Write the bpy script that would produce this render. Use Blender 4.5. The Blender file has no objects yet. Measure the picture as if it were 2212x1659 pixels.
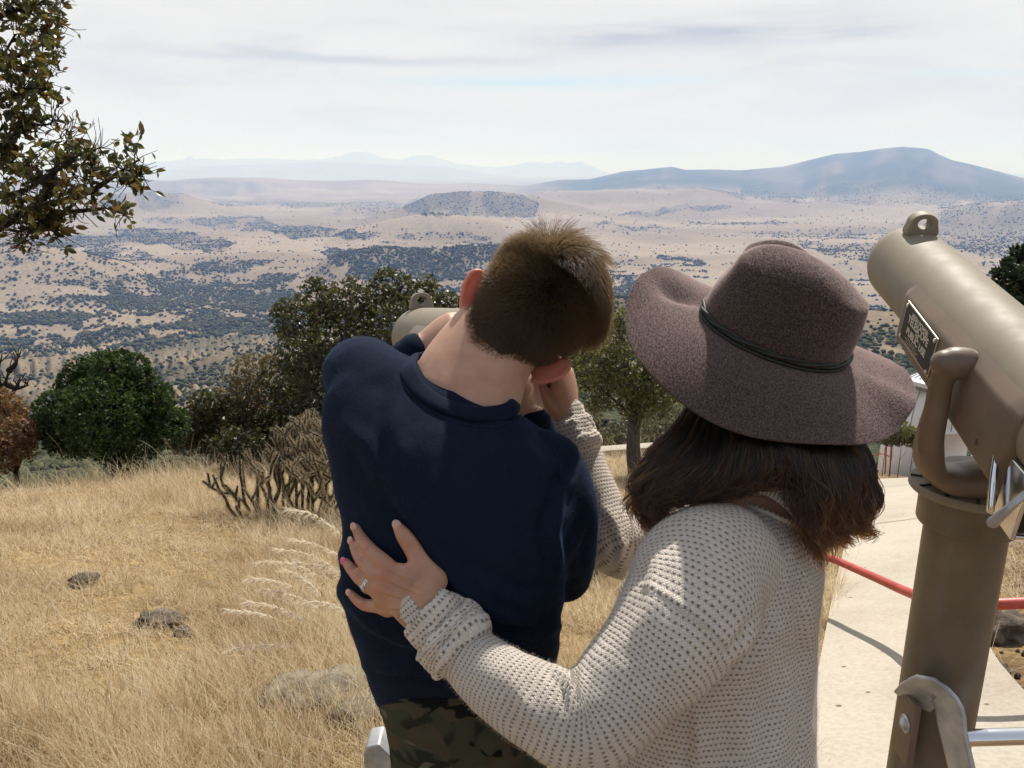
import bpy, bmesh, math, random
import numpy as np
from math import sin, cos, pi, radians, sqrt, atan2, exp
from mathutils import Vector, Matrix, Quaternion, noise as mnoise
from mathutils.bvhtree import BVHTree
from mathutils.kdtree import KDTree

SC = bpy.context.scene
COL = SC.collection
R = random.Random(7)
NR = np.random.default_rng(11)

# ------------------------------------------------------------------ camera frame
F = 1700.0
CX, CY = 1106.0, 829.5
PITCH = radians(15.3)
CAM = Vector((0, 0, 1.75))
FW = Vector((0, cos(PITCH), -sin(PITCH)))
UP = Vector((0, sin(PITCH), cos(PITCH)))
RT = Vector((1, 0, 0))


def P(px, py, d):
    """World point seen at (px, py) of the 2212 x 1659 picture, d metres along the view axis."""
    return CAM + RT * ((px - CX) / F * d) + UP * ((CY - py) / F * d) + FW * d


def proj(v):
    q = Vector(v) - CAM
    d = q.dot(FW)
    return CX + q.dot(RT) / d * F, CY - q.dot(UP) / d * F, d


def proj_np(V):
    Q = V - np.array(CAM)
    d = Q @ np.array(FW)
    d = np.where(np.abs(d) < 1e-6, 1e-6, d)
    return CX + Q @ np.array(RT) / d * F, CY - Q @ np.array(UP) / d * F, d


# ------------------------------------------------------------------ objects
ORG = {}


def tag(o, label=None, cat=None, group=None, kind=None):
    if label: o['label'] = label
    if cat: o['category'] = cat
    if group: o['group'] = group
    if kind: o['kind'] = kind
    return o


def empty(name, loc=(0, 0, 0), label=None, cat=None, group=None, rz=0.0, org=None):
    o = bpy.data.objects.new(name, None)
    o.empty_display_size = 0.1
    COL.objects.link(o)
    o.location = loc
    o.rotation_euler = (0, 0, rz)
    ORG[o.name] = Vector(org if org is not None else loc)
    return tag(o, label, cat, group)


def link_data(name, data, mats, parent=None, org=None):
    o = bpy.data.objects.new(name, data)
    COL.objects.link(o)
    if mats is not None:
        for m in (mats if isinstance(mats, (list, tuple)) else [mats]):
            data.materials.append(m)
    if parent is not None:
        o.parent = parent
        ORG[o.name] = ORG.get(parent.name, Vector((0, 0, 0)))
    else:
        o.location = org if org is not None else (0, 0, 0)
        ORG[o.name] = Vector(org if org is not None else (0, 0, 0))
    return o


def mk(name, V, Fc, mats=None, parent=None, org=None, smooth=True, uv=None, local=False, fmat=None, sharp=None):
    """One mesh object. V are world coordinates (or local to the parent's base with local=True)."""
    V = np.asarray([tuple(v) for v in V] if not isinstance(V, np.ndarray) else V, dtype=float)
    base = ORG.get(parent.name, Vector((0, 0, 0))) if parent is not None else Vector(org if org is not None else (0, 0, 0))
    if not local:
        V = V - np.array(base)
    me = bpy.data.meshes.new(name)
    if isinstance(Fc, np.ndarray):
        nf, k = Fc.shape
        me.vertices.add(len(V))
        me.vertices.foreach_set('co', V.astype(np.float32).ravel())
        me.loops.add(nf * k)
        me.loops.foreach_set('vertex_index', Fc.astype(np.int32).ravel())
        me.polygons.add(nf)
        me.polygons.foreach_set('loop_start', np.arange(0, nf * k, k, dtype=np.int32))
        me.update(calc_edges=True)
        me.validate()
    else:
        me.from_pydata(V.tolist(), [], [tuple(f) for f in Fc])
        me.update()
    if smooth is True:
        me.polygons.foreach_set('use_smooth', np.ones(len(me.polygons), dtype=bool))
    if uv is not None:
        lay = me.uv_layers.new(name='UVMap')
        uv = np.asarray(uv, dtype=np.float32)
        if len(uv) == len(me.vertices):
            idx = np.zeros(len(me.loops), dtype=np.int32)
            me.loops.foreach_get('vertex_index', idx)
            uv = uv[idx]
        lay.data.foreach_set('uv', uv.ravel())
    o = link_data(name, me, mats, parent, org)
    if fmat is not None:
        me.polygons.foreach_set('material_index', np.asarray(fmat, dtype=np.int32))
    if sharp:
        me.set_sharp_from_angle(angle=radians(sharp))
    return o


def copy_tree(o, parent=None, name=None):
    c = o.copy()
    COL.objects.link(c)
    c.parent = parent
    for ch in list(o.children):
        copy_tree(ch, c)
    return c


def join(parts):
    V, Fc, n = [], [], 0
    for v, f in parts:
        v = np.asarray([tuple(q) for q in v] if not isinstance(v, np.ndarray) else v, dtype=float)
        V.append(v)
        Fc += [tuple(int(i) + n for i in q) for q in f]
        n += len(v)
    return np.concatenate(V), Fc


# ------------------------------------------------------------------ shapes
def spl(K, t, tk=None):
    """Smooth curve through the rows of K at parameters t (0..1)."""
    K = np.asarray(K, dtype=float)
    n = len(K)
    if tk is None:
        tk = np.linspace(0, 1, n)
    tk = np.asarray(tk, dtype=float)
    t = np.clip(np.asarray(t, dtype=float), 0, 1)
    if n == 2:
        w = ((t - tk[0]) / (tk[1] - tk[0]))[:, None]
        return K[0] * (1 - w) + K[1] * w
    m = np.zeros_like(K)
    dt = np.diff(tk)[:, None]
    s = np.diff(K, axis=0) / dt
    m[1:-1] = (s[:-1] * dt[1:] + s[1:] * dt[:-1]) / (dt[1:] + dt[:-1])
    m[0], m[-1] = s[0], s[-1]
    i = np.clip(np.searchsorted(tk, t, side='right') - 1, 0, n - 2)
    h = (tk[i + 1] - tk[i])
    u = ((t - tk[i]) / h)[:, None]
    h = h[:, None]
    return ((2 * u**3 - 3 * u**2 + 1) * K[i] + (u**3 - 2 * u**2 + u) * h * m[i]
            + (-2 * u**3 + 3 * u**2) * K[i + 1] + (u**3 - u**2) * h * m[i + 1])


def chord(K):
    K = np.asarray(K, dtype=float)
    d = np.sqrt((np.diff(K, axis=0)**2).sum(1)) + 1e-9
    c = np.concatenate([[0], np.cumsum(d)])
    return c / c[-1]


def grid_faces(n, m, closed=True, cap0=None, cap1=None):
    fs = []
    for i in range(n - 1):
        for j in range(m if closed else m - 1):
            k = (j + 1) % m
            fs.append((i * m + j, i * m + k, (i + 1) * m + k, (i + 1) * m + j))
    if cap0 is not None:
        fs += [(cap0, (j + 1) % m, j) for j in range(m)]
    if cap1 is not None:
        b = (n - 1) * m
        fs += [(cap1, b + j, b + (j + 1) % m) for j in range(m)]
    return fs


def loft(keys, n=40, m=32, ex=2.0, cap=True):
    """keys: list of (centre, a vector, b vector). Returns verts, faces, uv in metres."""
    K = np.array([list(c) + list(a) + list(b) for c, a, b in keys], dtype=float)
    tk = chord(K[:, :3])
    Q = spl(K, np.linspace(0, 1, n), tk)
    th = np.linspace(0, 2 * pi, m, endpoint=False)
    ct, st = np.cos(th), np.sin(th)
    ct = np.sign(ct) * np.abs(ct)**(2 / ex)
    st = np.sign(st) * np.abs(st)**(2 / ex)
    V = Q[:, None, 0:3] + ct[None, :, None] * Q[:, None, 3:6] + st[None, :, None] * Q[:, None, 6:9]
    along = np.concatenate([[0], np.cumsum(np.sqrt((np.diff(Q[:, :3], axis=0)**2).sum(1)))])
    ring = np.sqrt(((np.roll(V, -1, axis=1) - V)**2).sum(2))
    cum = np.concatenate([np.zeros((n, 1)), np.cumsum(ring, axis=1)[:, :-1]], axis=1)
    UV = np.stack([cum, np.repeat(along[:, None], m, axis=1)], axis=2).reshape(-1, 2)
    V = V.reshape(-1, 3)
    c0 = c1 = None
    if cap:
        V = np.concatenate([V, Q[:1, :3], Q[-1:, :3]])
        UV = np.concatenate([UV, [[0, 0]], [[0, along[-1]]]])
        c0, c1 = n * m, n * m + 1
    return V, grid_faces(n, m, True, c0, c1), UV


def frames(Q, up=(0, 0, 1)):
    """Parallel-transported frames along the points Q."""
    T = np.gradient(Q, axis=0)
    T /= np.linalg.norm(T, axis=1)[:, None] + 1e-12
    u = np.asarray(up, dtype=float)
    a = u - T[0] * (u @ T[0])
    if np.linalg.norm(a) < 1e-3:
        u = np.array((1.0, 0.3, 0.2)); a = u - T[0] * (u @ T[0])
    a /= np.linalg.norm(a)
    A = [a]
    for i in range(1, len(Q)):
        a = A[-1] - T[i] * (A[-1] @ T[i])
        a /= np.linalg.norm(a) + 1e-12
        A.append(a)
    A = np.array(A)
    return T, A, np.cross(T, A)


def tube(pts, rad, n=24, m=12, flat=1.0, up=(0, 0, 1), round_ends=True, ex=2.0):
    """A tapering tube through pts. rad: a number, a list, or a list of (a, b) half widths (a along up)."""
    K = np.array([list(p) for p in pts], dtype=float)
    k = len(K)
    if not isinstance(rad, (list, tuple)):
        rad = [rad] * k
    RR = np.array([list(r) if isinstance(r, (list, tuple)) else [r, r * flat] for r in rad], dtype=float)
    tk = chord(K)
    t = np.linspace(0, 1, n)
    Q = spl(K, t, tk)
    r = np.maximum(spl(RR, t, tk), 1e-4)
    T, A, B = frames(Q, up)
    if round_ends:                      # hemispherical-ish ends
        rows = [(Q[0] - T[0] * r[0].min() * s, r[0] * c) for s, c in ((0.98, 0.2), (0.75, 0.66), (0.4, 0.92))]
        rowe = [(Q[-1] + T[-1] * r[-1].min() * s, r[-1] * c) for s, c in ((0.4, 0.92), (0.75, 0.66), (0.98, 0.2))]
        Q = np.concatenate([[q for q, _ in rows], Q, [q for q, _ in rowe]])
        r = np.concatenate([[x for _, x in rows], r, [x for _, x in rowe]])
        A = np.concatenate([[A[0]] * 3, A, [A[-1]] * 3])
        B = np.concatenate([[B[0]] * 3, B, [B[-1]] * 3])
    keys_n = len(Q)
    th = np.linspace(0, 2 * pi, m, endpoint=False)
    ct, st = np.cos(th), np.sin(th)
    ct = np.sign(ct) * np.abs(ct)**(2 / ex)
    st = np.sign(st) * np.abs(st)**(2 / ex)
    V = Q[:, None] + ct[None, :, None] * (A * r[:, :1])[:, None] + st[None, :, None] * (B * r[:, 1:])[:, None]
    along = np.concatenate([[0], np.cumsum(np.sqrt((np.diff(Q, axis=0)**2).sum(1)))])
    ring = np.sqrt(((np.roll(V, -1, axis=1) - V)**2).sum(2))
    cum = np.concatenate([np.zeros((keys_n, 1)), np.cumsum(ring, axis=1)[:, :-1]], axis=1)
    UV = np.stack([cum, np.repeat(along[:, None], m, axis=1)], axis=2).reshape(-1, 2)
    V = V.reshape(-1, 3)
    V = np.concatenate([V, Q[:1], Q[-1:]])
    UV = np.concatenate([UV, [[0, 0]], [[0, along[-1]]]])
    return V, grid_faces(keys_n, m, True, keys_n * m, keys_n * m + 1), UV


def ball(c, rx, ry=None, rz=None, ax=None, n=16, m=24):
    """Ellipsoid; ax: three axis vectors (unit)."""
    ry = rx if ry is None else ry
    rz = rx if rz is None else rz
    X, Y, Z = ax if ax else (Vector((1, 0, 0)), Vector((0, 1, 0)), Vector((0, 0, 1)))
    V = []
    for i in range(1, n):
        a = pi * i / n
        for j in range(m):
            b = 2 * pi * j / m
            V.append(Vector(c) + X * (rx * sin(a) * cos(b)) + Y * (ry * sin(a) * sin(b)) + Z * (rz * cos(a)))
    V += [Vector(c) + Z * rz, Vector(c) - Z * rz]
    k = (n - 1) * m
    fs = [(i * m + j, (i + 1) * m + j, (i + 1) * m + (j + 1) % m, i * m + (j + 1) % m) for i in range(n - 2) for j in range(m)]
    fs += [(k, j, (j + 1) % m) for j in range(m)]
    fs += [(k + 1, (n - 2) * m + (j + 1) % m, (n - 2) * m + j) for j in range(m)]
    return np.array([tuple(v) for v in V]), fs


def box(c, sx, sy, sz, rot=None, bevel=0.0, seg=2):
    bm = bmesh.new()
    bmesh.ops.create_cube(bm, size=1.0)
    bmesh.ops.scale(bm, vec=(sx, sy, sz), verts=bm.verts)
    if bevel:
        bmesh.ops.bevel(bm, geom=list(bm.edges), offset=bevel, segments=seg, affect='EDGES', profile=0.6)
    M = Matrix.Translation(Vector(c)) @ (rot.to_4x4() if rot is not None else Matrix.Identity(4))
    bmesh.ops.transform(bm, matrix=M, verts=bm.verts)
    bm.verts.index_update()
    V = np.array([tuple(v.co) for v in bm.verts])
    fs = [tuple(v.index for v in f.verts) for f in bm.faces]
    bm.free()
    return V, fs


def lathe(prof, m=48, M=None):
    """prof: list of (r, z); closes at r == 0."""
    V, fs = [], []
    for r, z in prof:
        for j in range(m):
            V.append((r * cos(2 * pi * j / m), r * sin(2 * pi * j / m), z))
    n = len(prof)
    for i in range(n - 1):
        for j in range(m):
            k = (j + 1) % m
            fs.append((i * m + j, i * m + k, (i + 1) * m + k, (i + 1) * m + j))
    V += [(0, 0, prof[0][1]), (0, 0, prof[-1][1])]
    fs += [(n * m, (j + 1) % m, j) for j in range(m)]
    fs += [(n * m + 1, (n - 1) * m + j, (n - 1) * m + (j + 1) % m) for j in range(m)]
    V = np.array(V)
    if M is not None:
        V = xf(V, M)
    return V, fs


def xf(V, M):
    V = np.asarray(V, dtype=float)
    A = np.array(M)
    return V @ A[:3, :3].T + A[:3, 3]


def bevel_mesh(V, fs, off, seg=2):
    bm = bmesh.new()
    vs = [bm.verts.new(tuple(v)) for v in V]
    for f in fs:
        bm.faces.new([vs[i] for i in f])
    bmesh.ops.recalc_face_normals(bm, faces=bm.faces)
    bmesh.ops.bevel(bm, geom=list(bm.edges), offset=off, segments=seg, affect='EDGES', profile=0.6)
    bm.verts.index_update()
    V2 = np.array([tuple(v.co) for v in bm.verts])
    f2 = [tuple(v.index for v in f.verts) for f in bm.faces]
    bm.free()
    return V2, f2


def fuse(parts, voxel, smooth=4, factor=0.5):
    """Union of closed shapes as one continuous surface."""
    V, fs = join([(p[0], p[1]) for p in parts])
    me = bpy.data.meshes.new('tmp')
    me.from_pydata(V.tolist(), [], fs)
    bm = bmesh.new(); bm.from_mesh(me)
    bmesh.ops.recalc_face_normals(bm, faces=bm.faces)
    bm.to_mesh(me); bm.free()
    o = bpy.data.objects.new('tmp', me)
    COL.objects.link(o)
    md = o.modifiers.new('r', 'REMESH'); md.mode = 'VOXEL'; md.voxel_size = voxel
    if smooth:
        sm = o.modifiers.new('s', 'SMOOTH'); sm.factor = factor; sm.iterations = smooth
    dg = bpy.context.evaluated_depsgraph_get()
    e = bpy.data.meshes.new_from_object(o.evaluated_get(dg))
    V2 = np.zeros(len(e.vertices) * 3); e.vertices.foreach_get('co', V2); V2 = V2.reshape(-1, 3)
    f2 = [tuple(p.vertices) for p in e.polygons]
    bpy.data.objects.remove(o); bpy.data.meshes.remove(me); bpy.data.meshes.remove(e)
    return V2, f2


def vnormals(V, fs):
    Q = np.array([(f[0], f[1], f[2], f[3] if len(f) > 3 else f[2]) for f in fs])
    n = np.cross(V[Q[:, 2]] - V[Q[:, 0]], V[Q[:, 3]] - V[Q[:, 1]])
    N = np.zeros_like(V)
    for k in range(4):
        np.add.at(N, Q[:, k], n)
    return N / (np.linalg.norm(N, axis=1)[:, None] + 1e-12)


def seg_dist(px, py, line):
    """Signed distance (right of the direction is +) from points to a polyline, and position along it 0..1."""
    best = np.full(px.shape, 1e9); sg = np.zeros(px.shape); pos = np.zeros(px.shape)
    L = np.asarray(line, dtype=float)
    tk = chord(L)
    for i in range(len(L) - 1):
        a, b = L[i], L[i + 1]
        d = b - a; l2 = d @ d
        t = np.clip(((px - a[0]) * d[0] + (py - a[1]) * d[1]) / l2, 0, 1)
        qx, qy = px - a[0] - t * d[0], py - a[1] - t * d[1]
        ds = np.hypot(qx, qy)
        s = np.sign(d[0] * qy - d[1] * qx)
        m = ds < best
        best = np.where(m, ds, best); sg = np.where(m, s, sg)
        pos = np.where(m, tk[i] + t * (tk[i + 1] - tk[i]), pos)
    return best, sg, pos


def creases(V, N, lines, front=True):
    """Cloth folds: each (polyline in picture px, width px, height m). A ridge on the line and a valley beside it."""
    V = V.copy()
    px, py, d = proj_np(V)
    face = (N @ np.array(FW)) < 0.15 if front else np.ones(len(V), bool)
    for line, w, h in lines:
        ds, sg, pos = seg_dist(px, py, line)
        x = ds * sg / w
        fade = np.sin(np.clip(pos, 0.02, 0.98) * pi)**0.6
        ridge = np.exp(-x**2) - 0.75 * np.exp(-((x - 1.5) / 0.8)**2)
        V += N * (ridge * h * fade * face)[:, None]
    return V


def hairs(name, PT, radius, m, parent=None, org=None, taper=0.25):
    """PT: (n, k, 3) strand points in world coordinates -> one hair curves object."""
    n, k, _ = PT.shape
    base = ORG.get(parent.name, Vector((0, 0, 0))) if parent is not None else Vector(org if org is not None else (0, 0, 0))
    hc = bpy.data.hair_curves.new(name)
    hc.add_curves([k] * n)
    hc.points.foreach_set('position', (PT - np.array(base)).astype(np.float32).ravel())
    rr = np.linspace(1, taper, k)[None, :] * (radius if np.ndim(radius) == 0 else np.asarray(radius)[:, None])
    rr = np.broadcast_to(rr, (n, k))
    hc.points.foreach_set('radius', np.ascontiguousarray(rr, dtype=np.float32).ravel())
    return link_data(name, hc, m, parent, org)


def fuzz(name, V, fs, n, length, radius, m, parent, seed=1, lie=.6, sel=None):
    """Short loose fibres standing off a cloth surface."""
    g = np.random.default_rng(seed)
    T = np.array([(q[0], q[1], q[2]) for q in fs] + [(q[0], q[2], q[3]) for q in fs if len(q) > 3])
    a, b, c = V[T[:, 0]], V[T[:, 1]], V[T[:, 2]]
    nr_ = np.cross(b - a, c - a); ar = np.linalg.norm(nr_, axis=1); nr_ = nr_ / (ar[:, None] + 1e-12)
    if sel is not None: ar = ar * sel((a + b + c) / 3)
    ix = g.choice(len(T), n, p=ar / ar.sum())
    r1, r2 = np.sqrt(g.random(n))[:, None], g.random(n)[:, None]
    p0 = a[ix] * (1 - r1) + b[ix] * r1 * (1 - r2) + c[ix] * r1 * r2
    d = nr_[ix] * g.choice([1.0, 1.0], n)[:, None] + g.normal(0, lie, (n, 3))
    d /= np.linalg.norm(d, axis=1)[:, None]
    d2 = d + g.normal(0, .6, (n, 3)) * .7
    d2 /= np.linalg.norm(d2, axis=1)[:, None]
    L = (length * g.uniform(.4, 1.3, n))[:, None]
    PT = np.stack([p0 - nr_[ix] * .0004, p0 + d * L * .5, p0 + d * L * .5 + d2 * L * .5], 1)
    return hairs(name, PT, radius, m, parent, taper=.5)


def fibre_mat(name, col, transl=.5):
    m = bpy.data.materials.new(name); m.use_nodes = True
    nt = m.node_tree
    b = nt.nodes['Principled BSDF']; b.inputs['Base Color'].default_value = (*col, 1); b.inputs['Roughness'].default_value = .7; b.inputs['Specular IOR Level'].default_value = .2
    tl = nt.nodes.new('ShaderNodeBsdfTranslucent'); tl.inputs[0].default_value = (*col, 1)
    mx = nt.nodes.new('ShaderNodeMixShader'); mx.inputs[0].default_value = transl
    nt.links.new(b.outputs[0], mx.inputs[1]); nt.links.new(tl.outputs[0], mx.inputs[2])
    nt.links.new(mx.outputs[0], nt.nodes['Material Output'].inputs[0])
    return m


# ------------------------------------------------------------------ numpy noise
def _h(ix, iy, seed):
    n = (ix.astype(np.int64) * 374761393 + iy.astype(np.int64) * 668265263 + seed * 974711) & 0x7fffffff
    n = ((n ^ (n >> 13)) * 1274126177) & 0x7fffffff
    return ((n ^ (n >> 16)) & 0xffff) / 65535.0


def vnoise(x, y, seed=0):
    x = np.asarray(x, dtype=float); y = np.asarray(y, dtype=float)
    ix, iy = np.floor(x), np.floor(y)
    fx, fy = x - ix, y - iy
    u, v = fx**3 * (fx * (fx * 6 - 15) + 10), fy**3 * (fy * (fy * 6 - 15) + 10)
    a, b = _h(ix, iy, seed), _h(ix + 1, iy, seed)
    c, d = _h(ix, iy + 1, seed), _h(ix + 1, iy + 1, seed)
    return (a * (1 - u) + b * u) * (1 - v) + (c * (1 - u) + d * u) * v


def fbm(x, y, oct=4, seed=0, gain=0.5):
    s = 0; a = 1.0; t = 0
    for o in range(oct):
        s = s + a * (vnoise(x * 2**o + 17.3 * o, y * 2**o - 9.1 * o, seed + o) - 0.5)
        t += a; a *= gain
    return s / t * 2


def ss(a, b, x):
    t = np.clip((np.asarray(x, dtype=float) - a) / (b - a), 0, 1)
    return t * t * (3 - 2 * t)


def noise3(V, scale, oct=3):
    return np.array([mnoise.fractal(Vector(v) * scale, 0.6, 2.0, oct) for v in V])


# ------------------------------------------------------------------ materials
def mat(name, base=(0.5, 0.5, 0.5), rough=0.7, metal=0.0, spec=0.3, **kw):
    m = bpy.data.materials.new(name)
    m.use_nodes = True
    nt = m.node_tree
    b = nt.nodes['Principled BSDF']
    b.inputs['Base Color'].default_value = (*base, 1)
    b.inputs['Roughness'].default_value = rough
    b.inputs['Metallic'].default_value = metal
    b.inputs['Specular IOR Level'].default_value = spec
    for k, v in kw.items():
        b.inputs[k.replace('_', ' ')].default_value = v
    return m, nt, b


def nd(nt, typ, props=None, **inp):
    n = nt.nodes.new('ShaderNode' + typ)
    for k, v in (props or {}).items():
        setattr(n, k, v)
    for k, v in inp.items():
        s = n.inputs[int(k[1:])] if k[0] == 'i' and k[1:].isdigit() else n.inputs[k.replace('_', ' ')]
        if hasattr(v, 'is_linked') or isinstance(v, bpy.types.NodeSocket):
            nt.links.new(v, s)
        else:
            s.default_value = v
    return n


def math_(nt, op, a, b=None, c=None, clamp=False):
    n = nt.nodes.new('ShaderNodeMath'); n.operation = op; n.use_clamp = clamp
    for i, v in enumerate((a, b, c)):
        if v is None: continue
        if isinstance(v, bpy.types.NodeSocket): nt.links.new(v, n.inputs[i])
        else: n.inputs[i].default_value = v
    return n.outputs[0]


def ramp(nt, fac, stops, interp='LINEAR'):
    n = nt.nodes.new('ShaderNodeValToRGB')
    n.color_ramp.interpolation = interp
    el = n.color_ramp.elements
    while len(el) < len(stops): el.new(0.5)
    for e, (p, c) in zip(el, stops):
        e.position = p; e.color = (*c, 1) if len(c) == 3 else c
    nt.links.new(fac, n.inputs[0])
    return n.outputs[0]


def mix(nt, fac, a, b, mode='MIX'):
    n = nt.nodes.new('ShaderNodeMix'); n.data_type = 'RGBA'; n.blend_type = mode
    for s, v in ((n.inputs[0], fac), (n.inputs[6], a), (n.inputs[7], b)):
        if isinstance(v, bpy.types.NodeSocket): nt.links.new(v, s)
        elif isinstance(v, (tuple, list)): s.default_value = (*v, 1) if len(v) == 3 else v
        else: s.default_value = v
    return n.outputs[2]


def lk(nt, a, b): nt.links.new(a, b)


def objco(nt): return nt.nodes.new('ShaderNodeTexCoord').outputs['Object']


def nz(nt, scale, detail=4, rough=0.55, vec=None, out='Fac'):
    n = nd(nt, 'TexNoise', Scale=scale, Detail=detail, Roughness=rough)
    lk(nt, vec if vec is not None else objco(nt), n.inputs['Vector'])
    return n.outputs[out]


def bump(nt, b, h, strength=0.3, dist=0.01):
    n = nd(nt, 'Bump', Strength=strength, Distance=dist, Height=h)
    lk(nt, n.outputs[0], b.inputs['Normal'])
    return n
# ================================================================== camera, sun, sky, air
cam_d = bpy.data.cameras.new('camera')
cam = bpy.data.objects.new('camera', cam_d)
COL.objects.link(cam)
cam.location = CAM
cam.rotation_euler = (pi / 2 - PITCH, 0, 0)
cam_d.sensor_width = 36.0
cam_d.lens = 36.0 * F / 2212.0
cam_d.clip_start = 0.05
cam_d.clip_end = 250000
SC.camera = cam

SUN_AZ, SUN_EL = radians(23.0), radians(50.0)
SUN_DIR = Vector((sin(SUN_AZ) * cos(SUN_EL), cos(SUN_AZ) * cos(SUN_EL), sin(SUN_EL)))
sd = bpy.data.lights.new('sun', 'SUN')
sd.energy = 4.8
sd.angle = radians(0.6)
sd.color = (1.0, 0.965, 0.91)
sun = bpy.data.objects.new('sun', sd)
COL.objects.link(sun)
sun.rotation_euler = (-SUN_DIR).to_track_quat('-Z', 'Y').to_euler()
sun.location = (0, 0, 30)

w = bpy.data.worlds.new('World')
SC.world = w
w.use_nodes = True
nt = w.node_tree
bg = nt.nodes['Background']
bg.inputs['Strength'].default_value = 0.1
sky = nt.nodes.new('ShaderNodeTexSky')
sky.sky_type = 'NISHITA'
sky.sun_disc = False
sky.sun_elevation = SUN_EL
sky.sun_rotation = SUN_AZ
sky.altitude = 2000
co = nt.nodes.new('ShaderNodeTexCoord').outputs['Generated']
sx = nd(nt, 'SeparateXYZ', i0=co)
X, Y, Z = sx.outputs
az = math_(nt, 'ARCTAN2', X, Y)                       # radians, 0 straight ahead
el = math_(nt, 'ARCSINE', Z)
# thin high cloud, stretched along the horizon
v1 = nd(nt, 'CombineXYZ', i0=math_(nt, 'MULTIPLY', az, 2.6), i1=math_(nt, 'MULTIPLY', el, 15.0), i2=0.0).outputs[0]
v2 = nd(nt, 'CombineXYZ', i0=math_(nt, 'MULTIPLY', az, 7.0), i1=math_(nt, 'MULTIPLY', el, 60.0), i2=3.0).outputs[0]
n1 = nd(nt, 'TexNoise', Vector=v1, Scale=1.0, Detail=5.0, Roughness=0.55, Distortion=0.6).outputs['Fac']
n2 = nd(nt, 'TexNoise', Vector=v2, Scale=1.0, Detail=4.0, Roughness=0.6).outputs['Fac']
wob = math_(nt, 'MULTIPLY', math_(nt, 'SUBTRACT', n1, 0.5), 0.035)
el2 = math_(nt, 'ADD', el, wob)


def band(c, w_, a0, a1, soft=0.12):
    """A streak at elevation c (degrees), half width w_, between azimuths a0 and a1."""
    d = math_(nt, 'DIVIDE', math_(nt, 'SUBTRACT', el2, radians(c)), radians(w_))
    g = math_(nt, 'POWER', 2.718, math_(nt, 'MULTIPLY', math_(nt, 'MULTIPLY', d, d), -1.0))
    m0 = nd(nt, 'MapRange', {'interpolation_type': 'SMOOTHSTEP'}, Value=az, From_Min=radians(a0) - soft, From_Max=radians(a0) + soft).outputs[0]
    m1 = nd(nt, 'MapRange', {'interpolation_type': 'SMOOTHSTEP'}, Value=az, From_Min=radians(a1) + soft, From_Max=radians(a1) - soft).outputs[0]
    return math_(nt, 'MULTIPLY', g, math_(nt, 'MULTIPLY', m0, m1))


cloud = ramp(nt, n1, [(0.28, (5.5, 5.52, 5.72)), (0.46, (6.5, 6.47, 6.47)), (0.62, (6.85, 6.79, 6.68)), (0.78, (7.05, 6.98, 6.82))])
grey = math_(nt, 'ADD', math_(nt, 'MULTIPLY', band(8.3, 0.8, 2, 25), 1.05), math_(nt, 'MULTIPLY', band(7.0, 0.35, -22, 2), 0.7))
grey = math_(nt, 'ADD', grey, math_(nt, 'MULTIPLY', band(11.2, 0.6, 24, 34), 0.5))
grey = math_(nt, 'MULTIPLY', grey, nd(nt, 'MapRange', Value=n2, From_Min=0.25, From_Max=0.65).outputs[0], clamp=True)
cloud = mix(nt, grey, cloud, (4.1, 4.2, 4.7))
gap = math_(nt, 'ADD', band(5.75, 0.42, -6, 11.5), math_(nt, 'MULTIPLY', band(5.3, 0.25, 25, 31), 0.8))
gap = math_(nt, 'MULTIPLY', gap, nd(nt, 'MapRange', Value=n2, From_Min=0.2, From_Max=0.5).outputs[0], clamp=True)
blue = mix(nt, 0.72, sky.outputs[0], (5.0, 6.3, 6.9))
col = mix(nt, math_(nt, 'MULTIPLY', gap, 0.95), cloud, blue)
# away from the sun the unseen veil is dimmed to cut fill light
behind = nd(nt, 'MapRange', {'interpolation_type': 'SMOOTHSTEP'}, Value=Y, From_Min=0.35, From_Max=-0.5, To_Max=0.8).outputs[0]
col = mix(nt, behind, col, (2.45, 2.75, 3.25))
# out of view overhead the veil is also dimmed towards blue, for less fill
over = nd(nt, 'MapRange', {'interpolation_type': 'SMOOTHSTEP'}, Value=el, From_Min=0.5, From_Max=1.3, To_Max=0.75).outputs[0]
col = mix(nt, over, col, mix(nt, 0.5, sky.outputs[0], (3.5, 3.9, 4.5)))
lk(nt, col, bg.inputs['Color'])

SC.view_settings.view_transform = 'Standard'
SC.view_settings.look = 'None'
SC.view_settings.exposure = 0.36
SC.view_settings.gamma = 1.0
cy = SC.cycles
cy.use_denoising = True
cy.max_bounces = 8
cy.diffuse_bounces = 4
cy.glossy_bounces = 3
cy.transmission_bounces = 4
cy.volume_bounces = 2
cy.transparent_max_bounces = 6
cy.sample_clamp_indirect = 6.0
cy.use_adaptive_sampling = True
cy.adaptive_threshold = 0.012
SC.render.use_persistent_data = False

# ================================================================== terrain
LEFT = [(0.3, 1.75), (14, 5.35), (17, 6.8), (24, 11.5), (40, 21), (60, 33), (150, 67), (300, 107), (600, 160), (1000, 232), (1800, 340), (2600, 352), (60000, 352), (90000, 352)]
RIGHT = [(0.3, 1.75), (14, 5.25), (25, 9.0), (40, 14.2), (60, 22), (150, 58), (300, 98), (500, 126), (650, 143), (900, 134), (1100, 185), (1800, 335), (2600, 352), (60000, 352), (90000, 352)]


def prof(tab, r):
    lr = np.log([a for a, _ in tab]); s = [b for _, b in tab]
    return np.interp(np.log(np.maximum(r, 0.3)), lr, s)


def az_s(px, py):
    v = FW + RT * ((px - CX) / F) + UP * ((CY - py) / F)
    return atan2(v.x, v.y), v.z / sqrt(v.x**2 + v.y**2)


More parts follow.
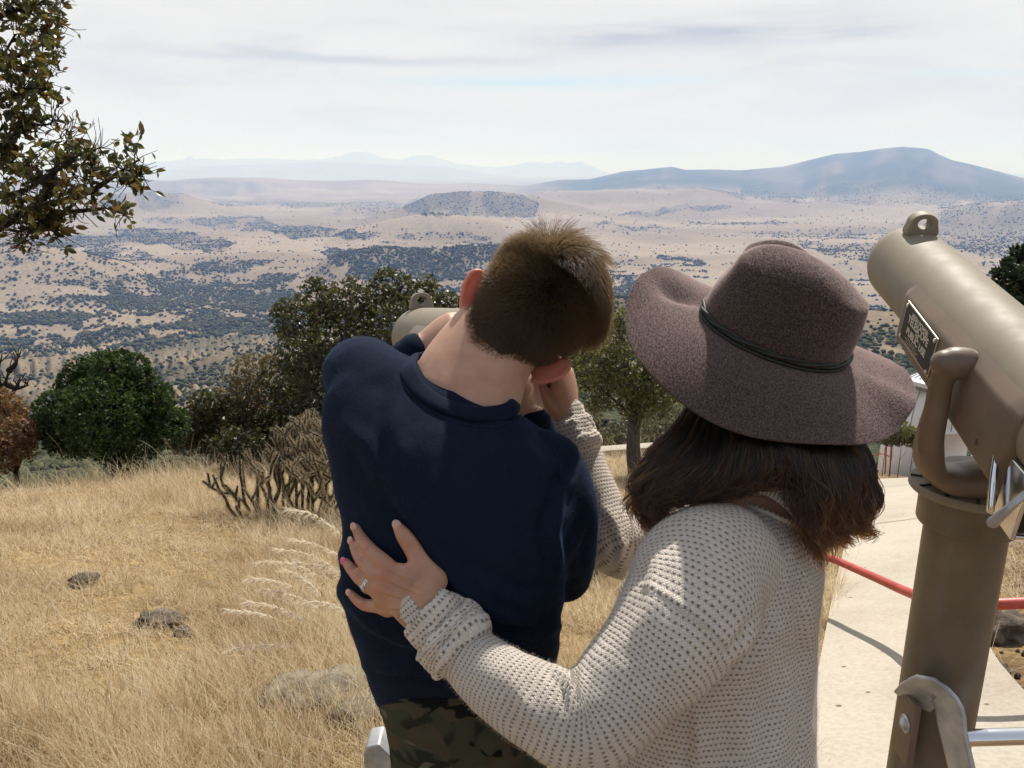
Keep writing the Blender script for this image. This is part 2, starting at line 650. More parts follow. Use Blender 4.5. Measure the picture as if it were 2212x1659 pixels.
HILLS = [  # silhouette in the picture, distance, depth in front, depth behind, roughness
    (12500, 3600, 3000, 0.34, [(1100, 412), (1150, 400), (1206, 389), (1276, 387), (1346, 370), (1386, 367), (1451, 360), (1481, 367), (1541, 366), (1601, 368), (1691, 360), (1751, 345), (1806, 332), (1861, 328), (1905, 321), (1951, 317), (2006, 322), (2031, 335), (2056, 346), (2106, 357), (2156, 370), (2212, 385), (2300, 400), (2420, 410), (2700, 420)]),
    (7600, 900, 1000, 0.22, [(1090, 440), (1156, 414), (1271, 412), (1366, 409), (1446, 412), (1501, 406), (1566, 414), (1631, 430), (1671, 427), (1716, 429), (1780, 450)]),
    (6300, 800, 900, 0.25, [(1880, 490), (1960, 468), (2030, 452), (2100, 441), (2212, 432), (2350, 428), (2500, 440)]),
    (13500, 1600, 2200, 0.3, [(-400, 396), (0, 392), (170, 393), (320, 388), (360, 390), (420, 385), (480, 383), (580, 384), (640, 389), (720, 391), (800, 388), (850, 391), (900, 396), (960, 399), (1010, 395), (1060, 399), (1106, 401), (1160, 408)]),
    (7200, 600, 700, 0.10, [(190, 446), (240, 421), (300, 414), (390, 418), (440, 432), (490, 447)]),
    (5700, 600, 600, 0.08, [(845, 458), (900, 436), (930, 421), (990, 415), (1060, 414), (1106, 417), (1160, 427), (1240, 442), (1330, 466), (1400, 480)]),
    (2450, 300, 260, 0.07, [(660, 600), (700, 565), (740, 546), (830, 534), (880, 538), (930, 540), (960, 529), (1000, 526), (1070, 533), (1150, 548), (1250, 578)]),
    (2700, 300, 300, 0.05, [(-200, 520), (0, 528), (60, 528), (110, 531), (180, 545), (260, 565)]),
    (3900, 350, 300, 0.05, [(780, 490), (860, 470), (930, 460), (1000, 466), (1080, 478)]),
    (44000, 2600, 2600, 0.03, [(-300, 372), (0, 366), (150, 368), (270, 356), (330, 350), (380, 346), (398, 344), (410, 335), (422, 344), (440, 341), (480, 345), (520, 342), (570, 341), (640, 345), (690, 344), (735, 336), (755, 328), (800, 328), (825, 340), (865, 345), (895, 335), (930, 335), (965, 347), (990, 353), (1030, 358), (1070, 361), (1110, 357), (1146, 348), (1165, 350), (1185, 353), (1205, 348), (1226, 352), (1256, 348), (1290, 364), (1325, 378)]),
    (33000, 1500, 1500, 0.03, [(330, 372), (420, 360), (520, 356), (640, 352), (700, 347), (760, 350), (860, 356), (960, 358), (1010, 368), (1060, 376)]),
]


def hfun(x, y):
    x = np.asarray(x, dtype=float); y = np.asarray(y, dtype=float)
    r = np.hypot(x, y) + 1e-6
    az_ = np.arctan2(x, y)
    # near hill: a flat standing place, then falling away ahead
    t = y - 1.05 + 0.25 * vnoise(x * 0.4, y * 0.1, 3)
    near = -0.28 * np.where(t > 0, np.sqrt(t * t + 0.04) - 0.2, 0)
    near = near + 0.05 * fbm(x * 0.7, y * 0.7, 3, 5) * ss(1.0, 3.0, y)
    crest = 14.0 + 1.2 * fbm(x * 0.12 + 4, y * 0 + 1, 2, 8)
    wl = 1 - ss(radians(-4), radians(5), az_)
    far = 1.75 - (prof(LEFT, r * 14.0 / crest) * wl + prof(RIGHT, r) * (1 - wl))
    k = ss(11.0, 15.5, r)
    z = near * (1 - k) + far * k
    # behind the viewer the hilltop stays level
    back = ss(0.3, -0.5, y / r)
    z = z * (1 - back) + (-0.02 * r**0.8 * 0.2) * back
    mid = ss(70, 250, r) * (1 - ss(1700, 2600, r)) * (1 - back)
    z = z + mid * 19 * fbm(x / 260, y / 260, 3, 21) + mid * ss(300, 700, r) * 24 * fbm(x / 420 + 3, y / 420, 3, 29)
    z = z + ss(60, 200, r) * (1 - back) * 2.2 * fbm(x / 45, y / 45, 3, 23) * (1 - ss(3000, 6000, r))
    fl = ss(1500, 2600, r) * (1 - ss(20000, 30000, r)) * (1 - back)
    z = z + fl * (52 * fbm(x / 1500, y / 620, 4, 31) + 15 * fbm(x / 360, y / 240, 3, 33))
    for D, Wf, Wb, rg, pts in HILLS:
        q = np.array([az_s(*p) for p in pts])
        H = 1.75 + np.interp(az_, q[:, 0], q[:, 1]) * D
        e = radians(3.0)
        edge = ss(q[0, 0] - e, q[0, 0], az_) * (1 - ss(q[-1, 0], q[-1, 0] + e, az_))
        dr = r - D
        g = np.where(dr < 0, np.exp(-(dr / Wf)**2), np.exp(-(dr / Wb)**2)) * edge
        rid = 1 - np.abs(fbm(az_ * D / (Wf * 0.55), r / (Wf * 1.6), 4, int(D) % 97)) * 2
        lift = (H - z) * g
        lift = lift * (1 + rg * 3.0 * (rid - 0.75) * (1 - g) * (g > 0.01))
        z = np.where(H > z, z + lift, z)
    return z


def ground_z(x, y):
    return float(hfun(np.array([x]), np.array([y]))[0])


def ground_at(px, py, rmax=4000.0):
    """Where the view ray through (px, py) meets the terrain."""
    v = FW + RT * ((px - CX) / F) + UP * ((CY - py) / F)
    t = np.geomspace(1.2, rmax, 4000)
    X = CAM.x + v.x * t; Y = CAM.y + v.y * t; Zr = CAM.z + v.z * t
    d = Zr - hfun(X, Y)
    i = int(np.argmax(d < 0)) if (d < 0).any() else len(t) - 1
    return Vector((X[i], Y[i], Zr[i]))


# ---- woodland of the valley, as outlines in the picture
def PL(pts): return [(x / 2, 292 + y / 2) for x, y in pts]
def PRt(pts): return [(1106 + x / 2, 292 + y / 2) for x, y in pts]


WOODS = [(d, PL(p)) for d, p in [
    (1.0, [(460, 405), (700, 405), (880, 440), (1050, 465), (1000, 498), (800, 500), (740, 480), (560, 470), (480, 440)]),
    (0.8, [(150, 440), (480, 425), (560, 470), (300, 495), (170, 480)]),
    (0.8, [(600, 362), (870, 352), (1130, 347), (1240, 385), (1100, 415), (950, 408), (880, 385), (640, 383)]),
    (0.9, [(1120, 392), (1480, 394), (1610, 425), (1560, 440), (1400, 432), (1240, 432)]),
    (0.8, [(1630, 432), (1850, 410), (2110, 450), (2100, 461), (1850, 446), (1640, 443)]),
    (0.8, [(1600, 460), (1760, 455), (1765, 468), (1620, 468)]),
    (0.9, [(690, 605), (830, 540), (940, 530), (1010, 550), (1180, 545), (1220, 555), (1000, 588), (870, 604)]),
    (0.55, [(370, 490), (520, 490), (640, 520), (720, 560), (600, 548), (500, 538), (390, 515)]),
    (0.85, [(250, 640), (430, 592), (600, 600), (680, 580), (720, 610), (830, 640), (1000, 604), (1300, 606), (1300, 640), (1040, 660), (1020, 680), (1260, 660), (1260, 760), (480, 760), (330, 720), (520, 690), (480, 655)]),
    (0.33, [(0, 590), (250, 560), (480, 600), (300, 660), (0, 660)]),
    (0.5, [(0, 690), (400, 684), (480, 760), (0, 760)]),
    (0.95, [(1420, 480), (1600, 475), (1900, 480), (2000, 468), (2300, 475), (2300, 650), (1420, 625), (1400, 540)]),
    (0.8, [(1730, 310), (1850, 255), (2000, 243), (2212, 248), (2330, 290), (2300, 360), (1950, 350), (1800, 340)]),
    (0.75, [(470, 260), (620, 245), (780, 260), (780, 300), (640, 330), (480, 300)]),
    (0.6, [(860, 272), (1180, 268), (1480, 297), (1480, 314), (1000, 300)]),
    (0.45, [(1480, 290), (1730, 290), (1700, 345), (1450, 340)]),
    (0.45, [(0, 440), (150, 440), (170, 550), (0, 560)]),
    (0.5, [(-300, 430), (0, 440), (0, 560), (-300, 760)]),
    (0.6, [(-600, 196), (0, 192), (300, 186), (700, 195), (1200, 205), (1250, 232), (900, 258), (300, 248), (0, 245), (-600, 245)]),
    (0.6, [(690, 225), (800, 197), (900, 200), (1100, 215), (1200, 240), (1000, 260), (700, 250)]),
]] + [(d, PRt(p)) for d, p in [
    (0.9, [(470, 347), (720, 307), (900, 307), (1000, 316), (700, 340), (520, 355)]),
    (0.6, [(360, 367), (480, 380), (700, 410), (690, 418), (380, 387)]),
    (0.7, [(750, 378), (1200, 372), (1200, 382), (800, 385)]),
    (0.35, [(1000, 410), (2400, 400), (2400, 450), (1380, 452), (1100, 425)]),
    (0.45, [(1200, 452), (1550, 480), (1550, 560), (1400, 540), (1250, 470)]),
    (0.9, [(650, 532), (810, 540), (800, 556), (680, 550)]),
    (0.85, [(480, 600), (620, 590), (700, 620), (760, 700), (700, 900), (300, 900), (400, 640)]),
    (0.4, [(100, 380), (200, 385), (180, 410), (60, 405)]),
    (0.6, [(1840, 292), (2400, 270), (2400, 400), (1850, 400)]),
    (0.5, [(1800, 440), (2400, 430), (2400, 560), (1850, 490)]),
    (0.55, [(200, 212), (340, 195), (690, 142), (1180, 142), (1690, 55), (1850, 90), (2400, 190), (2400, 300), (1700, 300), (1300, 300), (1000, 280), (800, 230), (400, 230)]),
]]


def in_poly(x, y, poly):
    c = np.zeros(x.shape, bool); n = len(poly)
    for i in range(n):
        (x1, y1), (x2, y2) = poly[i], poly[(i + 1) % n]
        if y1 == y2: continue
        k = ((y1 > y) != (y2 > y)) & (x < (x2 - x1) * (y - y1) / (y2 - y1) + x1)
        c ^= k
    return c


def wood_density(px, py, wx, wy):
    """0..1 share of the ground that trees cover, for points seen at (px, py), standing at (wx, wy)."""
    r = np.hypot(wx, wy)
    s = 0.012 * np.maximum(py - 330, 20)
    q = r * .03 + 30
    jx = px + s * 26 * fbm(wx / q, wy / q, 4, 51, 0.65)
    jy = py + s * 5.5 * fbm(wx / q, wy / q, 4, 57, 0.65)
    patch = np.clip(0.85 + 1.5 * fbm(wx / (q * .6), wy / (q * .5), 3, 59, 0.6), 0.2, 1)
    d = np.zeros(px.shape)
    for v, poly in WOODS:
        d = np.maximum(d, v * in_poly(jx, jy, poly))
    d = np.where(d > 0, d * np.maximum(patch, np.where(d > 0.85, 0.45, 0)), d)
    n = fbm(wx / 90, wy / 60, 4, 61)
    n2 = fbm(wx / 26, wy / 26, 3, 67)
    slope = ss(655, 700, py)
    d_sl = np.clip(0.50 + 1.4 * n + 0.7 * n2, 0.05, 0.95)
    bare = np.maximum(in_poly(jx, jy, [(190, 715), (250, 690), (255, 670), (320, 665), (350, 680), (290, 700), (220, 722), (80, 740), (70, 725)]),
                      in_poly(jx, jy, [(0, 640), (150, 632), (250, 626), (250, 640), (0, 652)]))
    d = np.where(py > 655, np.maximum(d * (1 - slope), d_sl * slope), d)
    off = (px < -260) | (px > 2440)
    d = np.where(off, np.maximum(d, np.clip(.25 + 1.5 * fbm(wx / 420, wy / 200, 4, 63), .02, .9)), d)
    d = np.maximum(d, np.where(py > 560, 0.24, 0.09) * ss(.06, .32, n) + .005)
    return np.where(bare, 0.03, d)


AZN = np.concatenate([np.radians(np.arange(-180, -72, 3.0)), np.radians(np.linspace(-72, -44, 60, endpoint=False)),
                      np.radians(np.linspace(-44, 44, 760, endpoint=False)), np.radians(np.linspace(44, 72, 60, endpoint=False)),
                      np.radians(np.arange(72, 180, 3.0))])
RAD = np.concatenate([np.geomspace(0.25, 14, 130, endpoint=False), np.geomspace(14, 1500, 190, endpoint=False),
                      np.geomspace(1500, 18000, 260, endpoint=False), np.geomspace(18000, 90000, 70)])
GA, GR = np.meshgrid(AZN, RAD)
GX, GY = GR * np.sin(GA), GR * np.cos(GA)
GZ = hfun(GX, GY)
na, nr = len(AZN), len(RAD)
GV = np.stack([GX, GY, GZ], 2).reshape(-1, 3)
i, j = np.meshgrid(np.arange(nr - 1), np.arange(na), indexing='ij')
k = (j + 1) % na
gf = np.stack([i * na + j, i * na + k, (i + 1) * na + k, (i + 1) * na + j], 2).reshape(-1, 4)[:, ::-1]
gpx, gpy, gd = proj_np(GV)
front = gd > 0.5
dens = np.where(front, wood_density(gpx, gpy, GV[:, 0], GV[:, 1]), 0.3)
rr = np.hypot(GV[:, 0], GV[:, 1])


def lerp(a, b, t): return np.asarray(a) * (1 - t[:, None]) + np.asarray(b) * t[:, None]


nb = fbm(GV[:, 0] / 900, GV[:, 1] / 500, 4, 71)
n_s = fbm(GV[:, 0] / 120, GV[:, 1] / 80, 4, 73)
straw = lerp((0.225, 0.178, 0.128), (0.305, 0.248, 0.186), np.clip(0.5 + 1.2 * nb, 0, 1))
slope_c = lerp((0.125, 0.098, 0.066), (0.25, 0.195, 0.13), np.clip(0.45 + 1.6 * n_s, 0, 1))
c = lerp((0.36, 0.265, 0.145), (0, 0, 0), rr * 0)
dirt = ss(radians(24), radians(27), np.arctan2(GV[:, 0], GV[:, 1]))[:, None] * (np.clip(.75 + 1.2 * fbm(GV[:, 0] * 1.5, GV[:, 1] * 1.5, 3, 77), .25, 1))[:, None]
c = c * (1 - dirt) + np.array((0.19, 0.135, 0.09)) * dirt
c = c * (1 - ss(14, 60, rr))[:, None] + slope_c * ss(14, 60, rr)[:, None]
kf = ss(1300, 2300, rr)[:, None]
c = c * (1 - kf) + straw * kf
scrub = lerp((0.085, 0.085, 0.06), (0.12, 0.105, 0.07), np.clip(0.5 + n_s, 0, 1))
dk = (np.clip(dens * 1.25 - 0.1, 0, 0.95) * ss(120, 700, rr))[:, None]
c = c * (1 - dk * 0.85) + scrub * dk * 0.85
mt = (np.where(gpx > 1600, ss(7700, 8600, rr), ss(8800, 9800, rr)) * (1 - ss(20000, 24000, rr)) * ss(-352, -310, GV[:, 2] + 30 * n_s + 30 * nb) * np.clip(0.80 + 0.5 * nb + .9 * fbm(np.arctan2(GV[:, 0], GV[:, 1]) * 42, rr / 2600, 4, 79), 0.35, 0.97) * ss(1080, 1200, np.where(front, gpx, 0)))[:, None]
c = c * (1 - mt) + np.array((0.06, 0.07, 0.05)) * mt

gm, nt, b = mat('dry_hillside', rough=0.95, spec=0.05)
at = nd(nt, 'Attribute', {'attribute_name': 'earth'}).outputs['Color']
oc = objco(nt)
dist = nd(nt, 'VectorMath', {'operation': 'LENGTH'}, i0=oc).outputs['Value']
nearm = nd(nt, 'MapRange', Value=dist, From_Min=18.0, From_Max=60.0, To_Min=1.0, To_Max=0.0).outputs[0]
fine = ramp(nt, nz(nt, 9.0, 6, 0.7), [(0.3, (0.42, 0.40, 0.37)), (0.5, (0.85, 0.84, 0.82)), (0.72, (1.35, 1.3, 1.2))])
fine2 = ramp(nt, nz(nt, 60.0, 4, 0.7), [(0.3, (0.6, 0.58, 0.55)), (0.6, (1.1, 1.08, 1.03))])
mid_ = ramp(nt, nz(nt, 0.11, 6, 0.65), [(0.32, (0.72, 0.7, 0.68)), (0.65, (1.18, 1.16, 1.13))])
c1 = mix(nt, nearm, at, mix(nt, 1.0, mix(nt, 1.0, at, fine, 'MULTIPLY'), fine2, 'MULTIPLY'))
lk(nt, mix(nt, 1.0, c1, mid_, 'MULTIPLY'), b.inputs['Base Color'])
bump(nt, b, nz(nt, 24.0, 6, 0.7), 0.6, 0.05)
ground = mk('ground', GV, gf, gm)
ca = ground.data.color_attributes.new('earth', 'FLOAT_COLOR', 'POINT')
ca.data.foreach_set('color', np.concatenate([c, np.ones((len(c), 1))], 1).astype(np.float32).ravel())
tag(ground, 'golden dry hillside falling away to a wide tan valley with far blue mountains', kind='structure')

# ---- trees of the valley: one mass
icoV = []
bm = bmesh.new(); bmesh.ops.create_icosphere(bm, subdivisions=1, radius=1.0)
ico1 = np.array([tuple(v.co) for v in bm.verts]); ico1f = np.array([[v.index for v in f.verts] for f in bm.faces]); bm.free()
bm = bmesh.new(); bmesh.ops.create_icosphere(bm, subdivisions=2, radius=1.0)
ico2 = np.array([tuple(v.co) for v in bm.verts]); ico2f = np.array([[v.index for v in f.verts] for f in bm.faces]); bm.free()

NC = 850000
ta = NR.uniform(radians(-52), radians(50), NC)
us = NR.uniform(1 / 9000.0, 1 / 230.0, NC)
lo = NR.random(NC) < 0.45
us = np.where(lo, NR.uniform(1 / 9000.0, 1 / 1500.0, NC), us)
tr = 1 / us
tx, ty = tr * np.sin(ta), tr * np.cos(ta)
tz = hfun(tx, ty)
tpx, tpy, td = proj_np(np.stack([tx, ty, tz], 1))
dn = wood_density(tpx, tpy, tx, ty)
keep = (NR.random(NC) < dn * np.where(tr > 1500, 0.7, 0.36)) & (tpx > -1600) & (tpx < 3700)
tx, ty, tz, tr, tpx, tpy, dn = [q[keep] for q in (tx, ty, tz, tr, tpx, tpy, dn)]
hz = np.where(tr > 1500, NR.uniform(2.2, 6.0, len(tr)), NR.uniform(1.1, 3.6, len(tr))) * (1 + 0.00006 * tr)


def crowns(x, y, z, h, base, bf):
    n, kv = len(x), len(base)
    s = NR.uniform(0.62, 1.25, (n, kv, 1))
    wv = NR.uniform(0.55, 0.9, (n, 1))
    B = base[None] * s
    V = np.stack([B[:, :, 0] * (h[:, None] * wv), B[:, :, 1] * (h[:, None] * wv), B[:, :, 2] * h[:, None] * 0.55 + h[:, None] * 0.4], 2)
    V += np.stack([x, y, z], 1)[:, None]
    Fc = bf[None] + (np.arange(n) * kv)[:, None, None]
    return V.reshape(-1, 3), Fc.reshape(-1, 3)


order = np.argsort(tr)
near_ix = order[:260]
far_ix = order[260:]
wm, nt, b = mat('scrub_foliage', rough=0.9, spec=0.05)
geo = nt.nodes.new('ShaderNodeNewGeometry')
rc = ramp(nt, geo.outputs['Random Per Island'], [(0.0, (0.032, 0.038, 0.022)), (0.45, (0.055, 0.06, 0.032)), (0.8, (0.075, 0.075, 0.04)), (1.0, (0.11, 0.09, 0.05))])
lk(nt, mix(nt, 1.0, rc, ramp(nt, nz(nt, 1.3, 5, 0.7), [(0.3, (0.5, 0.5, 0.5)), (0.7, (1.5, 1.5, 1.4))]), 'MULTIPLY'), b.inputs['Base Color'])
m1 = tr[far_ix] < 2200
a1, a2 = far_ix[m1], far_ix[~m1]
V1, F1 = crowns(tx[a1], ty[a1], tz[a1], hz[a1], ico2, ico2f)
V2, F2 = crowns(tx[a2], ty[a2], tz[a2], hz[a2], ico1, ico1f)
woods = mk('woodland', np.concatenate([V1, V2]), np.concatenate([F1, F2 + len(V1)]), wm, smooth=False)
tag(woods, 'dark scattered woodland over the tan valley floor and lower slopes', kind='stuff')
print('woodland trees', len(far_ix), tr[order[260]])


def leafy_shrub(seed, nl=900):
    """A rounded shrub of many small leaf faces, 1 m tall."""
    g = np.random.default_rng(seed)
    lob = np.stack([g.normal(0, .26, 9), g.normal(0, .26, 9), g.uniform(.3, .8, 9)], 1)
    lr = g.uniform(.18, .34, 9)
    k = g.integers(0, 9, nl)
    d = g.normal(0, 1, (nl, 3)); d /= np.linalg.norm(d, axis=1)[:, None]
    Pn = lob[k] + d * (lr[k] * g.uniform(.55, 1.05, nl))[:, None]
    Pn[:, 2] = np.abs(Pn[:, 2])
    return leaf_quads(Pn, 0.085, g)


def leaf_quads(Pn, size, g, up=None):
    n = len(Pn)
    a = g.normal(0, 1, (n, 3)); a /= np.linalg.norm(a, axis=1)[:, None]
    b_ = g.normal(0, 1, (n, 3)); b_ -= a * (a * b_).sum(1)[:, None]; b_ /= np.linalg.norm(b_, axis=1)[:, None]
    s = (size * g.uniform(.6, 1.3, n))[:, None]
    V = np.stack([Pn - a * s, Pn - b_ * s * .5, Pn + a * s, Pn + b_ * s * .5], 1).reshape(-1, 3)
    return V, np.arange(n * 4).reshape(-1, 4)


fm_cache = {}


def foliage_mat(name, cols, transl=0.35, rough=0.6, spec=0.25):
    m, nt, b = mat(name, rough=rough, spec=spec)
    geo = nt.nodes.new('ShaderNodeNewGeometry')
    n = len(cols)
    c = ramp(nt, geo.outputs['Random Per Island'], [(i / (n - 1), q) for i, q in enumerate(cols)])
    lk(nt, c, b.inputs['Base Color'])
    tl = nd(nt, 'BsdfTranslucent'); lk(nt, mix(nt, 1.0, c, (1.5, 1.5, 0.9), 'MULTIPLY'), tl.inputs[0])
    mx = nd(nt, 'MixShader', i0=transl)
    lk(nt, b.outputs[0], mx.inputs[1]); lk(nt, tl.outputs[0], mx.inputs[2])
    lk(nt, mx.outputs[0], nt.nodes['Material Output'].inputs[0])
    return m


slope_leaf = foliage_mat('slope_shrub_leaves', [(0.03, 0.036, 0.02), (0.055, 0.058, 0.03), (0.09, 0.075, 0.04)], 0.2)
shrub_me = []
for sidx in range(5):
    V, Fq = leafy_shrub(100 + sidx)
    o = mk('slope_shrub', V, Fq, slope_leaf)
    shrub_me.append(o.data)
    bpy.data.objects.remove(o)
for q, ix in enumerate(near_ix):
    o = bpy.data.objects.new('slope_shrub', shrub_me[q % 5])
    COL.objects.link(o)
    o.location = (tx[ix], ty[ix], tz[ix] - 0.1)
    s = hz[ix] * 1.15
    o.scale = (s * R.uniform(.9, 1.3), s * R.uniform(.9, 1.3), s)
    o.rotation_euler = (0, 0, R.uniform(0, 6.28))
    tag(o, 'small dark rounded shrub dotting the brown slope below the crest', 'shrub', 'shrubs dotting the slopes below the crest')

# ---- the air
hm = bpy.data.materials.new('haze'); hm.use_nodes = True
nt = hm.node_tree; nt.nodes.clear()
ou = nt.nodes.new('ShaderNodeOutputMaterial')
pv = nt.nodes.new('ShaderNodeVolumePrincipled')
pv.inputs['Color'].default_value = (0.32, 0.51, 1.0, 1)
pv.inputs['Absorption Color'].default_value = (0.90, 0.94, 1, 1)
pv.inputs['Density'].default_value = 8.8e-5
pv.inputs['Anisotropy'].default_value = 0.0
nt.links.new(pv.outputs[0], ou.inputs['Volume'])
hm.cycles.homogeneous_volume = True
zl = float(GZ.min()) - 1.0
zt = max(float(GZ.max()), 12.0) + 15.0
bx = 95000.0
hv, hf = box((0, 0, (zl + zt) / 2), 2 * bx, 2 * bx, zt - zl)
hz_o = mk('haze', hv, hf, hm, smooth=False)
tag(hz_o, 'pale blue haze filling the air over the whole valley', kind='stuff')
# ================================================================== coin telescopes
def paint(name, base, rough, spec=0.4, dirt=0.25, bmp=0.12):
    m, nt, b = mat(name, base, rough, spec=spec)
    n = nz(nt, 14, 6, 0.65)
    dk_ = tuple(x * (1 - dirt) for x in base); lt = tuple(min(1, x * (1 + dirt * .5)) for x in base)
    lk(nt, ramp(nt, n, [(0.3, dk_), (0.6, base), (0.8, lt)]), b.inputs['Base Color'])
    lk(nt, ramp(nt, nz(nt, 30, 3), [(0.3, (rough * .93,) * 3), (0.7, (min(1, rough * 1.08),) * 3)]), b.inputs['Roughness'])
    bump(nt, b, nz(nt, 420, 3), bmp * .4, 0.001)
    return m


tan_paint = paint('tan_paint', (0.25, 0.21, 0.15), 0.6, spec=0.3, dirt=.15)
brown_paint = paint('brown_paint', (0.155, 0.12, 0.085), 0.34, spec=0.5, bmp=0.05)
cast_paint = paint('cast_brown_paint', (0.19, 0.135, 0.095), 0.42)
steel, nt, b = mat('galvanised_steel', (0.52, 0.52, 0.52), 0.5, 0.75)
lk(nt, ramp(nt, nz(nt, 25, 5), [(0.3, (0.36, 0.36, 0.37)), (0.7, (0.6, 0.6, 0.6))]), b.inputs['Base Color'])
chrome, nt, b = mat('chrome', (0.8, 0.8, 0.82), 0.14, 1.0)
black_plate, nt, b = mat('black_enamel', (0.02, 0.018, 0.016), 0.45, 0.0)
plate_dark, nt, b = mat('plate_enamel', (0.032, 0.026, 0.022), 0.5)
plate_letter, nt, b = mat('raised_letters', (0.62, 0.55, 0.44), 0.6)
plate_metal, nt, b = mat('plate_metal', (0.5, 0.43, 0.33), 0.45, 0.5)
glassy, nt, b = mat('lens_glass', (0.02, 0.02, 0.03), 0.08, spec=0.8)
rubber, nt, b = mat('black_rubber', (0.025, 0.025, 0.025), 0.7)


def poly_prism(pts, x0, x1, axis='x'):
    n = len(pts)
    V = [(x0, a, b_) for a, b_ in pts] + [(x1, a, b_) for a, b_ in pts]
    fs = [tuple(range(n)), tuple(range(2 * n - 1, n - 1, -1))] + [(i, (i + 1) % n, (i + 1) % n + n, i + n) for i in range(n)]
    return np.array(V), fs


def make_telescope(loc, rz, tilt, label):
    root = empty('coin_telescope', loc, label, 'telescope', 'coin operated viewing telescopes', rz=rz, org=(0, 0, 0))
    kw = dict(parent=root, local=True)
    ZF = 1.254
    # pedestal
    V, f = lathe([(0.0, 0.0), (0.17, 0.0), (0.17, 0.014), (0.075, 0.02), (0.0625, 0.03), (0.0625, ZF - 0.05)], 56)
    mk('post', V, f, brown_paint, sharp=40, **kw)
    V, f = lathe([(0.0632, ZF - 0.068), (0.074, ZF - 0.066), (0.076, ZF - 0.062), (0.076, ZF - 0.012), (0.0632, ZF - 0.0102)], 56)
    mk('collar', V, f, brown_paint, sharp=40, **kw)
    V, f = lathe([(0.0, ZF - 0.01), (0.091, ZF - 0.01), (0.094, ZF - 0.006), (0.094, ZF + 0.0), (0.091, ZF + 0.004), (0.02, ZF + 0.005), (0.0, ZF + 0.005)], 64)
    fl = mk('flange', V, f, tan_paint, sharp=40, **kw)
    sl = []
    for k in range(12):
        a = 2 * pi * k / 12 + .2
        sl.append(box((0.082 * cos(a), 0.082 * sin(a), ZF + 0.0055), 0.018, 0.0035, 0.003, Matrix.Rotation(a, 3, 'Z')))
    V, f = join(sl)
    mk('scale_engraving', V, f, black_plate, fl, smooth=False, local=True)
    # yoke
    S0 = -0.082
    Zp = ZF + 0.223
    V, f = lathe([(0.0, ZF + 0.0045), (0.068, ZF + 0.0045), (0.07, ZF + 0.01), (0.066, ZF + 0.026), (0.05, ZF + 0.034), (0.0, ZF + 0.036)], 40)
    yk = [(V, f)]
    for sg in (-1, 1):
        pts = [(0, S0 * .3, ZF + .02), (sg * .05, S0 * .4, ZF + .022), (sg * .084, S0 * .45, ZF + .042), (sg * .098, S0 * .6, ZF + .09), (sg * .102, S0 * .8, ZF + .15), (sg * .103, S0 * .92, ZF + .2), (sg * .101, S0, ZF + .218)]
        yk.append(tube(pts, [(.03, .040), (.024, .039), (.016, .035), (.0135, .027), (.0125, .020), (.0125, .017), (.0135, .0165)], 40, 20, up=(0, 0, 1), ex=2.6)[:2])
        yk.append(tube([(sg * .080, S0, Zp), (sg * .102, S0, Zp), (sg * .109, S0, Zp)], [.0235, .0225, .019], 8, 28)[:2])
        # raised rib down the arm
        yk.append(tube([(p[0] + sg * .013, p[1], p[2]) for p in pts[2:]], [.005, .006, .006, .006, .006], 30, 10)[:2])
    V, f = fuse(yk, 0.0035, 5)
    mk('yoke', V, f, cast_paint, **kw)
    # head: local y is the sight axis
    Mh = Matrix.Translation((0, 0, Zp)) @ Matrix.Rotation(tilt, 4, 'X')
    T = lambda V: xf(V, Mh)
    rot = Matrix.Rotation(-pi / 2, 4, 'X')          # z -> y
    r = 0.0745
    pr = [(0.0, -.30), (.05, -.30), (.068, -.295), (.0735, -.285), (r, -.27)] + [(r, s) for s in (-.1, .1, .3, .392)]
    pr += [(r * cos(a) ** .9, .392 + .072 * sin(a)) for a in np.linspace(.12, 1.02, 10)] + [(.034, .452), (0, .45)]
    V, f = lathe(pr, 72)
    V[:, 1], V[:, 2] = V[:, 2].copy(), -V[:, 1].copy()
    mk('tube_body', T(V), f, tan_paint, sharp=50, **kw)
    V, f = lathe([(0, .4525), (.033, .4525), (.033, .454), (0, .456)], 32)
    V[:, 1], V[:, 2] = V[:, 2].copy(), -V[:, 1].copy()
    mk('front_lens', T(V), f, glassy, **kw)
    # housing under the tube
    secs = [(.200, .044, -.03, -.05, .070), (.178, .047, -.062, -.085, .0795), (.05, .047, -.07, -.098, .081), (-.10, .047, -.078, -.118, .081), (-.215, .047, -.085, -.134, .081), (-.245, .044, -.02, -.06, .078)]
    V, f = [], []
    for s, ht, hb, hl, wx in secs:
        ring = [(-.056, ht), (-wx, ht - .024), (-wx, hb), (-.044, hl), (.044, hl), (wx, hb), (wx, ht - .024), (.056, ht)]
        V += [(x, s, h) for x, h in ring]
    n = 8
    for i in range(len(secs) - 1):
        for j in range(n):
            f.append((i * n + j, i * n + (j + 1) % n, (i + 1) * n + (j + 1) % n, (i + 1) * n + j))
    f += [tuple(range(n - 1, -1, -1)), tuple(range((len(secs) - 1) * n, len(secs) * n))]
    V, f = bevel_mesh(V, f, .0055, 3)
    hs = mk('housing', T(V), f, cast_paint, sharp=50, **kw)
    V, f = lathe([(0, 0), (.004, 0), (.004, .002), (0, .003)], 14)
    for s, h in ((-.17, -.06), (.13, -.045)):
        mk('rivet', T(xf(V, Matrix.Translation((-.0812, s, h)) @ Matrix.Rotation(-pi / 2, 4, 'Y'))), f, cast_paint, hs, local=True)
    # sighting loop on top of the front end
    m_ = 40
    hole = [(.0115 * cos(2 * pi * k / m_), .030 + .0125 * sin(2 * pi * k / m_)) for k in range(m_)]
    outer = []
